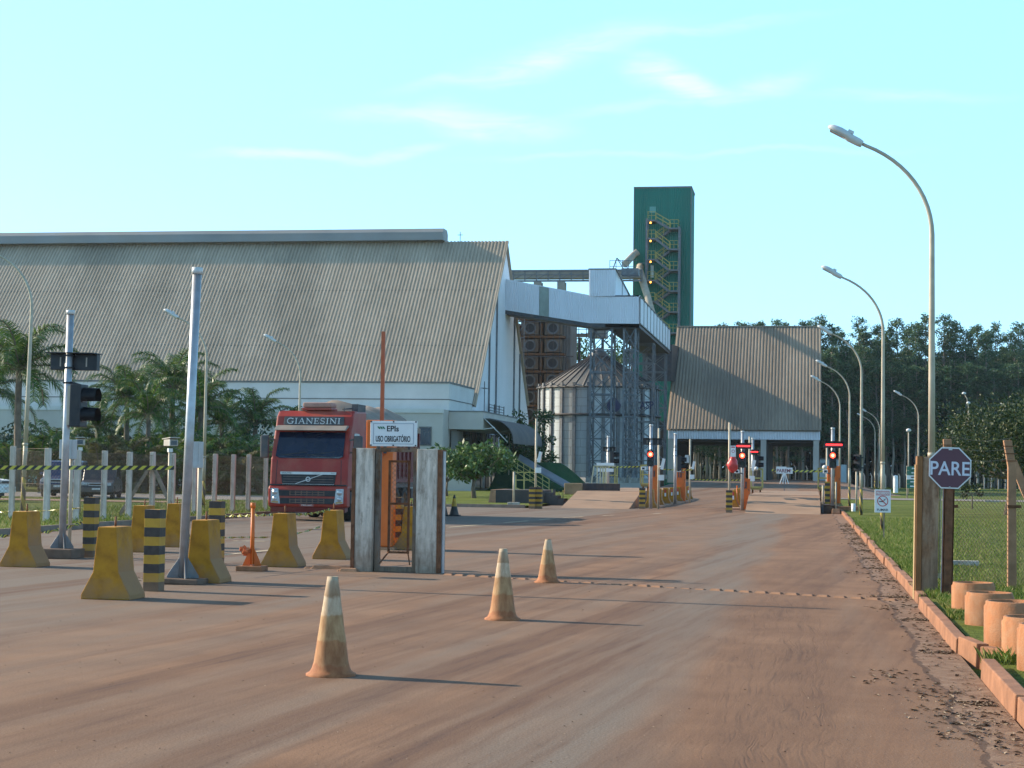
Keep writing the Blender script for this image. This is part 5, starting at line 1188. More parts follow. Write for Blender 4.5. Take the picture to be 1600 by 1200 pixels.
# serif lettering drawn with strokes
def stroke(mb, pts, w_, ox, k):
    for (a, b), (c, d) in zip(pts, pts[1:]):
        v = Vector((c-a, d-b)); n_ = Vector((-v.y, v.x)).normalized()*w_/2; e = v.normalized()*w_*.12
        q = [(a-e.x+n_.x, b-e.y+n_.y), (c+e.x+n_.x, d+e.y+n_.y), (c+e.x-n_.x, d+e.y-n_.y), (a-e.x-n_.x, b-e.y-n_.y)]
        mb.prism([(ox+x*k, 0, z*k) for x, z in q], (0, -.004*1, 0))
def arc(cx, cy, rx, ry, a0, a1, n=10): return [(cx+rx*math.cos(rad(a0+(a1-a0)*i/n)), cy+ry*math.sin(rad(a0+(a1-a0)*i/n))) for i in range(n+1)]
LET = {'I': (.36, [([(.18, .05), (.18, .95)], .15), ([(.04, .03), (.32, .03)], .07), ([(.04, .97), (.32, .97)], .07)]),
       'N': (.86, [([(.14, .05), (.14, .95)], .08), ([(.72, .05), (.72, .95)], .08), ([(.14, .95), (.72, .05)], .16), ([(.02, .03), (.27, .03)], .07), ([(.60, .97), (.85, .97)], .07), ([(.02, .97), (.2, .97)], .07)]),
       'A': (.82, [([(.1, .05), (.40, .98)], .08), ([(.40, .98), (.70, .05)], .16), ([(.2, .36), (.6, .36)], .07), ([(0, .03), (.22, .03)], .07), ([(.57, .03), (.84, .03)], .07)]),
       'E': (.66, [([(.16, .05), (.16, .95)], .15), ([(.03, .03), (.58, .03)], .07), ([(.03, .97), (.56, .97)], .07), ([(.16, .5), (.45, .5)], .07), ([(.45, .38), (.45, .62)], .06), ([(.57, .03), (.6, .26)], .06), ([(.55, .97), (.56, .76)], .06)]),
       'G': (.88, [(arc(.46, .5, .36, .47, 40, 320, 16), .13), ([(.74, .08), (.74, .42)], .14), ([(.55, .43), (.88, .43)], .07), ([(.74, .78), (.76, .98)], .07)]),
       'S': (.62, [(arc(.3, .73, .2, .24, 20, 270, 10)+arc(.3, .26, .23, .24, 90, -160, 10), .12), ([(.51, .76), (.52, .98)], .06), ([(.06, .24), (.05, .02)], .06)])}
mb = MB(); word = 'GIANESINI'; tot_w = sum(LET[c][0]+.07 for c in word); k = .19; sx = 1.76/tot_w; x = -.88
for c in word:
    wd, ss = LET[c]
    for pts, lw in ss: stroke(mb, [(px*sx/k, pz) for px, pz in pts], lw*.92, x, k)
    x += (wd+.07)*sx
lt = mb.build('lettering', M_wl, TK); lt.location = (0, .452, 3.005); lt.rotation_euler = (-math.atan2(.068, .245), 0, 0)
# grille
gr = MB().prism([(-.88, -.012, 1.50), (.88, -.012, 1.50), (.84, -.012, 1.16), (.76, -.012, 1.12), (-.76, -.012, 1.12), (-.84, -.012, 1.16)], (0, .02, 0)).build('grille', black, TK)
mb = MB(); mb.bb((-.89, -.035, 1.43), (.89, -.013, 1.51)); mb.bb((-.82, -.03, 1.10), (.82, -.014, 1.135)); mb.bar((-.40, -.036, 1.14), (.46, -.036, 1.44), .02, .028, up=(0, 1, 0)); mb.build('chrome_bar', M_chr, gr)
mb = MB()
for kz_ in range(3): mb.bb((-.80, -.028, 1.19+kz_*.08), (.80, -.0125, 1.215+kz_*.08))
mb.build('grille_bar', M_plas, gr)
mb = MB(); n = 20
for q in range(n):
    t0, t1 = 2*math.pi*q/n, 2*math.pi*(q+1)/n; mb.prism([(.05*math.cos(t0), -.045, 1.285+.05*math.sin(t0)), (.078*math.cos(t0), -.045, 1.285+.078*math.sin(t0)), (.078*math.cos(t1), -.045, 1.285+.078*math.sin(t1)), (.05*math.cos(t1), -.045, 1.285+.05*math.sin(t1))], (0, .01, 0))
mb.build('emblem', M_chr, gr)
text('VOLVO', gr, 'lettering', (-.70, -.037, 1.47), .042, .32, signblk, .002, .01); text('FH', gr, 'lettering', (.78, -.037, 1.472), .032, .1, signblk, .002)
pl = MB().bb((-.22, -.115, .44), (.22, -.101, .53)).build('number_plate', mat('plate_red', (.30, .05, .04), .6, 0, .2, 3, .3, bmp=0), bp); text('MBG 6643', pl, 'lettering', (0, -.117, .485), .05, .34, M_wl, .001)
mb = MB(); mb.bb((-.48, .75, 3.44), (.48, 1.5, 3.52)); ac = mb.build('air_conditioner', M_red, TK, bevel=.02)
MB().bb((-.46, .77, 3.525), (.46, 1.48, 3.69)).build('cover', mat('dusty_pink_cover', (.42, .22, .17), .8, 0, .2, 3, .6, (.42, .26, .18), .1), ac, bevel=.05)
mb = MB(); mb.bar((HW-.35, .6, 3.47), (HW-.1, 2.0, 3.58), .05); mb.bar((HW-.3, .6, 3.40), (HW-.3, .6, 3.52), .04); mb.bb((HW-.22, 1.2, 3.40), (HW-.02, 2.2, 3.66)); mb.build('air_horn', M_plas, TK, bevel=.01)
mb = MB(); mb.bar((-HW+.1, .6, 3.40), (-HW+.35, .65, 3.50), .035); mb.build('roof_bracket', M_plas, TK)
def wheel(par, x, y, r_=.52, w_=.32):
    wl = MB().lathe([(r_*.6, -w_/2), (r_*.93, -w_/2), (r_, -w_/2+.04), (r_, w_/2-.04), (r_*.93, w_/2), (r_*.6, w_/2)], 28).build('wheel', rubber, par)
    wl.matrix_local = Matrix.Translation((x, y, r_)) @ Matrix.Rotation(rad(90), 4, 'Y')
    MB().lathe([(.001, w_/2-.10), (r_*.25, w_/2-.09), (r_*.3, w_/2-.03), (r_*.55, w_/2-.06), (r_*.6, w_/2-.005), (r_*.6, -w_/2+.005), (.001, -w_/2+.06)], 20).build('rim', rust, wl)
for s_ in (-1, 1):
    wheel(TK, s_*1.02, 1.15); wheel(TK, s_*1.0, 4.2)
mb = MB(); mb.bb((-.45, .5, .5), (.45, 6.4, .95)); mb.bb((-1.15, 2.5, .35), (1.15, 3.8, .85)); mb.build('chassis', darksteel, TK)
# trailer: grain box with tarp over an arched frame
TL_ = 7.0; y0 = 2.75
tr = MB(); tr.bb((-1.28, y0, 1.35), (1.28, y0+TL_, 3.12)); tr = tr.build('trailer', M_red2, TK, bevel=.02)
mb = MB()
for k in range(12):
    y = y0+.1+k*(TL_-.2)/11
    for s_ in (-1, 1): mb.bb((s_*1.281, y-.06, 1.3), (s_*1.34, y+.06, 3.1))
mb.bb((-1.31, y0-.02, 1.18), (1.31, y0+TL_+.02, 1.34)); mb.build('side_post', M_red2, tr)
M_tarp = mat('dusty_tarpaulin', (.26, .20, .155), .9, 0, .2, 1.2, .5, (.36, .22, .14), .5, fine=4)
mb = MB(); nx, ny = 14, 40; vs = []
for j in range(ny+1):
    v = j/ny; y = y0-.05+v*(TL_+.1); arch = .66+.10*math.sin(v*23)*.5+.06*math.sin(v*9+1); arch *= min(1, .35+v*9) if v < .1 else (min(1, .2+(1-v)*7))
    for i in range(nx+1):
        u = i/nx*2-1; vs.append((u*1.33, y, 2.98+.12+arch*(1-abs(u)**1.7)+.02*math.sin(u*9+y*3)))
mb.add(vs, [(j*(nx+1)+i, j*(nx+1)+i+1, (j+1)*(nx+1)+i+1, (j+1)*(nx+1)+i) for j in range(ny) for i in range(nx)], 0, True)
for s_ in (-1, 1): mb.bb((s_*1.315, y0, 2.93), (s_*1.345, y0+TL_, 3.11))
mb.build('tarpaulin', M_tarp, tr)
for k in range(3):
    for s_ in (-1, 1): wheel(TK, s_*1.0, y0+2.9+k*1.27)
mb = MB(); mb.bb((-1.2, y0+.3, 1.0), (1.2, y0+TL_-.2, 1.17))
for s_ in (-1, 1):
    for k in range(3): mb.add([Vector((s_*1.0+dx*.2, y0+2.9+k*1.27+.6*math.cos(rad(a)), .52+.6*math.sin(rad(a)))) for a in range(10, 171, 20) for dx in (-1, 1)], [(2*i, 2*i+1, 2*i+3, 2*i+2) for i in range(8)], 0, True)
mb.bb((-1.2, y0+6.3, .6), (1.2, y0+6.6, .95)); mb.build('underframe', darksteel, TK)
# ------------------------------------------------------------------ cars
def car(loc, rz, paint, label, suv=True):
    r = root('parked_car', loc, label, 'car', None, rz); L_, W_, H_ = (4.6, 1.78, 1.75) if suv else (4.1, 1.7, 1.48)
    z0 = .30
    side = [(0.0, .42), (-.02, .62), (.04, .86), (.9, 1.02 if suv else .95), (1.55, H_-.06), (1.9, H_), (3.3, H_), (L_-.35, 1.05), (L_-.05, .95), (L_, .55), (L_-.05, .35), (.1, .34)]
    MB().prism([(-W_/2, a, b) for a, b in side], (W_, 0, 0)).build('body', paint, r, bevel=.09, seg=3)
    MB().prism([(-W_/2+.14, 1.02, 1.06), (W_/2-.14, 1.02, 1.06), (W_/2-.22, 1.545, H_-.11), (-W_/2+.22, 1.545, H_-.11)], (0, -.03, .012)).build('windscreen', glassd, r)
    for s_ in (-1, 1):
        MB().prism([(s_*(W_/2+.003), 1.35, 1.08), (s_*(W_/2+.003), L_-.95, 1.08), (s_*(W_/2+.003), 3.25, H_-.14), (s_*(W_/2+.003), 1.85, H_-.14)], (s_*.006, 0, 0)).build('side_window', glassd, r)
        hl = MB().bb((s_*(W_/2-.42), -.045, .72), (s_*(W_/2-.08), -.008, .88)).build('headlight', M_lens, r, bevel=.01)
        MB().box((s_*(W_/2+.1), 1.2, 1.12), (.18, .1, .14)).build('mirror', paint, r, bevel=.02)
        for y in (.85, L_-.85): wheel(r, s_*(W_/2-.1), y, .36 if suv else .31, .22)
    g_ = MB().bb((-.42, -.05, .70), (.42, -.012, .86)).build('grille', M_chr, r); MB().bb((-.38, -.056, .73), (.38, -.051, .83)).build('grille_mesh', black, g_)
    MB().bb((-W_/2+.05, -.09, .34), (W_/2-.05, .1, .6)).build('bumper', M_plas if suv else paint, r, bevel=.03); MB().bb((-.22, -.1, .48), (.22, -.091, .58)).build('number_plate', M_chr, r)
    mb = MB()
    for a, b in ((.5, 1.2), (L_-1.2, L_-.5)): mb.bb((-W_/2+.02, a-.05, .2), (W_/2-.02, b+.05, .45))
    mb.build('wheel_arch', black, r); return r
M_blue = mat('dark_blue_paint', (.035, .05, .11), .25, .2, .1, 2, .2, (.3, .2, .14), 0)
M_dk = mat('dark_car_paint', (.04, .042, .05), .3, .2, .1, 2, .25, (.3, .2, .14), 0)
g = G(91, 777, .1); car(g, .27, M_blue, 'dark blue car with chrome grille facing the road behind the fence posts')
g = G(150, 779, .1); car(g, .27, M_dk, 'dark car half hidden behind the rear banded post').scale = (.84,)*3
g = G(7, 783, .1); car(g, rad(88), white, 'pale car cut by the left edge of the picture', False)
# ------------------------------------------------------------------ right side: PARE gate post, sign, fence
g = G(1447, 938); PG = root('gate_post', g, 'wide rusty gate post with peeling white paint at the kerb', 'gate post'); PG.rotation_euler = (0, .012, 0)
zt = ZH(714, g); def_ = lambda px: (PY(px, 900, g.y).x-g.x)
M_postR = wornpaint('rust_stained_post', (.44, .285, .18), (.27, .125, .055), .49, 5, .85, .10)
pb = MB().bb((def_(1439), 0, -.05), (def_(1465), .3, zt)).build('post', M_postR, PG, bevel=.006)
MB().bb((def_(1430), -.02, -.05), (def_(1438.6), .32, zt+.01)).build('rusty_flange', mat('orange_rust', (.26, .115, .04), .9, 0, .35, 5, .4, (.34, .19, .09), .4, streak=True), pb)
MB().bb((def_(1428), .05, .0), (def_(1429.6), .28, zt-.1)).build('backing_board', mat('ochre_board', (.40, .28, .14), .9, 0, .2, 4, .4, (.3, .16, .08), .2, streak=True), PG)
mb = MB(); mb.tube([(def_(1468), .1, .35), (def_(1468), .1, zt-.1)], .012, 8); mb.box((def_(1468), .1, .32), (.08, .08, .06)); mb.build('latch_rod', mat('pale_rope', (.5, .42, .25), .8, 0, .3, 30, 0), PG)
gs = G(1480, 924, .09); gs.y -= .75; gs = PY(1479.5, 920, 23.0); gs.z = .08
PS = root('stop_sign', gs, 'octagonal purple-red PARE sign on a rusty channel post', 'road sign'); PS.rotation_euler = (0, .02, 0)
zc = ZH(741, gs); R8 = (PY(1513.5, 741, 23).x-PY(1446.5, 741, 23).x)/2/math.cos(rad(22.5))
def octo(r): return [(r*math.cos(rad(22.5+45*i)), 0, zc+r*math.sin(rad(22.5+45*i))) for i in range(8)]
M_sgn = mat('faded_purple_sign', (.115, .045, .062), .55, 0, .1, 3, .15, (.2, .09, .07), .02)
MB().prism([(a, -.060, b) for a, _, b in octo(R8)], (0, .012, 0)).build('plate', mat('rusty_plate_edge', (.16, .07, .05), .8, 0, .3, 5, 0), PS)
MB().prism([(a, -.0625, b) for a, _, b in octo(R8*.985)], (0, .002, 0)).build('rim', white, PS)
MB().prism([(a, -.0665, b) for a, _, b in octo(R8*.925)], (0, .0035, 0)).build('face', M_sgn, PS)
text('PARE', PS, 'lettering', (.0, -.068, zc-.005), .175, .485, mat('sign_white_letters', (.62, .62, .70), .5, 0, .04, 3, .1, bmp=0), .0015, .012)
mb = MB(); mb.box((.0, -.07, zc+.24), (.045, .01, .028)); mb.box((0, -.07, zc-.245), (.02, .01, .02)); mb.build('bolt', mat('bolt_pale', (.5, .5, .5), .5, .3, .1, 3, 0, bmp=0), PS)
mb = MB(); mb.bb((-.06, -.045, 0), (.06, -.03, zc+.1)); mb.bb((-.065, -.045, 0), (-.05, .03, zc+.1)); mb.bb((.05, -.045, 0), (.065, .03, zc+.1)); mb.build('post', rust, PS)
MB().bb((-.078, -.03, 0), (-.068, .03, zc+.1)).build('strap', mat('blue_grey_strap', (.10, .13, .17), .6, .2, .2, 5, .3, bmp=0), PS)
# concrete fence posts with wire mesh
gC = 'tall concrete fence posts with bent tops on the lawn'
def tallpost(loc, h, label, lean):
    r = root('fence_post', loc, label, 'fence post', gC); mb = MB(); mb.prism([(-.06, -.055, 0), (.06, -.055, 0), (.055, -.055, h*.82), (.055+lean, -.055, h), (-.055+lean, -.055, h), (-.055, -.055, h*.82)], (0, .11, 0))
    mb.build('shaft', dustcon, r, bevel=.008); mb = MB()
    for q in (.86, .91, .96): mb.bar((lean*.6-.1, -.06, h*q), (lean*.6+.1, -.06, h*q), .012)
    mb.bar((-.062, -.06, h*.55), (.12, -.06, h*.55), .04); mb.build('wire_tie', rust, r); return r
P1 = PY(1482, 920, 24.6); P1.z = .1; tallpost(P1, ZH(686, P1)-.1, 'bent-top concrete fence post rising behind the PARE sign', -.02)
P2 = G(1581, 918, .1); tallpost(P2, ZH(688, P2)-.1, 'bent-top concrete fence post right of the PARE sign, near the planters', -.06)
P3 = PY(1690, 915, 26.5); P3.z = .1; P4 = G(1604, 800, .15)
st = PY(1596, 760, 27.0); rr = root('fence_strut', (st.x, 27, .1), 'diagonal concrete strut behind the right bent-top post', 'strut'); 
MB().bar((.45, 0, .3), (-.12, 0, 1.75), .11, .11).build('strut', dustcon, rr)
mb = MB()
def mesh_between(A, B, H_, st=.062):
    d = B-A; Ln = math.hypot(d.x, d.y); n = int((Ln+H_)/st)
    for i in range(n):
        c = i*st; pa, pb_ = max(0, c-H_), min(Ln, c)
        if pb_-pa < .03: continue
        for s_ in (0, 1):
            u0, v0, u1, v1 = pa, c-pa, pb_, c-pb_
            if s_: u0, u1 = Ln-u0, Ln-u1
            a = A+d*(u0/Ln); b = A+d*(u1/Ln); mb.bar((a.x, a.y, a.z+.03+v0), (b.x, b.y, b.z+.03+v1), .0032)
H_ = ZH(772, P2)-.1
mesh_between(P1+Vector((.1, 0, 0)), P2, H_)
CF = root('chain_link_fence', P1, 'rusty chain link mesh and barbed strands right of the PARE sign', 'fence'); mb.build('mesh', wire, CF, world=True); mb = MB()
for q in (1.78, 1.92, 2.06):
    for (A, B) in ((P1, P2),):
        n = 10; mb = MB()
        for i in range(n): a, b = A.lerp(B, i/n), A.lerp(B, (i+1)/n); s1 = -.05*4*(i/n)*(1-i/n); s2 = -.05*4*((i+1)/n)*(1-(i+1)/n); mb.bar((a.x, a.y-.06, a.z+q+s1), (b.x, b.y-.06, b.z+q+s2), .006)
        mb.build('barbed_wire', wire, CF, world=True)
MB().bar(P1+Vector((0, 0, H_)), P2+Vector((0, 0, H_)), .006).build('top_wire', wire, CF, world=True)

mb = MB(); mesh_between(P2+Vector((.07, 0, 0)), P3, H_); tag(mb.build('chain_link_fence', wire), 'narrow strip of chain link mesh at the right picture edge', 'fence')
g = G(1500, 880, .1); o = MB().box((0, 0, .03), (.62, .16, .08)).build('concrete_slab', concrete, bevel=.01); o.location = PY(1500, 878, 31); o.location.z = .12; tag(o, 'flat concrete bar lying in the grass behind the PARE sign', 'slab')
o = MB().box((0, 0, .03), (.55, .14, .1)).build('concrete_slab', concrete, bevel=.01); o.location = G(1550, 784, .2); tag(o, 'small concrete slab on the lawn near the bushy tree', 'slab'); o.scale = (1.6, 1, 1)
# no smoking sign
g = G(1381, 843, .09); NS = root('no_smoking_sign', g, 'small white PROIBIDO FUMAR sign on a thin stake in the lawn', 'sign'); k = 2750/g.y
zt, zb_ = ZH(765, g)-.09, ZH(801, g)-.09; w_ = 24/k; xo = -.03*1
MB().bar((0, .03, 0), (0, .03, zt-.05), .03, .03).build('stake', mat('thin_stake', (.20, .17, .12), .8, 0, .3, 6, .4, bmp=.1), NS)
pn = MB().bb((xo-w_/2, -.012, zb_), (xo+w_/2, .012, zt)).build('panel', white, NS, bevel=.004); zc_ = (zt+zb_)/2+.01; hh = zt-zb_
M_sr = mat('sign_red', (.50, .05, .05), .5, 0, .1, 3, .1, bmp=0); MB().bb((xo-w_*.43, -.0145, zt-hh*.26), (xo+w_*.43, -.0125, zt-hh*.05)).build('header_band', mat('faded_red_band', (.60, .30, .29), .5, 0, .06, 3, .1, bmp=0), NS)
text('PROIBIDO', NS, 'lettering', (xo, -.016, zt-hh*.155), hh*.11, w_*.76, white, .001, .02); text('FUMAR', NS, 'lettering', (xo, -.014, zb_+hh*.12), hh*.10, w_*.7, signblk, .001, .02)
mb = MB(); n = 28; r0, r1 = hh*.20, hh*.235
for q in range(n):
    t0, t1 = 2*math.pi*q/n, 2*math.pi*(q+1)/n; mb.prism([(xo+r0*math.cos(t0), -.015, zc_-.01+r0*math.sin(t0)), (xo+r1*math.cos(t0), -.015, zc_-.01+r1*math.sin(t0)), (xo+r1*math.cos(t1), -.015, zc_-.01+r1*math.sin(t1)), (xo+r0*math.cos(t1), -.015, zc_-.01+r0*math.sin(t1))], (0, .002, 0))
mb.bar((xo-r0*.7, -.017, zc_-.01+r0*.7), (xo+r0*.7, -.017, zc_-.01-r0*.7), .022, .003, up=(0, 1, 0)); mb.build('prohibition_ring', M_sr, NS)
mb = MB(); mb.bb((xo-r0*.75, -.0148, zc_-.035), (xo+r0*.3, -.0128, zc_-.012)); mb.bar((xo+r0*.35, -.0138, zc_), (xo+r0*.6, -.0138, zc_+.05), .012, .002, up=(0, 1, 0)); mb.bar((xo+r0*.1, -.0138, zc_+.0), (xo+r0*.4, -.0138, zc_+.035), .01, .002, up=(0, 1, 0)); mb.build('cigarette_symbol', signblk, NS)
# planters of concrete pipe
M_pipec = mat('orange_dusted_pipe', (.36, .145, .062), .9, 0, .3, 4, .5, (.36, .22, .13), .45, streak=True); gP = 'concrete pipe planters along the right kerb'; PP = None
for px, py, dia, h, lab in ((1487, 957, .48, .34, 'farthest concrete pipe planter, smallest in view'), (1508, 975, .50, .33, 'second farthest concrete pipe planter'), (1538, 1008, .52, .40, 'middle concrete pipe planter, the tallest looking'), (1566, 1026, .50, .34, 'second nearest concrete pipe planter, partly out of frame'), (1590, 1046, .50, .36, 'nearest concrete pipe planter at the right edge')):
    g = G(px, py, .09); loc = Vector((g.x+dia/2, g.y+.05, .06))
    if PP is None:
        PP = root('concrete_planter', loc, lab, 'planter', gP); MB().lathe([(.5, 0), (.5, .88), (.47, .93), (.47, .985), (.455, 1), (.40, 1), (.395, .8)], 40).build('pipe', M_pipec, PP); MB().lathe([(.001, .83), (.396, .80)], 24).build('soil', mat('dark_soil', (.07, .045, .03), 1, 0, .4, 8, 0, bmp=.6), PP); PP.scale = (dia, dia, h+.03); PP0 = PP
    else: dup(PP0, loc, lab, gP, scale=(dia, dia, h+.03), rz=random.random()*3)
# ------------------------------------------------------------------ weighbridges and islands
M_ramp = mat('dusty_ramp_concrete', (.30, .185, .115), .9, 0, .2, .7, .4, (.33, .19, .11), .3, coord='World', fine=12)
def weighbridge(xl, xr, y0, y1, L_, zt, label, side_dark):
    r = root('weighbridge', ((xl+xr)/2, y0, 0), label, 'weighbridge', 'truck scales with ramps'); hw = (xr-xl)/2
    mb = MB(); n = y1-y0
    MB().prism([(-hw, 0, -.02), (-hw, n, zt), (-hw, n, -.1), (-hw, .01, -.1)], (2*hw, 0, 0)).build('ramp', M_ramp, r)
    MB().bb((-hw, n+.02, zt-.3), (hw, n+L_, zt+.004)).build('platform', M_ramp, r)
    MB().prism([(-hw, n+L_+.02, zt), (-hw, n+L_+7, .55), (-hw, n+L_+7, -.1), (-hw, n+L_+.02, -.1)], (2*hw, 0, 0)).build('exit_ramp', M_ramp, r)
    mb = MB(); mb.bb((-hw+.1, n+.03, -.05), (hw-.1, n+L_-.02, zt-.302)); mb.build('pit', M_in, r)
    mb = MB(); mb.bb((-hw, n-.03, zt-.28), (hw, n+.018, zt+.002)); mb.build('joint_edge', darksteel, r); return r, n
bl, br = G(868, 794.5), G(987, 794.5); y0 = (bl.y+br.y)/2
WB1, n1 = weighbridge(bl.x, br.x, y0, y0+6.0, 22, .72, 'left truck scale with a wide dusty ramp before the silo', True)
k_, kk = G(1162, 800), G(1282, 804); yb = kk.y
WB2, n2 = weighbridge(XY(1164, yb), XY(1282.5, yb), yb, yb+5, 22, .72, 'right truck scale with an orange dusty ramp before the unloading shed', True)
# dark kerb beam along the left scale
mb = MB(); xl = bl.x; mb.bb((0, 0, 0), (7.5, .35, .42)); o = mb.build('scale_kerb_beam', mat('dark_beam', (.05, .048, .052), .9, 0, .3, 1, .3, (.2, .12, .08), .2), bevel=.02); p = PY(893, 768, y0+8); o.location = (p.x, p.y, .66); tag(o, 'low dark concrete beam across the top of the left ramp', 'beam')
o.scale = (XY(968, y0+8)-p.x, 1, 1); o.scale.x /= 7.5
o = MB().box((0, 0, .25), (.85, .6, .55)).build('beam_block', mat('ochre_block', (.30, .20, .10), .9, 0, .25, 2, .4, bmp=.3), bevel=.03); o.location = PY(896, 775, y0+7.4); o.location.z = .55; tag(o, 'small ochre block at the left end of the dark beam', 'block')
def spot(px, Y, z=0.0): p = PY(px, 740, Y); return Vector((p.x, Y, z))
def hgt(py, p): return ZH(py, p)-p.z
# island blocks
gI1 = 'yellow barrier blocks along the first island'; gI2 = 'yellow barrier blocks along the second island'
M_refl = mat('red_reflector', (.55, .05, .04), .35, 0, .1, 3, 0, bmp=0)
isl = None
for grp, (pa, pb), n, side_lab in ((gI1, ((1017, 793.5), (1076, 782)), 7, 'first'), (gI2, ((1146, 795), (1162, 783)), 5, 'second')):
    a, b = G(*pa), G(*pb); a.y, b.y = a.y, b.y
    for i in range(n):
        loc = a.lerp(b, i/(n-1)); ords = ('front', 'second', 'third', 'fourth', 'fifth', 'sixth', 'rearmost')[i if i < n-1 else 6]
        lab = f'{ords} yellow block of the {"row right of the left scale" if side_lab == "first" else "short row left of the right scale"}'
        if isl is None:
            isl = root('island_block', loc, lab, 'concrete barrier', grp); jersey_mesh(.7).build('block', M_bar, isl, bevel=.01)
            mb = MB(); mb.bb((-.04, -.358, .62), (.04, -.351, .80)); mb.build('red_reflector', M_refl, isl); MB().bb((-.04, -.358, .44), (.04, -.351, .615)).build('white_reflector', white, isl)
        else: dup(isl, loc, lab, grp)
M_isl = mat('island_kerb', (.34, .22, .15), .9, 0, .25, 1, .5, DUST, .3, coord='World')
for (pa, pb) in (((1015, 793), (1075, 781)), ((1146, 796), (1162, 783))):
    a, b = G(*pa), G(*pb); d = b-a; tag(MB().box((a+b)/2+Vector((.1, .5, .03)), (.95, d.length+3, .1), -math.atan2(d.x, d.y)).build('traffic_island', M_isl), kind='structure')
# island poles
def isl_pole(px, Y, ytop, label, lit, disp, py_s, py_d, z=0.0, r_=.075, kd=1.3):
    p = spot(px, Y, z); return signal_pole('traffic_light', p, hgt(ytop, p), label, lit, disp, r_, hgt(py_s, p) if py_s else None, hgt(py_d, p), kd, base=False)
isl_pole(1017, 78, 663, 'traffic light with lit red lamp at the front of the first island', True, 'back', 716, 690)
isl_pole(950, 92, 681, 'white pole with small dark display beside the left scale platform', None, 'back', 716, 702, .3, .075, 1.0)
isl_pole(1055, 90, 677, 'white pole with dark bands midway along the first island', None, 'back', 724, 700, 0, .08, .3)
isl_pole(1160, 79, 673, 'traffic light with small red lamp and red display on the second island', True, 'red', 718, 697, 0, .075, 1.1)
isl_pole(1176, 94, 684, 'white pole with the lower red display behind the second island', None, 'red', 722, 706, .4, .07, .95)
isl_pole(1301, 76, 668, 'traffic light with bright red lamp and display right of the right scale', True, 'red', 718, 695, .3, .075, 1.25)
def thin_pole(px, Y, ytop, label, boxpy=None, arm=False, z=0):
    p = spot(px, Y, z); r = root('thin_pole', p, label, 'pole', 'slim grey poles on the islands'); h = hgt(ytop, p); MB().tube([(0, 0, 0), (0, 0, h)], .05, 8).build('tube', lampgrey, r)
    if boxpy: z0, z1 = hgt(boxpy[1], p), hgt(boxpy[0], p); MB().bb((-.28, -.12, z0), (-.05, .1, z1)).build('control_box', greybox, r)
    if arm: z0 = hgt(arm, p); MB().bar((.02, 0, z0), (.22, -.1, z0+.05), .05).box((.2, -.12, z0+.12), (.12, .3, .5), rot=Matrix.Rotation(.2, 3, 'Y')).box((.12, 0, z0-.5), (.25, .2, .25)).build('reader_box', white, r)
    return r
thin_pole(1029, 80, 669, 'slim pole with white reader just right of the lit signal on the first island', None, 729)
thin_pole(1078, 98, 686, 'slim pole with grey box at the rear of the first island', (711, 723), 731)
TPR = thin_pole(1139.5, 77, 660, 'slim pole carrying the red bag and a small notice', None, None)
thin_pole(1171, 84, 682, 'slim pole just right of the second island signal', None, 731)
thin_pole(1292, 88, 697, 'slim pole behind the bright red display at right', None, None)
p = spot(838, 80, 0); thin_pole(837, 82, 654, 'slim white pole with reader above the twin banded posts', None, 718)
p = spot(1143.5, 76.8); r = root('red_bag', (p.x+.03, 76.9, ZH(725, p)), 'crumpled red plastic bag tied over a pole on the second island', 'bag')
mb = MB(); vs = []; n, m_ = 14, 9
for j in range(m_+1):
    v = j/m_; zz = (v-.5)*.78; rr = .02+.235*math.sin(math.pi*min(1, v*1.02))**.7*(1.05-.35*v)
    for i in range(n): t = 2*math.pi*i/n; q = rr*(1+.16*math.sin(3*t+j)+.1*math.sin(5*t-2*j)); vs.append((q*math.cos(t), q*.8*math.sin(t), zz))
mb.add(vs, [(j*n+i, j*n+(i+1) % n, (j+1)*n+(i+1) % n, (j+1)*n+i) for j in range(m_) for i in range(n)], 0, True); mb.build('bag', bagred, r)
p = spot(1145.5, 76.8); r = root('paper_notice', (p.x, 76.7, ZH(705, p)), 'small white notice with a red symbol above the red bag', 'notice'); MB().bb((-.11, -.01, -.24), (.11, .01, .24)).build('panel', white, r); MB().bb((-.08, -.014, .15), (.08, -.0105, .2)).build('header_band', M_sr, r)
mb = MB()
for q in range(12): t0, t1 = q*math.pi/6, (q+1)*math.pi/6; mb.prism([(r0_*math.cos(t), -.013, r0_*math.sin(t)) for r0_, t in ((.05, t0), (.07, t0), (.07, t1), (.05, t1))], (0, .002, 0))
mb.build('symbol', M_sr, r)
# barrier machines on the islands
for px, Y, w_, yt, yarm, lab in ((1022, 84.5, .50, 727, 706, 'orange machine behind the lit signal of the first island'), (1064, 99, .50, 731, 712, 'orange machine at the rear of the first island'), (1165.5, 80, .38, 748, 712, 'narrow orange machine beside the second island signal'), (1303, 79, .58, 728, 722, 'orange machine behind the bright red signal at right')):
    p = spot(px, Y, 0 if px < 1300 else .35); h = hgt(yt, p); barrier_machine(p, w_, h, hgt(yarm, p)-h, lab, armx=-.06 if px != 1065 else -.1)
g = G(1151.5, 792); o = dup(OP, g, 'small orange post among the blocks of the second island', None)
g = G(1306, 803); r = root('rusty_post', g, 'thin rusty post on a square foot at the kerb end', 'post'); MB().tube([(0, 0, .2), (0, 0, 1.35)], .035, 8).build('tube', lampgrey, r); MB().box((0, 0, .11), (.36, .36, .22), 0, 0, (.85, .85)).build('foot', dustcon, r, bevel=.02)
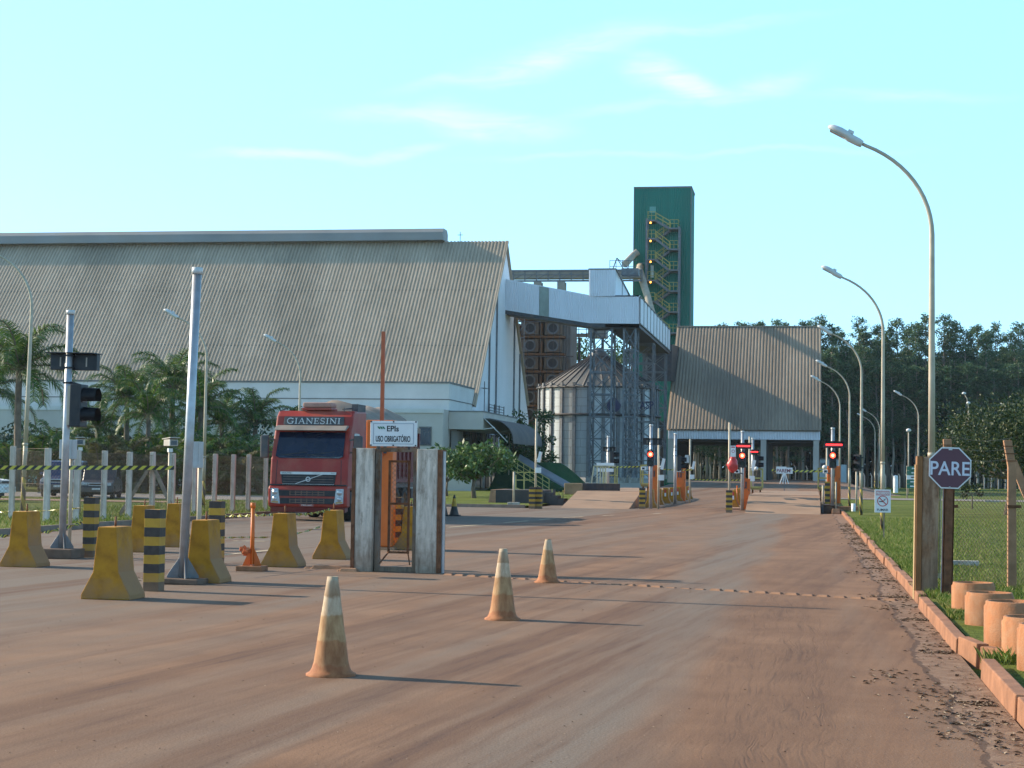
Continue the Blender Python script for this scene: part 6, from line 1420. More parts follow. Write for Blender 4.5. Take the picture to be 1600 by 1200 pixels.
# striped guard and dark box right of right scale
r = root('striped_guard', spot(1298, 78.5, 0), 'black and yellow banded guard below the orange machine at right', 'guard'); q0 = spot(1289, 78.5); q1 = spot(1306, 78.5)
for k in range(2): MB().bb((q0.x-r.location.x+k*.3, k*.05, .3), (q0.x-r.location.x+k*.3+.22, k*.05+.2, 1.35)).build('banded_post', M_stripe, r)
r = root('scale_pit_frame', spot(1294, 76, 0), 'dark steel box frame at the right side of the right ramp', 'steel frame'); q0, q1 = spot(1284, 76), spot(1306, 76); MB().bb((q0.x-r.location.x, 0, -.02), (q1.x-r.location.x, 3.5, .38)).build('side_plate', mat('dark_rust_plate', (.06, .035, .025), .8, .2, .4, 2, .4, (.2, .1, .05), .2), r)
MB().bb((q0.x-r.location.x, -.05, .0), (q0.x-r.location.x+.08, .0, .62)).build('corner_post', darksteel, r)
MB().tube([(q0.x-r.location.x+.05, -.08, .4), (q0.x-r.location.x+.05, -.08, 1.2)], .04, 8).build('stub_pipe', lampgrey, r)
# yellow service cages
def cage(px0, px1, py0, py1, Y, zb_, label):
    a, b = PY(px0, py1, Y), PY(px1, py0, Y); r = root('service_cage', (a.x, Y, a.z), label, 'railing cage', 'yellow railing cages beside the scales'); w_, h = b.x-a.x, b.z-a.z; mb = MB()
    for y in (0, 1.1):
        for x in (0, w_): mb.bar((x, y, 0), (x, y, h), .06)
        for z in (0.03, h*.5, h-.03): mb.bar((0, y, z), (w_, y, z), .06)
    for z in (.03, h*.5, h-.03):
        for x in (0, w_): mb.bar((x, 0, z), (x, 1.1, z), .05)
    mb.build('railing', railyel, r); MB().bb((0, 0, -.1), (w_, 1.15, -.001)).build('platform', mat('ochre_platform', (.28, .22, .08), .8, 0, .2, 3, .4, bmp=.1), r)
    mb = MB()
    for x in (.1, w_-.1): mb.bar((x, .3, -.6), (x, .3, -.1), .08); 
    mb.build('support', rust, r); return r
c1 = cage(1172.5, 1191, 732, 762, 90, 0, 'yellow cage left of the right scale, behind the second island')
c2 = cage(1278.5, 1299, 731, 763, 82, 0, 'yellow cage right of the right scale before the orange machine')
c3 = cage(1001, 1015, 726, 757, 86, 0, 'yellow cage at the right side of the left scale')
c4 = cage(943, 961, 728, 757, 95, 0, 'pale yellow cage beside the white pole on the left scale')
for c, lab in ((c1, 'round work lamp hanging in the yellow cage of the second island'), (c2, 'round work lamp on the cage right of the right scale')):
    o = MB().lathe([(.01, 0), (.09, .02), (.11, .08), (.06, .16), (.01, .18)], 12).build('work_lamp', lamphead); o.location = c.location+Vector((.28, -.05, .95)); o.rotation_euler = (rad(80), 0, 0); tag(o, lab, 'lamp', 'round work lamps')
for px, py, Y, lab in ((875/6+860, 620+672/6, 79, 'white camera head on the lit signal of the first island'), (1203/6+860, 620+690/6, 91, 'white camera head midway along the first island'), (1080+430/6, 620+700/6, 78.5, 'white camera head on the second island signal'), (1080+1258/6, 620+700/6, 77, 'white camera head beside the bright red signal')):
    p = PY(px, py, Y); r = root('camera_head', p, lab, 'camera', 'white camera heads on the island poles'); MB().box((0, 0, 0), (.2, .4, .16)).build('housing', white, r, bevel=.01); MB().bar((0, .1, -.05), (.25, .2, -.1), .05).build('arm', greysteel, r); MB().box((0, -.203, 0), (.12, .006, .09)).build('lens_window', glassd, r)
# yellow rails of the left scale steps
mb = MB(); r = root('stair_rails', spot(932, 88, .7), 'pale yellow stair rails at the left scale', 'railing')
for px in (928, 933, 938, 942, 946):
    q = spot(px, 88); z0, z1 = ZH(760, q), ZH(728, q); dx = -.15 if px < 930 else 0; mb.bar((q.x-r.location.x+dx, 0, z0-.7), (q.x-r.location.x, 0, z1-.7), .06)
q0, q1 = spot(928, 88), spot(962, 88); z1 = ZH(728, q0)-.7; mb.bar((q0.x-r.location.x, 0, z1), (q1.x-r.location.x, 0, z1), .06); mb.build('railing', mat('pale_yellow_rail', (.55, .50, .32), .6, 0, .15, 4, .3, bmp=.05), r)
p = spot(947, 90); o = MB().bb((-.45, -.03, -.12), (.45, .03, .12)).build('white_board', white); o.location = (p.x, 89.6, ZH(727, p)); tag(o, 'plain white board in front of the pole on the left scale', 'board')
o = o.copy(); COL.objects.link(o); o.location = (p.x, 89.6, ZH(734, p)-.02); o.scale = (.95, 1, .7); o['label'] = 'narrower white board below the other board on the left scale'; o['group'] = ''
del o['group']
# tapes on the islands
tape(at(928, 729, 88), at(1003, 729, 88), .02, .075, 'warning tape stretched across the left scale', 0, 20, .9)
tape(at(1033, 733, 92), at(1084, 734, 92), .03, .06, 'warning tape between the first island poles', 0, 20, .9)
tape(at(1082, 749, 96), at(1158, 750, 96), .03, .07, 'warning tape across the lane left of the second island', 0, 20, .9)
tape(at(1206, 735, 119), at(1300, 736, 119), .03, .15, 'warning tape across the shed entrance behind the white board', 0, 20, .55)
p = PY(1225.5, 735.5, 118); r = root('notice_board', (p.x, 118, gz(p.x, 118)-.1), 'white PAREM board on a small trestle before the shed', 'sign'); zc_ = p.z-r.location.z; w_ = 12.6*118/2750
MB().bb((-w_, -.03, zc_-.19), (w_, .03, zc_+.21)).build('panel', white, r); text('PAREM!', r, 'lettering', (-.02, -.034, zc_), .24, w_*1.75, mat('dark_red_letters', (.20, .03, .05), .5, 0, .1, 2, 0, bmp=0), .003, .02)
MB().bb((-w_+.01, -.032, zc_+.21), (w_*.25, .02, zc_+.27)).build('top_strip', white, r)
mb = MB()
for q in (-.28, -.09, .09, .28): mb.bar((q*.2, 0, zc_-.19), (q, -.05, max(0, zc_-.85)), .05)
mb.build('trestle', white, r); MB().bar((0, .02, 0), (0, .02, zc_-.19), .05).build('stake', greysteel, r)
# unlit signal on the third lamp post + stake
p = Vector((2.0, 70.4, .09)); r = root('unlit_signal', (1.92, 70.25, ZH(723, p)), 'unlit two-lamp traffic light clamped to a street lamp pole', 'traffic light'); signal_head(r, -.06, -.1, 0, False, -1, .88); MB().bar((0, 0, .2), (.1, .15, .2), .06).bar((0, 0, -.2), (.1, .15, -.2), .06).build('clamp', darksteel, r)
r.rotation_euler = (0, 0, -.5)
p = G(1338, 793, .09); r = root('grey_stake', p, 'thin grey post left of the unlit signal pole', 'post'); MB().tube([(0, 0, 0), (0, 0, hgt(737, p))], .045, 8).build('tube', lampgrey, r)
o = MB().lathe([(.09, 0), (.09, .34), (.001, .34)], 14).build('white_marker', white); o.location = G(1333.5, 799, .09); tag(o, 'short white pipe marker in the grass beside the kerb', 'marker')
o = MB().box((0, 0, .08), (.9, .3, .18)).build('concrete_slab', dustcon, bevel=.02); o.location = G(1325, 797, .09); tag(o, 'low concrete slab left of the short white marker', 'slab')
o = MB().lathe([(.22, 0), (.22, 1.5), (.18, 1.6), (.001, 1.62)], 14).build('white_tank', white); o.location = spot(1399.5, 170, .1); o.scale = (1, 1, 1.05*ZH(743, spot(1399, 170))/1.6*.9); tag(o, 'upright white cylinder far off before the tree trunks', 'tank')
# green direction board
p = spot(1424, 118, .2); r = root('direction_board', p, 'green and white direction board partly hidden by the gate post', 'sign'); z0, z1 = hgt(763, p), hgt(728, p); w_ = 14*118/2750/2
M_sgreen = mat('direction_green', (.02, .16, .10), .6, 0, .08, 1, .1, bmp=0)
for k in range(5): zz0, zz1 = z0+(z1-z0)*k/5, z0+(z1-z0)*(k+1)/5-.03; MB().bb((-w_, -.03, zz0), (w_, .03, zz1)).build('panel', white if k == 2 else M_sgreen, r); MB().bb((-w_*.3+.03*k, -.034, zz0+.1), (w_*.7, -.0305, zz1-.09)).build('text_line', signblk if k == 2 else white, r)
for x in (-w_*.9, w_*.9): MB().tube([(x, .06, 0), (x, .06, z1)], .04, 8).build('post', lampgrey, r)
# loading pit, mound, steps left of the left scale
M_pit = mat('dark_concrete', (.06, .055, .052), .9, 0, .35, .6, .4, (.16, .1, .07), .3)  # very dark concrete tone for the wall and steps
a, b = G(766, 788, .1), spot(845, 84); PT = root('retaining_wall', (a.x, 84.5, 0), 'dark low retaining wall with a sloping pale end beside the steps', 'wall')
y_ = 84.5; x0, x1, x2 = XY(763, y_), XY(775, y_), XY(850, y_); zt = ZH(765, Vector((x1, y_, 0))); L_ = lambda x: x-PT.location.x
MB().prism([(L_(x1), 0, 0), (L_(x2), 0, 0), (L_(x2), 0, zt), (L_(x1), 0, zt)], (0, 4, 0)).build('wall', M_pit, PT); MB().prism([(L_(x0), 0, 0), (L_(x1)-.004, 0, 0), (L_(x1)-.004, 0, zt), (L_(x1)-.25, 0, zt)], (0, 4, 0)).build('sloping_end', dustcon, PT)
for k in range(4): MB().bb((L_(x2)+k*.32, .2, 0), (L_(x2)+k*.32+.31, 1.6, zt*(.85-.2*k))).build('step', M_pit, PT)
# mound
def mound():
    y0 = 152.0; mb = MB(); nx, ny = 30, 12; vs = []; xa, xb = XY(780, y0), XY(922, y0)
    for j in range(ny+1):
        v = j/ny
        for i in range(nx+1):
            u = i/nx; x = xa+(xb-xa)*u; px = 780+142*u
            top = ZH(722 if px < 855 else 722+(px-855)**1.25*.31, Vector((x, y0, 0)), px); vs.append((x, y0-6+14*v, .05+max(0, (top-.05))*sst(0, .55, v)))
    mb.add(vs, [(j*(nx+1)+i, j*(nx+1)+i+1, (j+1)*(nx+1)+i+1, (j+1)*(nx+1)+i) for j in range(ny) for i in range(nx)], 0, True); return mb.build('grass_mound', grassmat('mound_turf', (.014, .06, .022), (.022, .085, .030), (.03, .09, .03), .3))
tag(mound(), kind='structure')
MP = root('ramp_path', (XY(860, 148), 148, .2), 'grey sloping path with yellow handrails climbing the grass mound', 'path ramp'); pa, pb = PY(812, 712, 149.5), PY(908, 767, 145.5)
w_ = Vector((0, -1.2, -.45)); lo = MP.location
MB().prism([pa-lo, pb-lo, pb-lo+w_, pa-lo+w_], (0, .05, .14)).build('path', mat('grey_path', (.22, .23, .25), .9, 0, .15, 1, .2, bmp=.1), MP)
mb = MB(); ra, rb = PY(780, 700, 142), PY(858, 748, 138); rd = rb-ra
for k in (0, .35, .7, 1.05): mb.bar(ra-lo+Vector((0, 0, -1.1+k)), rb-lo+Vector((0, 0, -1.1+k)), .05)
for i in range(9): c = ra.lerp(rb, i/8)-lo; mb.bar(c+Vector((0, 0, -1.2)), c, .055)
mb.bar(rb-lo, rb-lo+Vector((0, 0, -1.6)), .06); mb.build('handrail', railyel, MP)
mb = MB(); YR_ = 86; r = root('pit_railing', spot(810, YR_, 0), 'yellow pipe railing around the loading pit', 'railing'); R_ = r.location.x
for px, pt in ((806, 742), (819, 738), (838, 748), (863, 764), (874, 768), (880, 766)): q = spot(px, YR_); (mb if px < 850 else MB()).bar((q.x-R_, 0, 0 if px < 850 else .1), (q.x-R_, 0, ZH(pt, q)), .06) if px < 850 else MB().bar((q.x-R_, 0, .1), (q.x-R_, 0, ZH(pt, q)), .06).build('post', railyel, r)
for (p0, t0, p1, t1) in ((806, 738, 838, 738), (806, 750, 838, 750), (806, 762, 819, 768)): q0, q1 = spot(p0, YR_), spot(p1, YR_); mb.bar((q0.x-R_, 0, ZH(t0, q0)), (q1.x-R_, 0, ZH(t1, q1)), .05)
mb.build('railing', railyel, r)
p = G(802.5, 789, .1); r = root('white_post', p, 'short white pole on a concrete foot at the lawn corner', 'post'); MB().tube([(0, 0, .1), (0, 0, hgt(737, p))], .05, 10).build('tube', lampgrey, r); MB().box((0, 0, .06), (.5, .5, .13)).build('foot', concrete, r, bevel=.02)
# pale boundary wall and low buildings behind the palms
y_ = 110.0
for k, (xa, xb, yt, m_, lab, cat) in enumerate(((285, 430, 720, M_wall2, 'pale low boundary wall behind the fence posts left of the truck', 'wall'), (690, 742, 741, M_wall2, 'pale low wall at the foot of the office wing', 'wall'))):
    Y = y_ if k == 0 else 131; x0, x1 = XY(xa, Y), XY(xb, Y); r = root('boundary_wall', ((x0+x1)/2, Y, 0), lab, cat); zt = ZH(yt, Vector((x0, Y, 0))); MB().bb(((x0-x1)/2, 0, 0), ((x1-x0)/2, .2, zt)).build('wall', m_, r); MB().bb(((x0-x1)/2-.03, -.03, zt+.002), ((x1-x0)/2+.03, .23, zt+.08)).build('coping', concrete, r)
Y = 124; x0, x1 = XY(-60, Y), XY(62, Y); r = root('gatehouse', ((x0+x1)/2, Y, 0), 'low building with pale turquoise wall behind the left palm', 'building'); w_ = (x1-x0)/2; zt = ZH(686, Vector((x0, Y, 0)))
MB().bb((-w_, 0, 0), (w_, 5, zt)).build('wall', mat('turquoise_wall', (.22, .38, .35), .85, 0, .08, .6, .3, (.3, .25, .2), .05), r); MB().bb((-w_-.3, -.3, zt+.002), (w_+.3, 5.3, zt+.35)).build('roof', M_trim, r); MB().bb((w_+.01, .5, 0), (w_+1.8, 5, zt-.3)).build('porch', M_in, r)
p = G(60, 772, .1); o = MB().prism([(0, 0, 0), (3.2, 0, 0), (3.2, 0, .95), (2.4, 0, 1.0)], (0, 1.2, 0)).build('sloping_ramp', M_asph2); o.location = (p.x-1.5, p.y+3, .1); tag(o, 'dark sloping ramp wall behind the slim striped lamp foot', 'ramp')
# far fence on the right
gFF = 'pale fence posts before the eucalyptus trunks'; fo = None; y_ = 238
for i, px in enumerate(range(1318, 1600, 11)):
    p = spot(px, y_, .05); h = 1.9
    if fo is None: fo = o = MB().prism([(-.07, 0, 0), (.07, 0, 0), (.07, 0, 1.6), (-.1, 0, 2.0), (-.2, 0, 1.95), (-.07, 0, 1.6)], (0, .14, 0)).build('fence_post', fencecon)
    else: o = fo.copy(); COL.objects.link(o)
    o.location = p; tag(o, 'pale bent-top fence post in the row before the far trees', 'fence post', gFF)
for i, px in enumerate((1094, 1110, 1222, 1243, 1261)):
    o = fo.copy(); COL.objects.link(o); o.location = spot(px, 245, 1.0); tag(o, 'pale bent-top fence post seen through the shed', 'fence post', 'pale fence posts behind the shed')
# ------------------------------------------------------------------ vegetation
def rnd_dir():
    while True:
        v = Vector((random.uniform(-1, 1), random.uniform(-1, 1), random.uniform(-1, 1)))
        if .05 < v.length < 1: return v.normalized()
def leafq(vs, p, s, asp=.5, d=None, droop=0):
    d = d or rnd_dir(); u = rnd_dir().cross(d).normalized()*s*asp; d = d*s
    vs += [p-d*.5, p+u*.5, p+d*.5, p-u*.5]
def leafobj(name, vs, m, parent):
    mb = MB(); mb.v = [tuple(v) for v in vs]; n = len(vs)//4; mb.f = [(4*i, 4*i+1, 4*i+2, 4*i+3) for i in range(n)]; mb.m = [0]*n; mb.sm = [False]*n; return mb.build(name, m, parent)
M_euc = leafmat('eucalyptus_leaves', (.034, .080, .040), (.066, .130, .060), (.12, .185, .085), .6, .25)
def euc(name, h, seed, low):
    random.seed(seed); r = root(name, (0, 0, 0), 'x', 'tree'); pts = [Vector((0, 0, -.3))]; x = y = 0
    for i in range(1, 9): x += random.gauss(0, .10); y += random.gauss(0, .10); pts.append(Vector((x, y, h*.97*i/8)))
    def on(t): t = max(0, min(.999, t))*8; i = int(t); return pts[i].lerp(pts[i+1], t-i)
    mb = MB(); mb.tube(pts, [.17*(1-.8*i/8)+.02 for i in range(9)], 7); vs = []
    nb = 74
    for k in range(nb):
        t = low+(1-low)*((k+random.random())/nb)**.85; p = on(t); a = random.uniform(0, 6.28)
        gap = .6 if t < .8 else 1
        u_ = (t-low)/(1-low); R_ = (1.75*max(0, 1-u_**3.2)**.5+.35)*random.uniform(.6, 1.12)
        e = p+Vector((math.cos(a)*R_, math.sin(a)*R_, R_*random.uniform(.3, .9)-.2)); mb.tube([p-Vector((0, 0, .3)), p.lerp(e, .6), e], [.035, .02, .01], 4, caps=False)
        for q in range(3):
            c = p.lerp(e, .55+.5*q/2)+rnd_dir()*.25; sz = random.uniform(.42, .80)
            for _ in range(24):
                dd = rnd_dir()*sz*random.random()**.45; leafq(vs, c+Vector((dd.x, dd.y, dd.z*.8)), random.uniform(.20, .40), .5, (rnd_dir()+Vector((0, 0, -.6))).normalized())
    mb.build('trunk', palebark, r); leafobj('crown', vs, M_euc, r); return r
EU = [euc('eucalyptus_tree', 25, 100+i, lo) for i, lo in enumerate((.30, .22, .35, .18, .28, .24))]
random.seed(5); used = [False]*6; gE = 'eucalyptus trees in the front row of the plantation'; gE2 = 'eucalyptus trees deep in the plantation'
def place_tree(i, loc, s, rz, lab, grp):
    r = EU[i]
    if not used[i]:
        used[i] = True; r.location = loc; r.rotation_euler = (0, 0, rz); r.scale = s; r['label'] = lab; r['group'] = grp
    else: dup(r, loc, lab, grp, rz, s)
# skyline crowns: pixel column and row of each top that stands out
TOPS = ((1124, 506), (1152, 500), (1183, 500), (1212, 499), (1232, 503), (1256, 500), (1279, 484), (1302, 496), (1312, 508), (1341, 486), (1355, 509), (1370, 498), (1385, 511), (1407, 486), (1420, 502), (1446, 481), (1436, 494), (1475, 482), (1494, 494), (1508, 505), (1526, 497), (1556, 495), (1543, 506), (1576, 509), (1598, 494))
YE = 258.0
for k, (px, py) in enumerate(TOPS):
    Y = YE+random.uniform(0, 9); p = spot(px, Y, .3); h = hgt(py-7 if px < 1265 else py+2, p)
    place_tree(k % 6, p, (1.0+random.uniform(-.1, .15),)*2+(h/25.3,), random.uniform(0, 6.28), 'slender eucalyptus whose crown stands out on the skyline of the plantation', gE)
# body of the plantation: regular rows behind and between
for row in range(7):
    Y = YE-3+row*6.5; px = 1040+random.uniform(0, 12)
    while px < 1640:
        p = spot(px, Y, .3); top = (556+random.gauss(0, 6)+(6 if row < 2 else 0)) if random.random() < .85 else random.uniform(528, 545); h = hgt(top, p)
        place_tree(random.randrange(6), p, (1.05+random.uniform(-.15, .2),)*2+(h/25.3,), random.uniform(0, 6.28), 'eucalyptus tree inside the dense body of the plantation', gE2)
        px += random.uniform(17, 27)*(1+.02*row)
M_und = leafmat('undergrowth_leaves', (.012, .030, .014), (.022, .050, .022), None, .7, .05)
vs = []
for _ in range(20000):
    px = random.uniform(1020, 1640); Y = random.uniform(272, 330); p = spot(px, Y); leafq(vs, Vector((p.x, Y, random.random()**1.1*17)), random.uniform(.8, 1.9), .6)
o = leafobj('plantation_depth', vs, M_und, None); tag(o, 'dark mass of leaves deep inside the eucalyptus plantation', 'wood', kind='stuff')  # dark leaves added behind the rows to darken the trunk zone
# trees between the dryer and the silo
M_mid = leafmat('mid_green_leaves', (.020, .06, .016), (.045, .105, .03), (.075, .14, .045), .5, .2)
def bushy(name, loc, label, cat, R_, H_, trunk, n, ls, m, seed, flat=.7, grp=None, nclump=34, forks=5, tr=.12, lean=(0, 0)):
    random.seed(seed); r = root(name, loc, label, cat, grp); mb = MB(); vs = []; top = H_-R_*flat
    c0 = Vector((lean[0], lean[1], H_-R_*flat*.95)); base = Vector((0, 0, -.1)); fork = Vector((lean[0]*.5, lean[1]*.5, trunk))
    mb.tube([base, base.lerp(fork, .5)+Vector((random.gauss(0, .05), random.gauss(0, .05), 0)), fork], [tr*1.25, tr, tr*.8], 8)
    cl = []
    for k in range(nclump):
        d = rnd_dir(); d.z = d.z*.9+.15; q = random.random()**.4; c = c0+Vector((d.x*R_*q, d.y*R_*q, d.z*R_*flat*q)); cl.append(c)
    for k in range(forks*2):
        c = cl[k % len(cl)]; mid = fork.lerp(c, .5)+Vector((random.gauss(0, .12), random.gauss(0, .12), -.1*R_)); mb.tube([fork-Vector((0, 0, .05)), mid, c], [tr*.55, tr*.35, tr*.12], 6, caps=False)
    for c in cl:
        sz = R_*random.uniform(.22, .40)
        for _ in range(n//nclump):
            d = rnd_dir()*sz*random.random()**.4; leafq(vs, c+Vector((d.x, d.y, d.z*.75)), ls*random.uniform(.7, 1.3), .42, (d.normalized()+rnd_dir()*.8).normalized())
    mb.build('trunk', bark, r); leafobj('crown', vs, m, r); return r
p = spot(905, 240, 0); bushy('broadleaf_tree', p, 'broad green tree seen between the dryer and the silo', 'tree', 4.6, ZH(530, p), 5, 5200, .5, M_mid, 31, 1.5, nclump=50, tr=.3)
p = spot(985, 250, 0); bushy('broadleaf_tree', p, 'broad green tree behind the lattice towers and silo roof', 'tree', 5.2, ZH(520, p), 5, 4000, .55, M_mid, 32, 1.4, nclump=50, tr=.3)
# frangipani before the office
M_fra = leafmat('frangipani_leaves', (.035, .075, .016), (.085, .15, .032), (.20, .26, .11), .35, .2)
p = G(741, 778, .1); FT = bushy('frangipani_tree', p, 'low spreading frangipani with pale blossoms on the office lawn', 'tree', 2.35, hgt(701, p), 1.15, 3000, .33, M_fra, 33, .36, nclump=52, forks=8, tr=.12)
p = G(699, 775, .1); bushy('frangipani_tree', p, 'small frangipani half hidden behind the right gate post', 'tree', 1.5, hgt(712, p), .9, 1800, .19, M_fra, 34, .55, nclump=22, forks=5, tr=.07)
M_dkl = leafmat('glossy_dark_leaves', (.016, .048, .014), (.035, .085, .022), (.085, .15, .045), .35, .15)
p = spot(829, 160, .1); bushy('almond_tree', p, 'dark glossy tree behind the grey awning', 'tree', 2.9, hgt(646, p), 2.6, 4200, .36, M_dkl, 35, 1.25, nclump=38, tr=.14)
p = spot(803, 157, .1); bushy('almond_tree', p, 'dark tree rising under the entrance canopy', 'tree', 2.0, hgt(662, p), 2.4, 2200, .33, M_dkl, 36, 1.2, nclump=22, tr=.1)
# bushy garden trees right
M_cit = leafmat('citrus_leaves', (.016, .032, .008), (.034, .056, .013), (.11, .12, .045), .45, .15)
p = G(1573, 803, .15); bushy('citrus_tree', p, 'bushy dark tree with leaning trunk at the right edge', 'tree', 3.5, hgt(634, p), 1.5, 21000, .15, M_cit, 37, .50, nclump=120, forks=7, tr=.12, lean=(.55, .3))
p = G(1640, 795, .15); bushy('citrus_tree', p, 'bushy tree cut by the right edge of the picture', 'tree', 2.9, hgt(640, p), 1.5, 7000, .19, M_cit, 38, .60, nclump=50, forks=6, tr=.12)
p = G(1519, 793, .15); bushy('sapling', p, 'slender young tree on the lawn right of the PARE sign', 'tree', .62, hgt(752, p), .7, 420, .16, M_cit, 39, .8, nclump=14, forks=3, tr=.035)
p = spot(470, 112, .1); bushy('broadleaf_tree', p, 'small tree top showing above the truck cab', 'tree', 1.0, hgt(632, p), 3.5, 700, .25, M_mid, 40, .8, nclump=14, tr=.1)
# palms
M_palm = leafmat('palm_leaflets', (.022, .070, .011), (.062, .128, .020), (.17, .21, .045), .4, .25)
M_palmy = leafmat('bright_palm_leaflets', (.05, .12, .012), (.10, .19, .02), (.20, .24, .06), .4, .3)
M_palmd = mat('dry_frond', (.17, .115, .055), .9, 0, .3, 4, 0, bmp=.1)
def palm(name, h, seed, nf, fl, m, rise=(.1, 1.3), droop=1.0, trunk_r=.15, leaf=.52):
    random.seed(seed); r = root(name, (0, 0, 0), 'x', 'palm tree'); mb = MB(); vs = []
    if h > .4:
        pr = [(0, 0, -.1)]+[(.03*math.sin(i), .03*math.cos(i*1.3), h*i/6) for i in range(1, 7)]; mb.tube(pr, [trunk_r*1.25]+[trunk_r*(1-.2*i/6) for i in range(1, 7)], 9)
    for k in range(nf):
        a = k*2.399+random.uniform(-.2, .2); e = rise[1]-(rise[1]-rise[0])*(k/nf)+random.uniform(-.08, .08); L_ = fl*random.uniform(.8, 1.1); n = 15
        hd = Vector((math.cos(a), math.sin(a), 0)); p = Vector((0, 0, h)); pts = [p.copy()]; ang = e
        for i in range(n): ang -= droop*(.02+.16*(i/n)); p = p+(hd*math.cos(ang)+Vector((0, 0, math.sin(ang))))*L_/n; pts.append(p.copy())
        mb.tube(pts[::3]+([pts[-1]] if n % 3 else []), [.035*(1-.8*i/6)+.004 for i in range(len(pts[::3])+(1 if n % 3 else 0))], 5, caps=False)
        for i in range(2, n+1):
            d = (pts[i]-pts[i-1]).normalized(); sd_ = d.cross(Vector((0, 0, 1)))
            if sd_.length < .1: sd_ = Vector((-hd.y, hd.x, 0))
            sd_.normalize(); up = sd_.cross(d)
            for j in range(4):
                c = pts[i-1].lerp(pts[i], (j+.5)/4); ll = leaf*fl/2.6*(1.15-.65*abs(i/n-.4)/.6)
                for s_ in (-1, 1):
                    dv = (sd_*s_*.85+d*.55+up*random.uniform(-.15, .45)+Vector((0, 0, -.1))).normalized(); tip = c+dv*ll*.6; tip2 = c+dv*ll*.95+Vector((0, 0, -.38*ll)); w_ = d*.019
                    vs += [c-w_, c+w_, tip+w_*.9, tip-w_*.9]; vs += [tip-w_*.9, tip+w_*.9, tip2+w_*.15, tip2-w_*.15]
    mb.build('trunk', bark, r); leafobj('crown', vs, m, r); return r
PM = [palm('queen_palm', 4.4, 51, 22, 3.0, M_palm, (-.15, 1.35), 1.1), palm('queen_palm', 3.2, 52, 18, 2.5, M_palm, (-.1, 1.4), 1.0), palm('areca_palm', .5, 53, 24, 2.3, M_palm, (.35, 1.5), .9, .1), palm('areca_palm', .4, 54, 18, 2.1, M_palmy, (.6, 1.5), .7, .1), palm('dry_palm', .8, 55, 22, 1.9, leafmat('dry_palm_leaflets', (.05, .06, .02), (.12, .11, .04), (.24, .20, .09), .6, .2), (-.3, 1.2), .7, .14)]
gPm = 'palms behind the fence'; pu = [False]*5; random.seed(9)
for kind, px, Y, cy, s, lab in ((0, 26, 70, 576, 1.12, 'tallest palm at the left edge behind the curved lamp'), (0, -30, 74, 610, 1.0, 'palm cut by the left edge of the picture'), (0, 196, 80, 622, .95, 'upright palm with a tall spear frond above the verge'), (0, 268, 84, 606, 1.05, 'broad feathery palm just left of the tall bare pole'), (1, 312, 80, 640, 1.0, 'dark palm directly right of the tall bare pole'), (1, 345, 86, 662, .95, 'arching palm midway between the tall pole and the truck'), (1, 398, 84, 660, .95, 'feathery palm nearest to the truck cab'), (1, 150, 82, 668, .8, 'small palm right of the left traffic light'), (1, 230, 76, 650, .8, 'low palm in front of the broad feathery palm')):
    Y *= 1.36; s *= 1.36; p = spot(px, Y, .1); h = {0: 4.4, 1: 3.2}[kind]; zc_ = hgt(cy, p); loc = p; sc3 = (s, s, zc_/h*.97)
    if not pu[kind]: pu[kind] = True; r = PM[kind]; r.location = loc; r.scale = (s, s, s); r['label'] = lab; r['group'] = gPm; base = zc_-h*s; r.location.z = .1+min(0, base) if base < 0 else .1; 
    else: r = dup(PM[kind], loc, lab, gPm, random.uniform(0, 6.28), (s, s, s)); base = zc_-h*s
    if base > 0: # longer trunk: raise the palm onto a stretched trunk
        r.scale = (s, s, s*zc_/(h*s)) if base < 1.2 else (s, s, s*1.25)
specs = [(2, 18, 66, .95), (2, 62, 68, 1.0), (2, 100, 72, .9), (4, 155, 66, 1.0), (4, 190, 68, 1.05), (2, 128, 74, 1.0), (3, 243, 74, 1.15), (2, 213, 76, 1.2), (4, 225, 66, .9), (2, 275, 74, 1.2), (2, 262, 68, 1.0), (3, 332, 72, 1.2), (2, 318, 70, 1.1), (4, 360, 70, 1.0), (2, 352, 76, 1.1), (2, 385, 74, 1.1), (3, 425, 80, 1.1), (2, 405, 70, .9), (2, 300, 66, .9), (2, -10, 70, 1.0), (2, 85, 78, 1.2), (2, 175, 80, 1.25), (4, 375, 66, .8)]
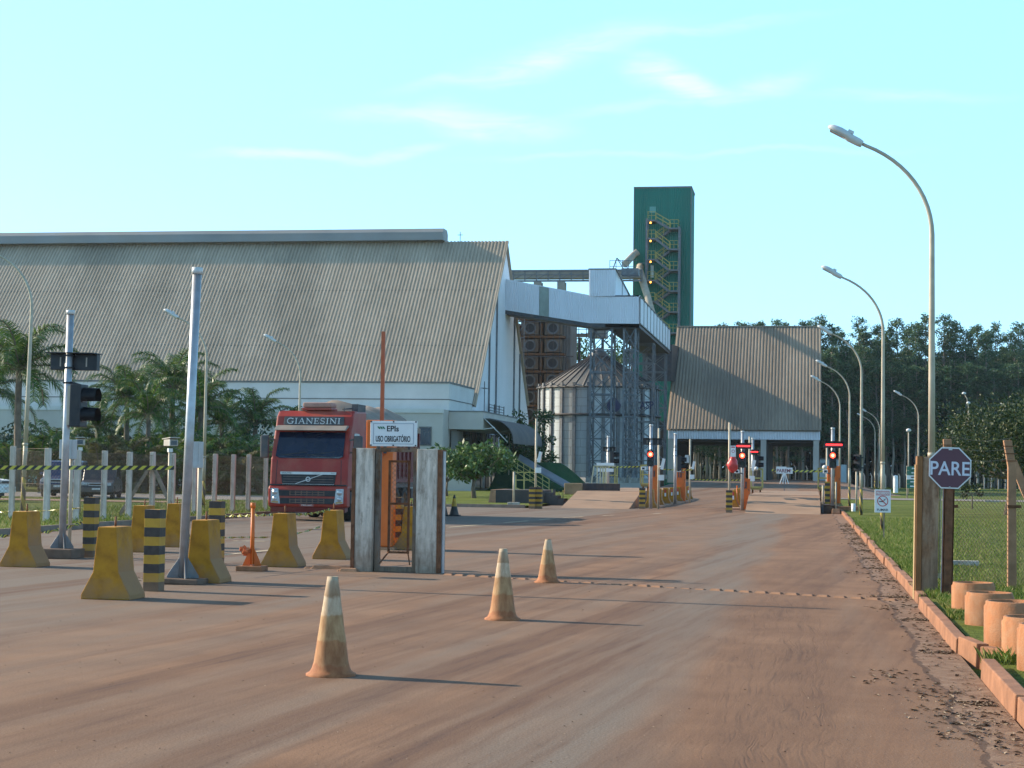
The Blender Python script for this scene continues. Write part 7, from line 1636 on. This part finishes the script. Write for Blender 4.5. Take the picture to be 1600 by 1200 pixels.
names = {2: 'dense clumping palm', 3: 'bright yellow-green young palm', 4: 'low palm with dry yellowish fronds'}
def where(px): return ('at the left edge' if px < 25 else 'behind the slim striped lamp foot' if px < 75 else 'behind the left traffic light pole' if px < 115 else 'right of the left traffic light, behind the security camera' if px < 165 else 'behind the posts midway between the two security cameras' if px < 216 else 'behind the braced fence post' if px < 250 else 'behind the right security camera' if px < 290 else 'just right of the tall bare pole' if px < 325 else 'midway between the tall pole and the truck' if px < 366 else 'next to the truck mirror' if px < 410 else 'against the left flank of the truck cab')
for k, px, Y, s in specs:
    far = Y > 75; Y = 97+(Y-66)*1.2; s *= 1.45
    p = spot(px, Y, .1); lab = f'{names[k]} {where(px)}'+(', farther back' if far else '')
    if not pu[k]: pu[k] = True; r = PM[k]; r.location = p; r.scale = (s, s, s); r['label'] = lab; r['group'] = gPm
    else: dup(PM[k], p, lab, gPm, random.uniform(0, 6.28), (s, s, s*random.uniform(.95, 1.2)))
# dark hedge filling the palm garden
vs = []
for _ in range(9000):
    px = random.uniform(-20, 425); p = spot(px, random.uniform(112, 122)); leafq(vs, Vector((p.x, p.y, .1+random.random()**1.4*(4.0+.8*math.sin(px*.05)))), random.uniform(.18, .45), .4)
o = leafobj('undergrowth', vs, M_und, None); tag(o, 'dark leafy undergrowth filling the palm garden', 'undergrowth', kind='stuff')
# ------------------------------------------------------------------ humid air
hz = bpy.data.materials.new('humid_air'); hz.use_nodes = True; nt = hz.node_tree
for n_ in list(nt.nodes):
    if n_.type == 'BSDF_PRINCIPLED': nt.nodes.remove(n_)
pv = nt.nodes.new('ShaderNodeVolumePrincipled'); pv.inputs['Color'].default_value = (.80, .90, 1, 1); pv.inputs['Density'].default_value = HAZE; pv.inputs['Anisotropy'].default_value = .2
nt.links.new(pv.outputs[0], nt.nodes['Material Output'].inputs['Volume'])
tag(MB().bb((-760, -90, -1.5), (760, 1560, 46)).build('haze', hz), kind='stuff')['label'] = 'thin humid haze filling the air'
S.cycles.volume_bounces = 0
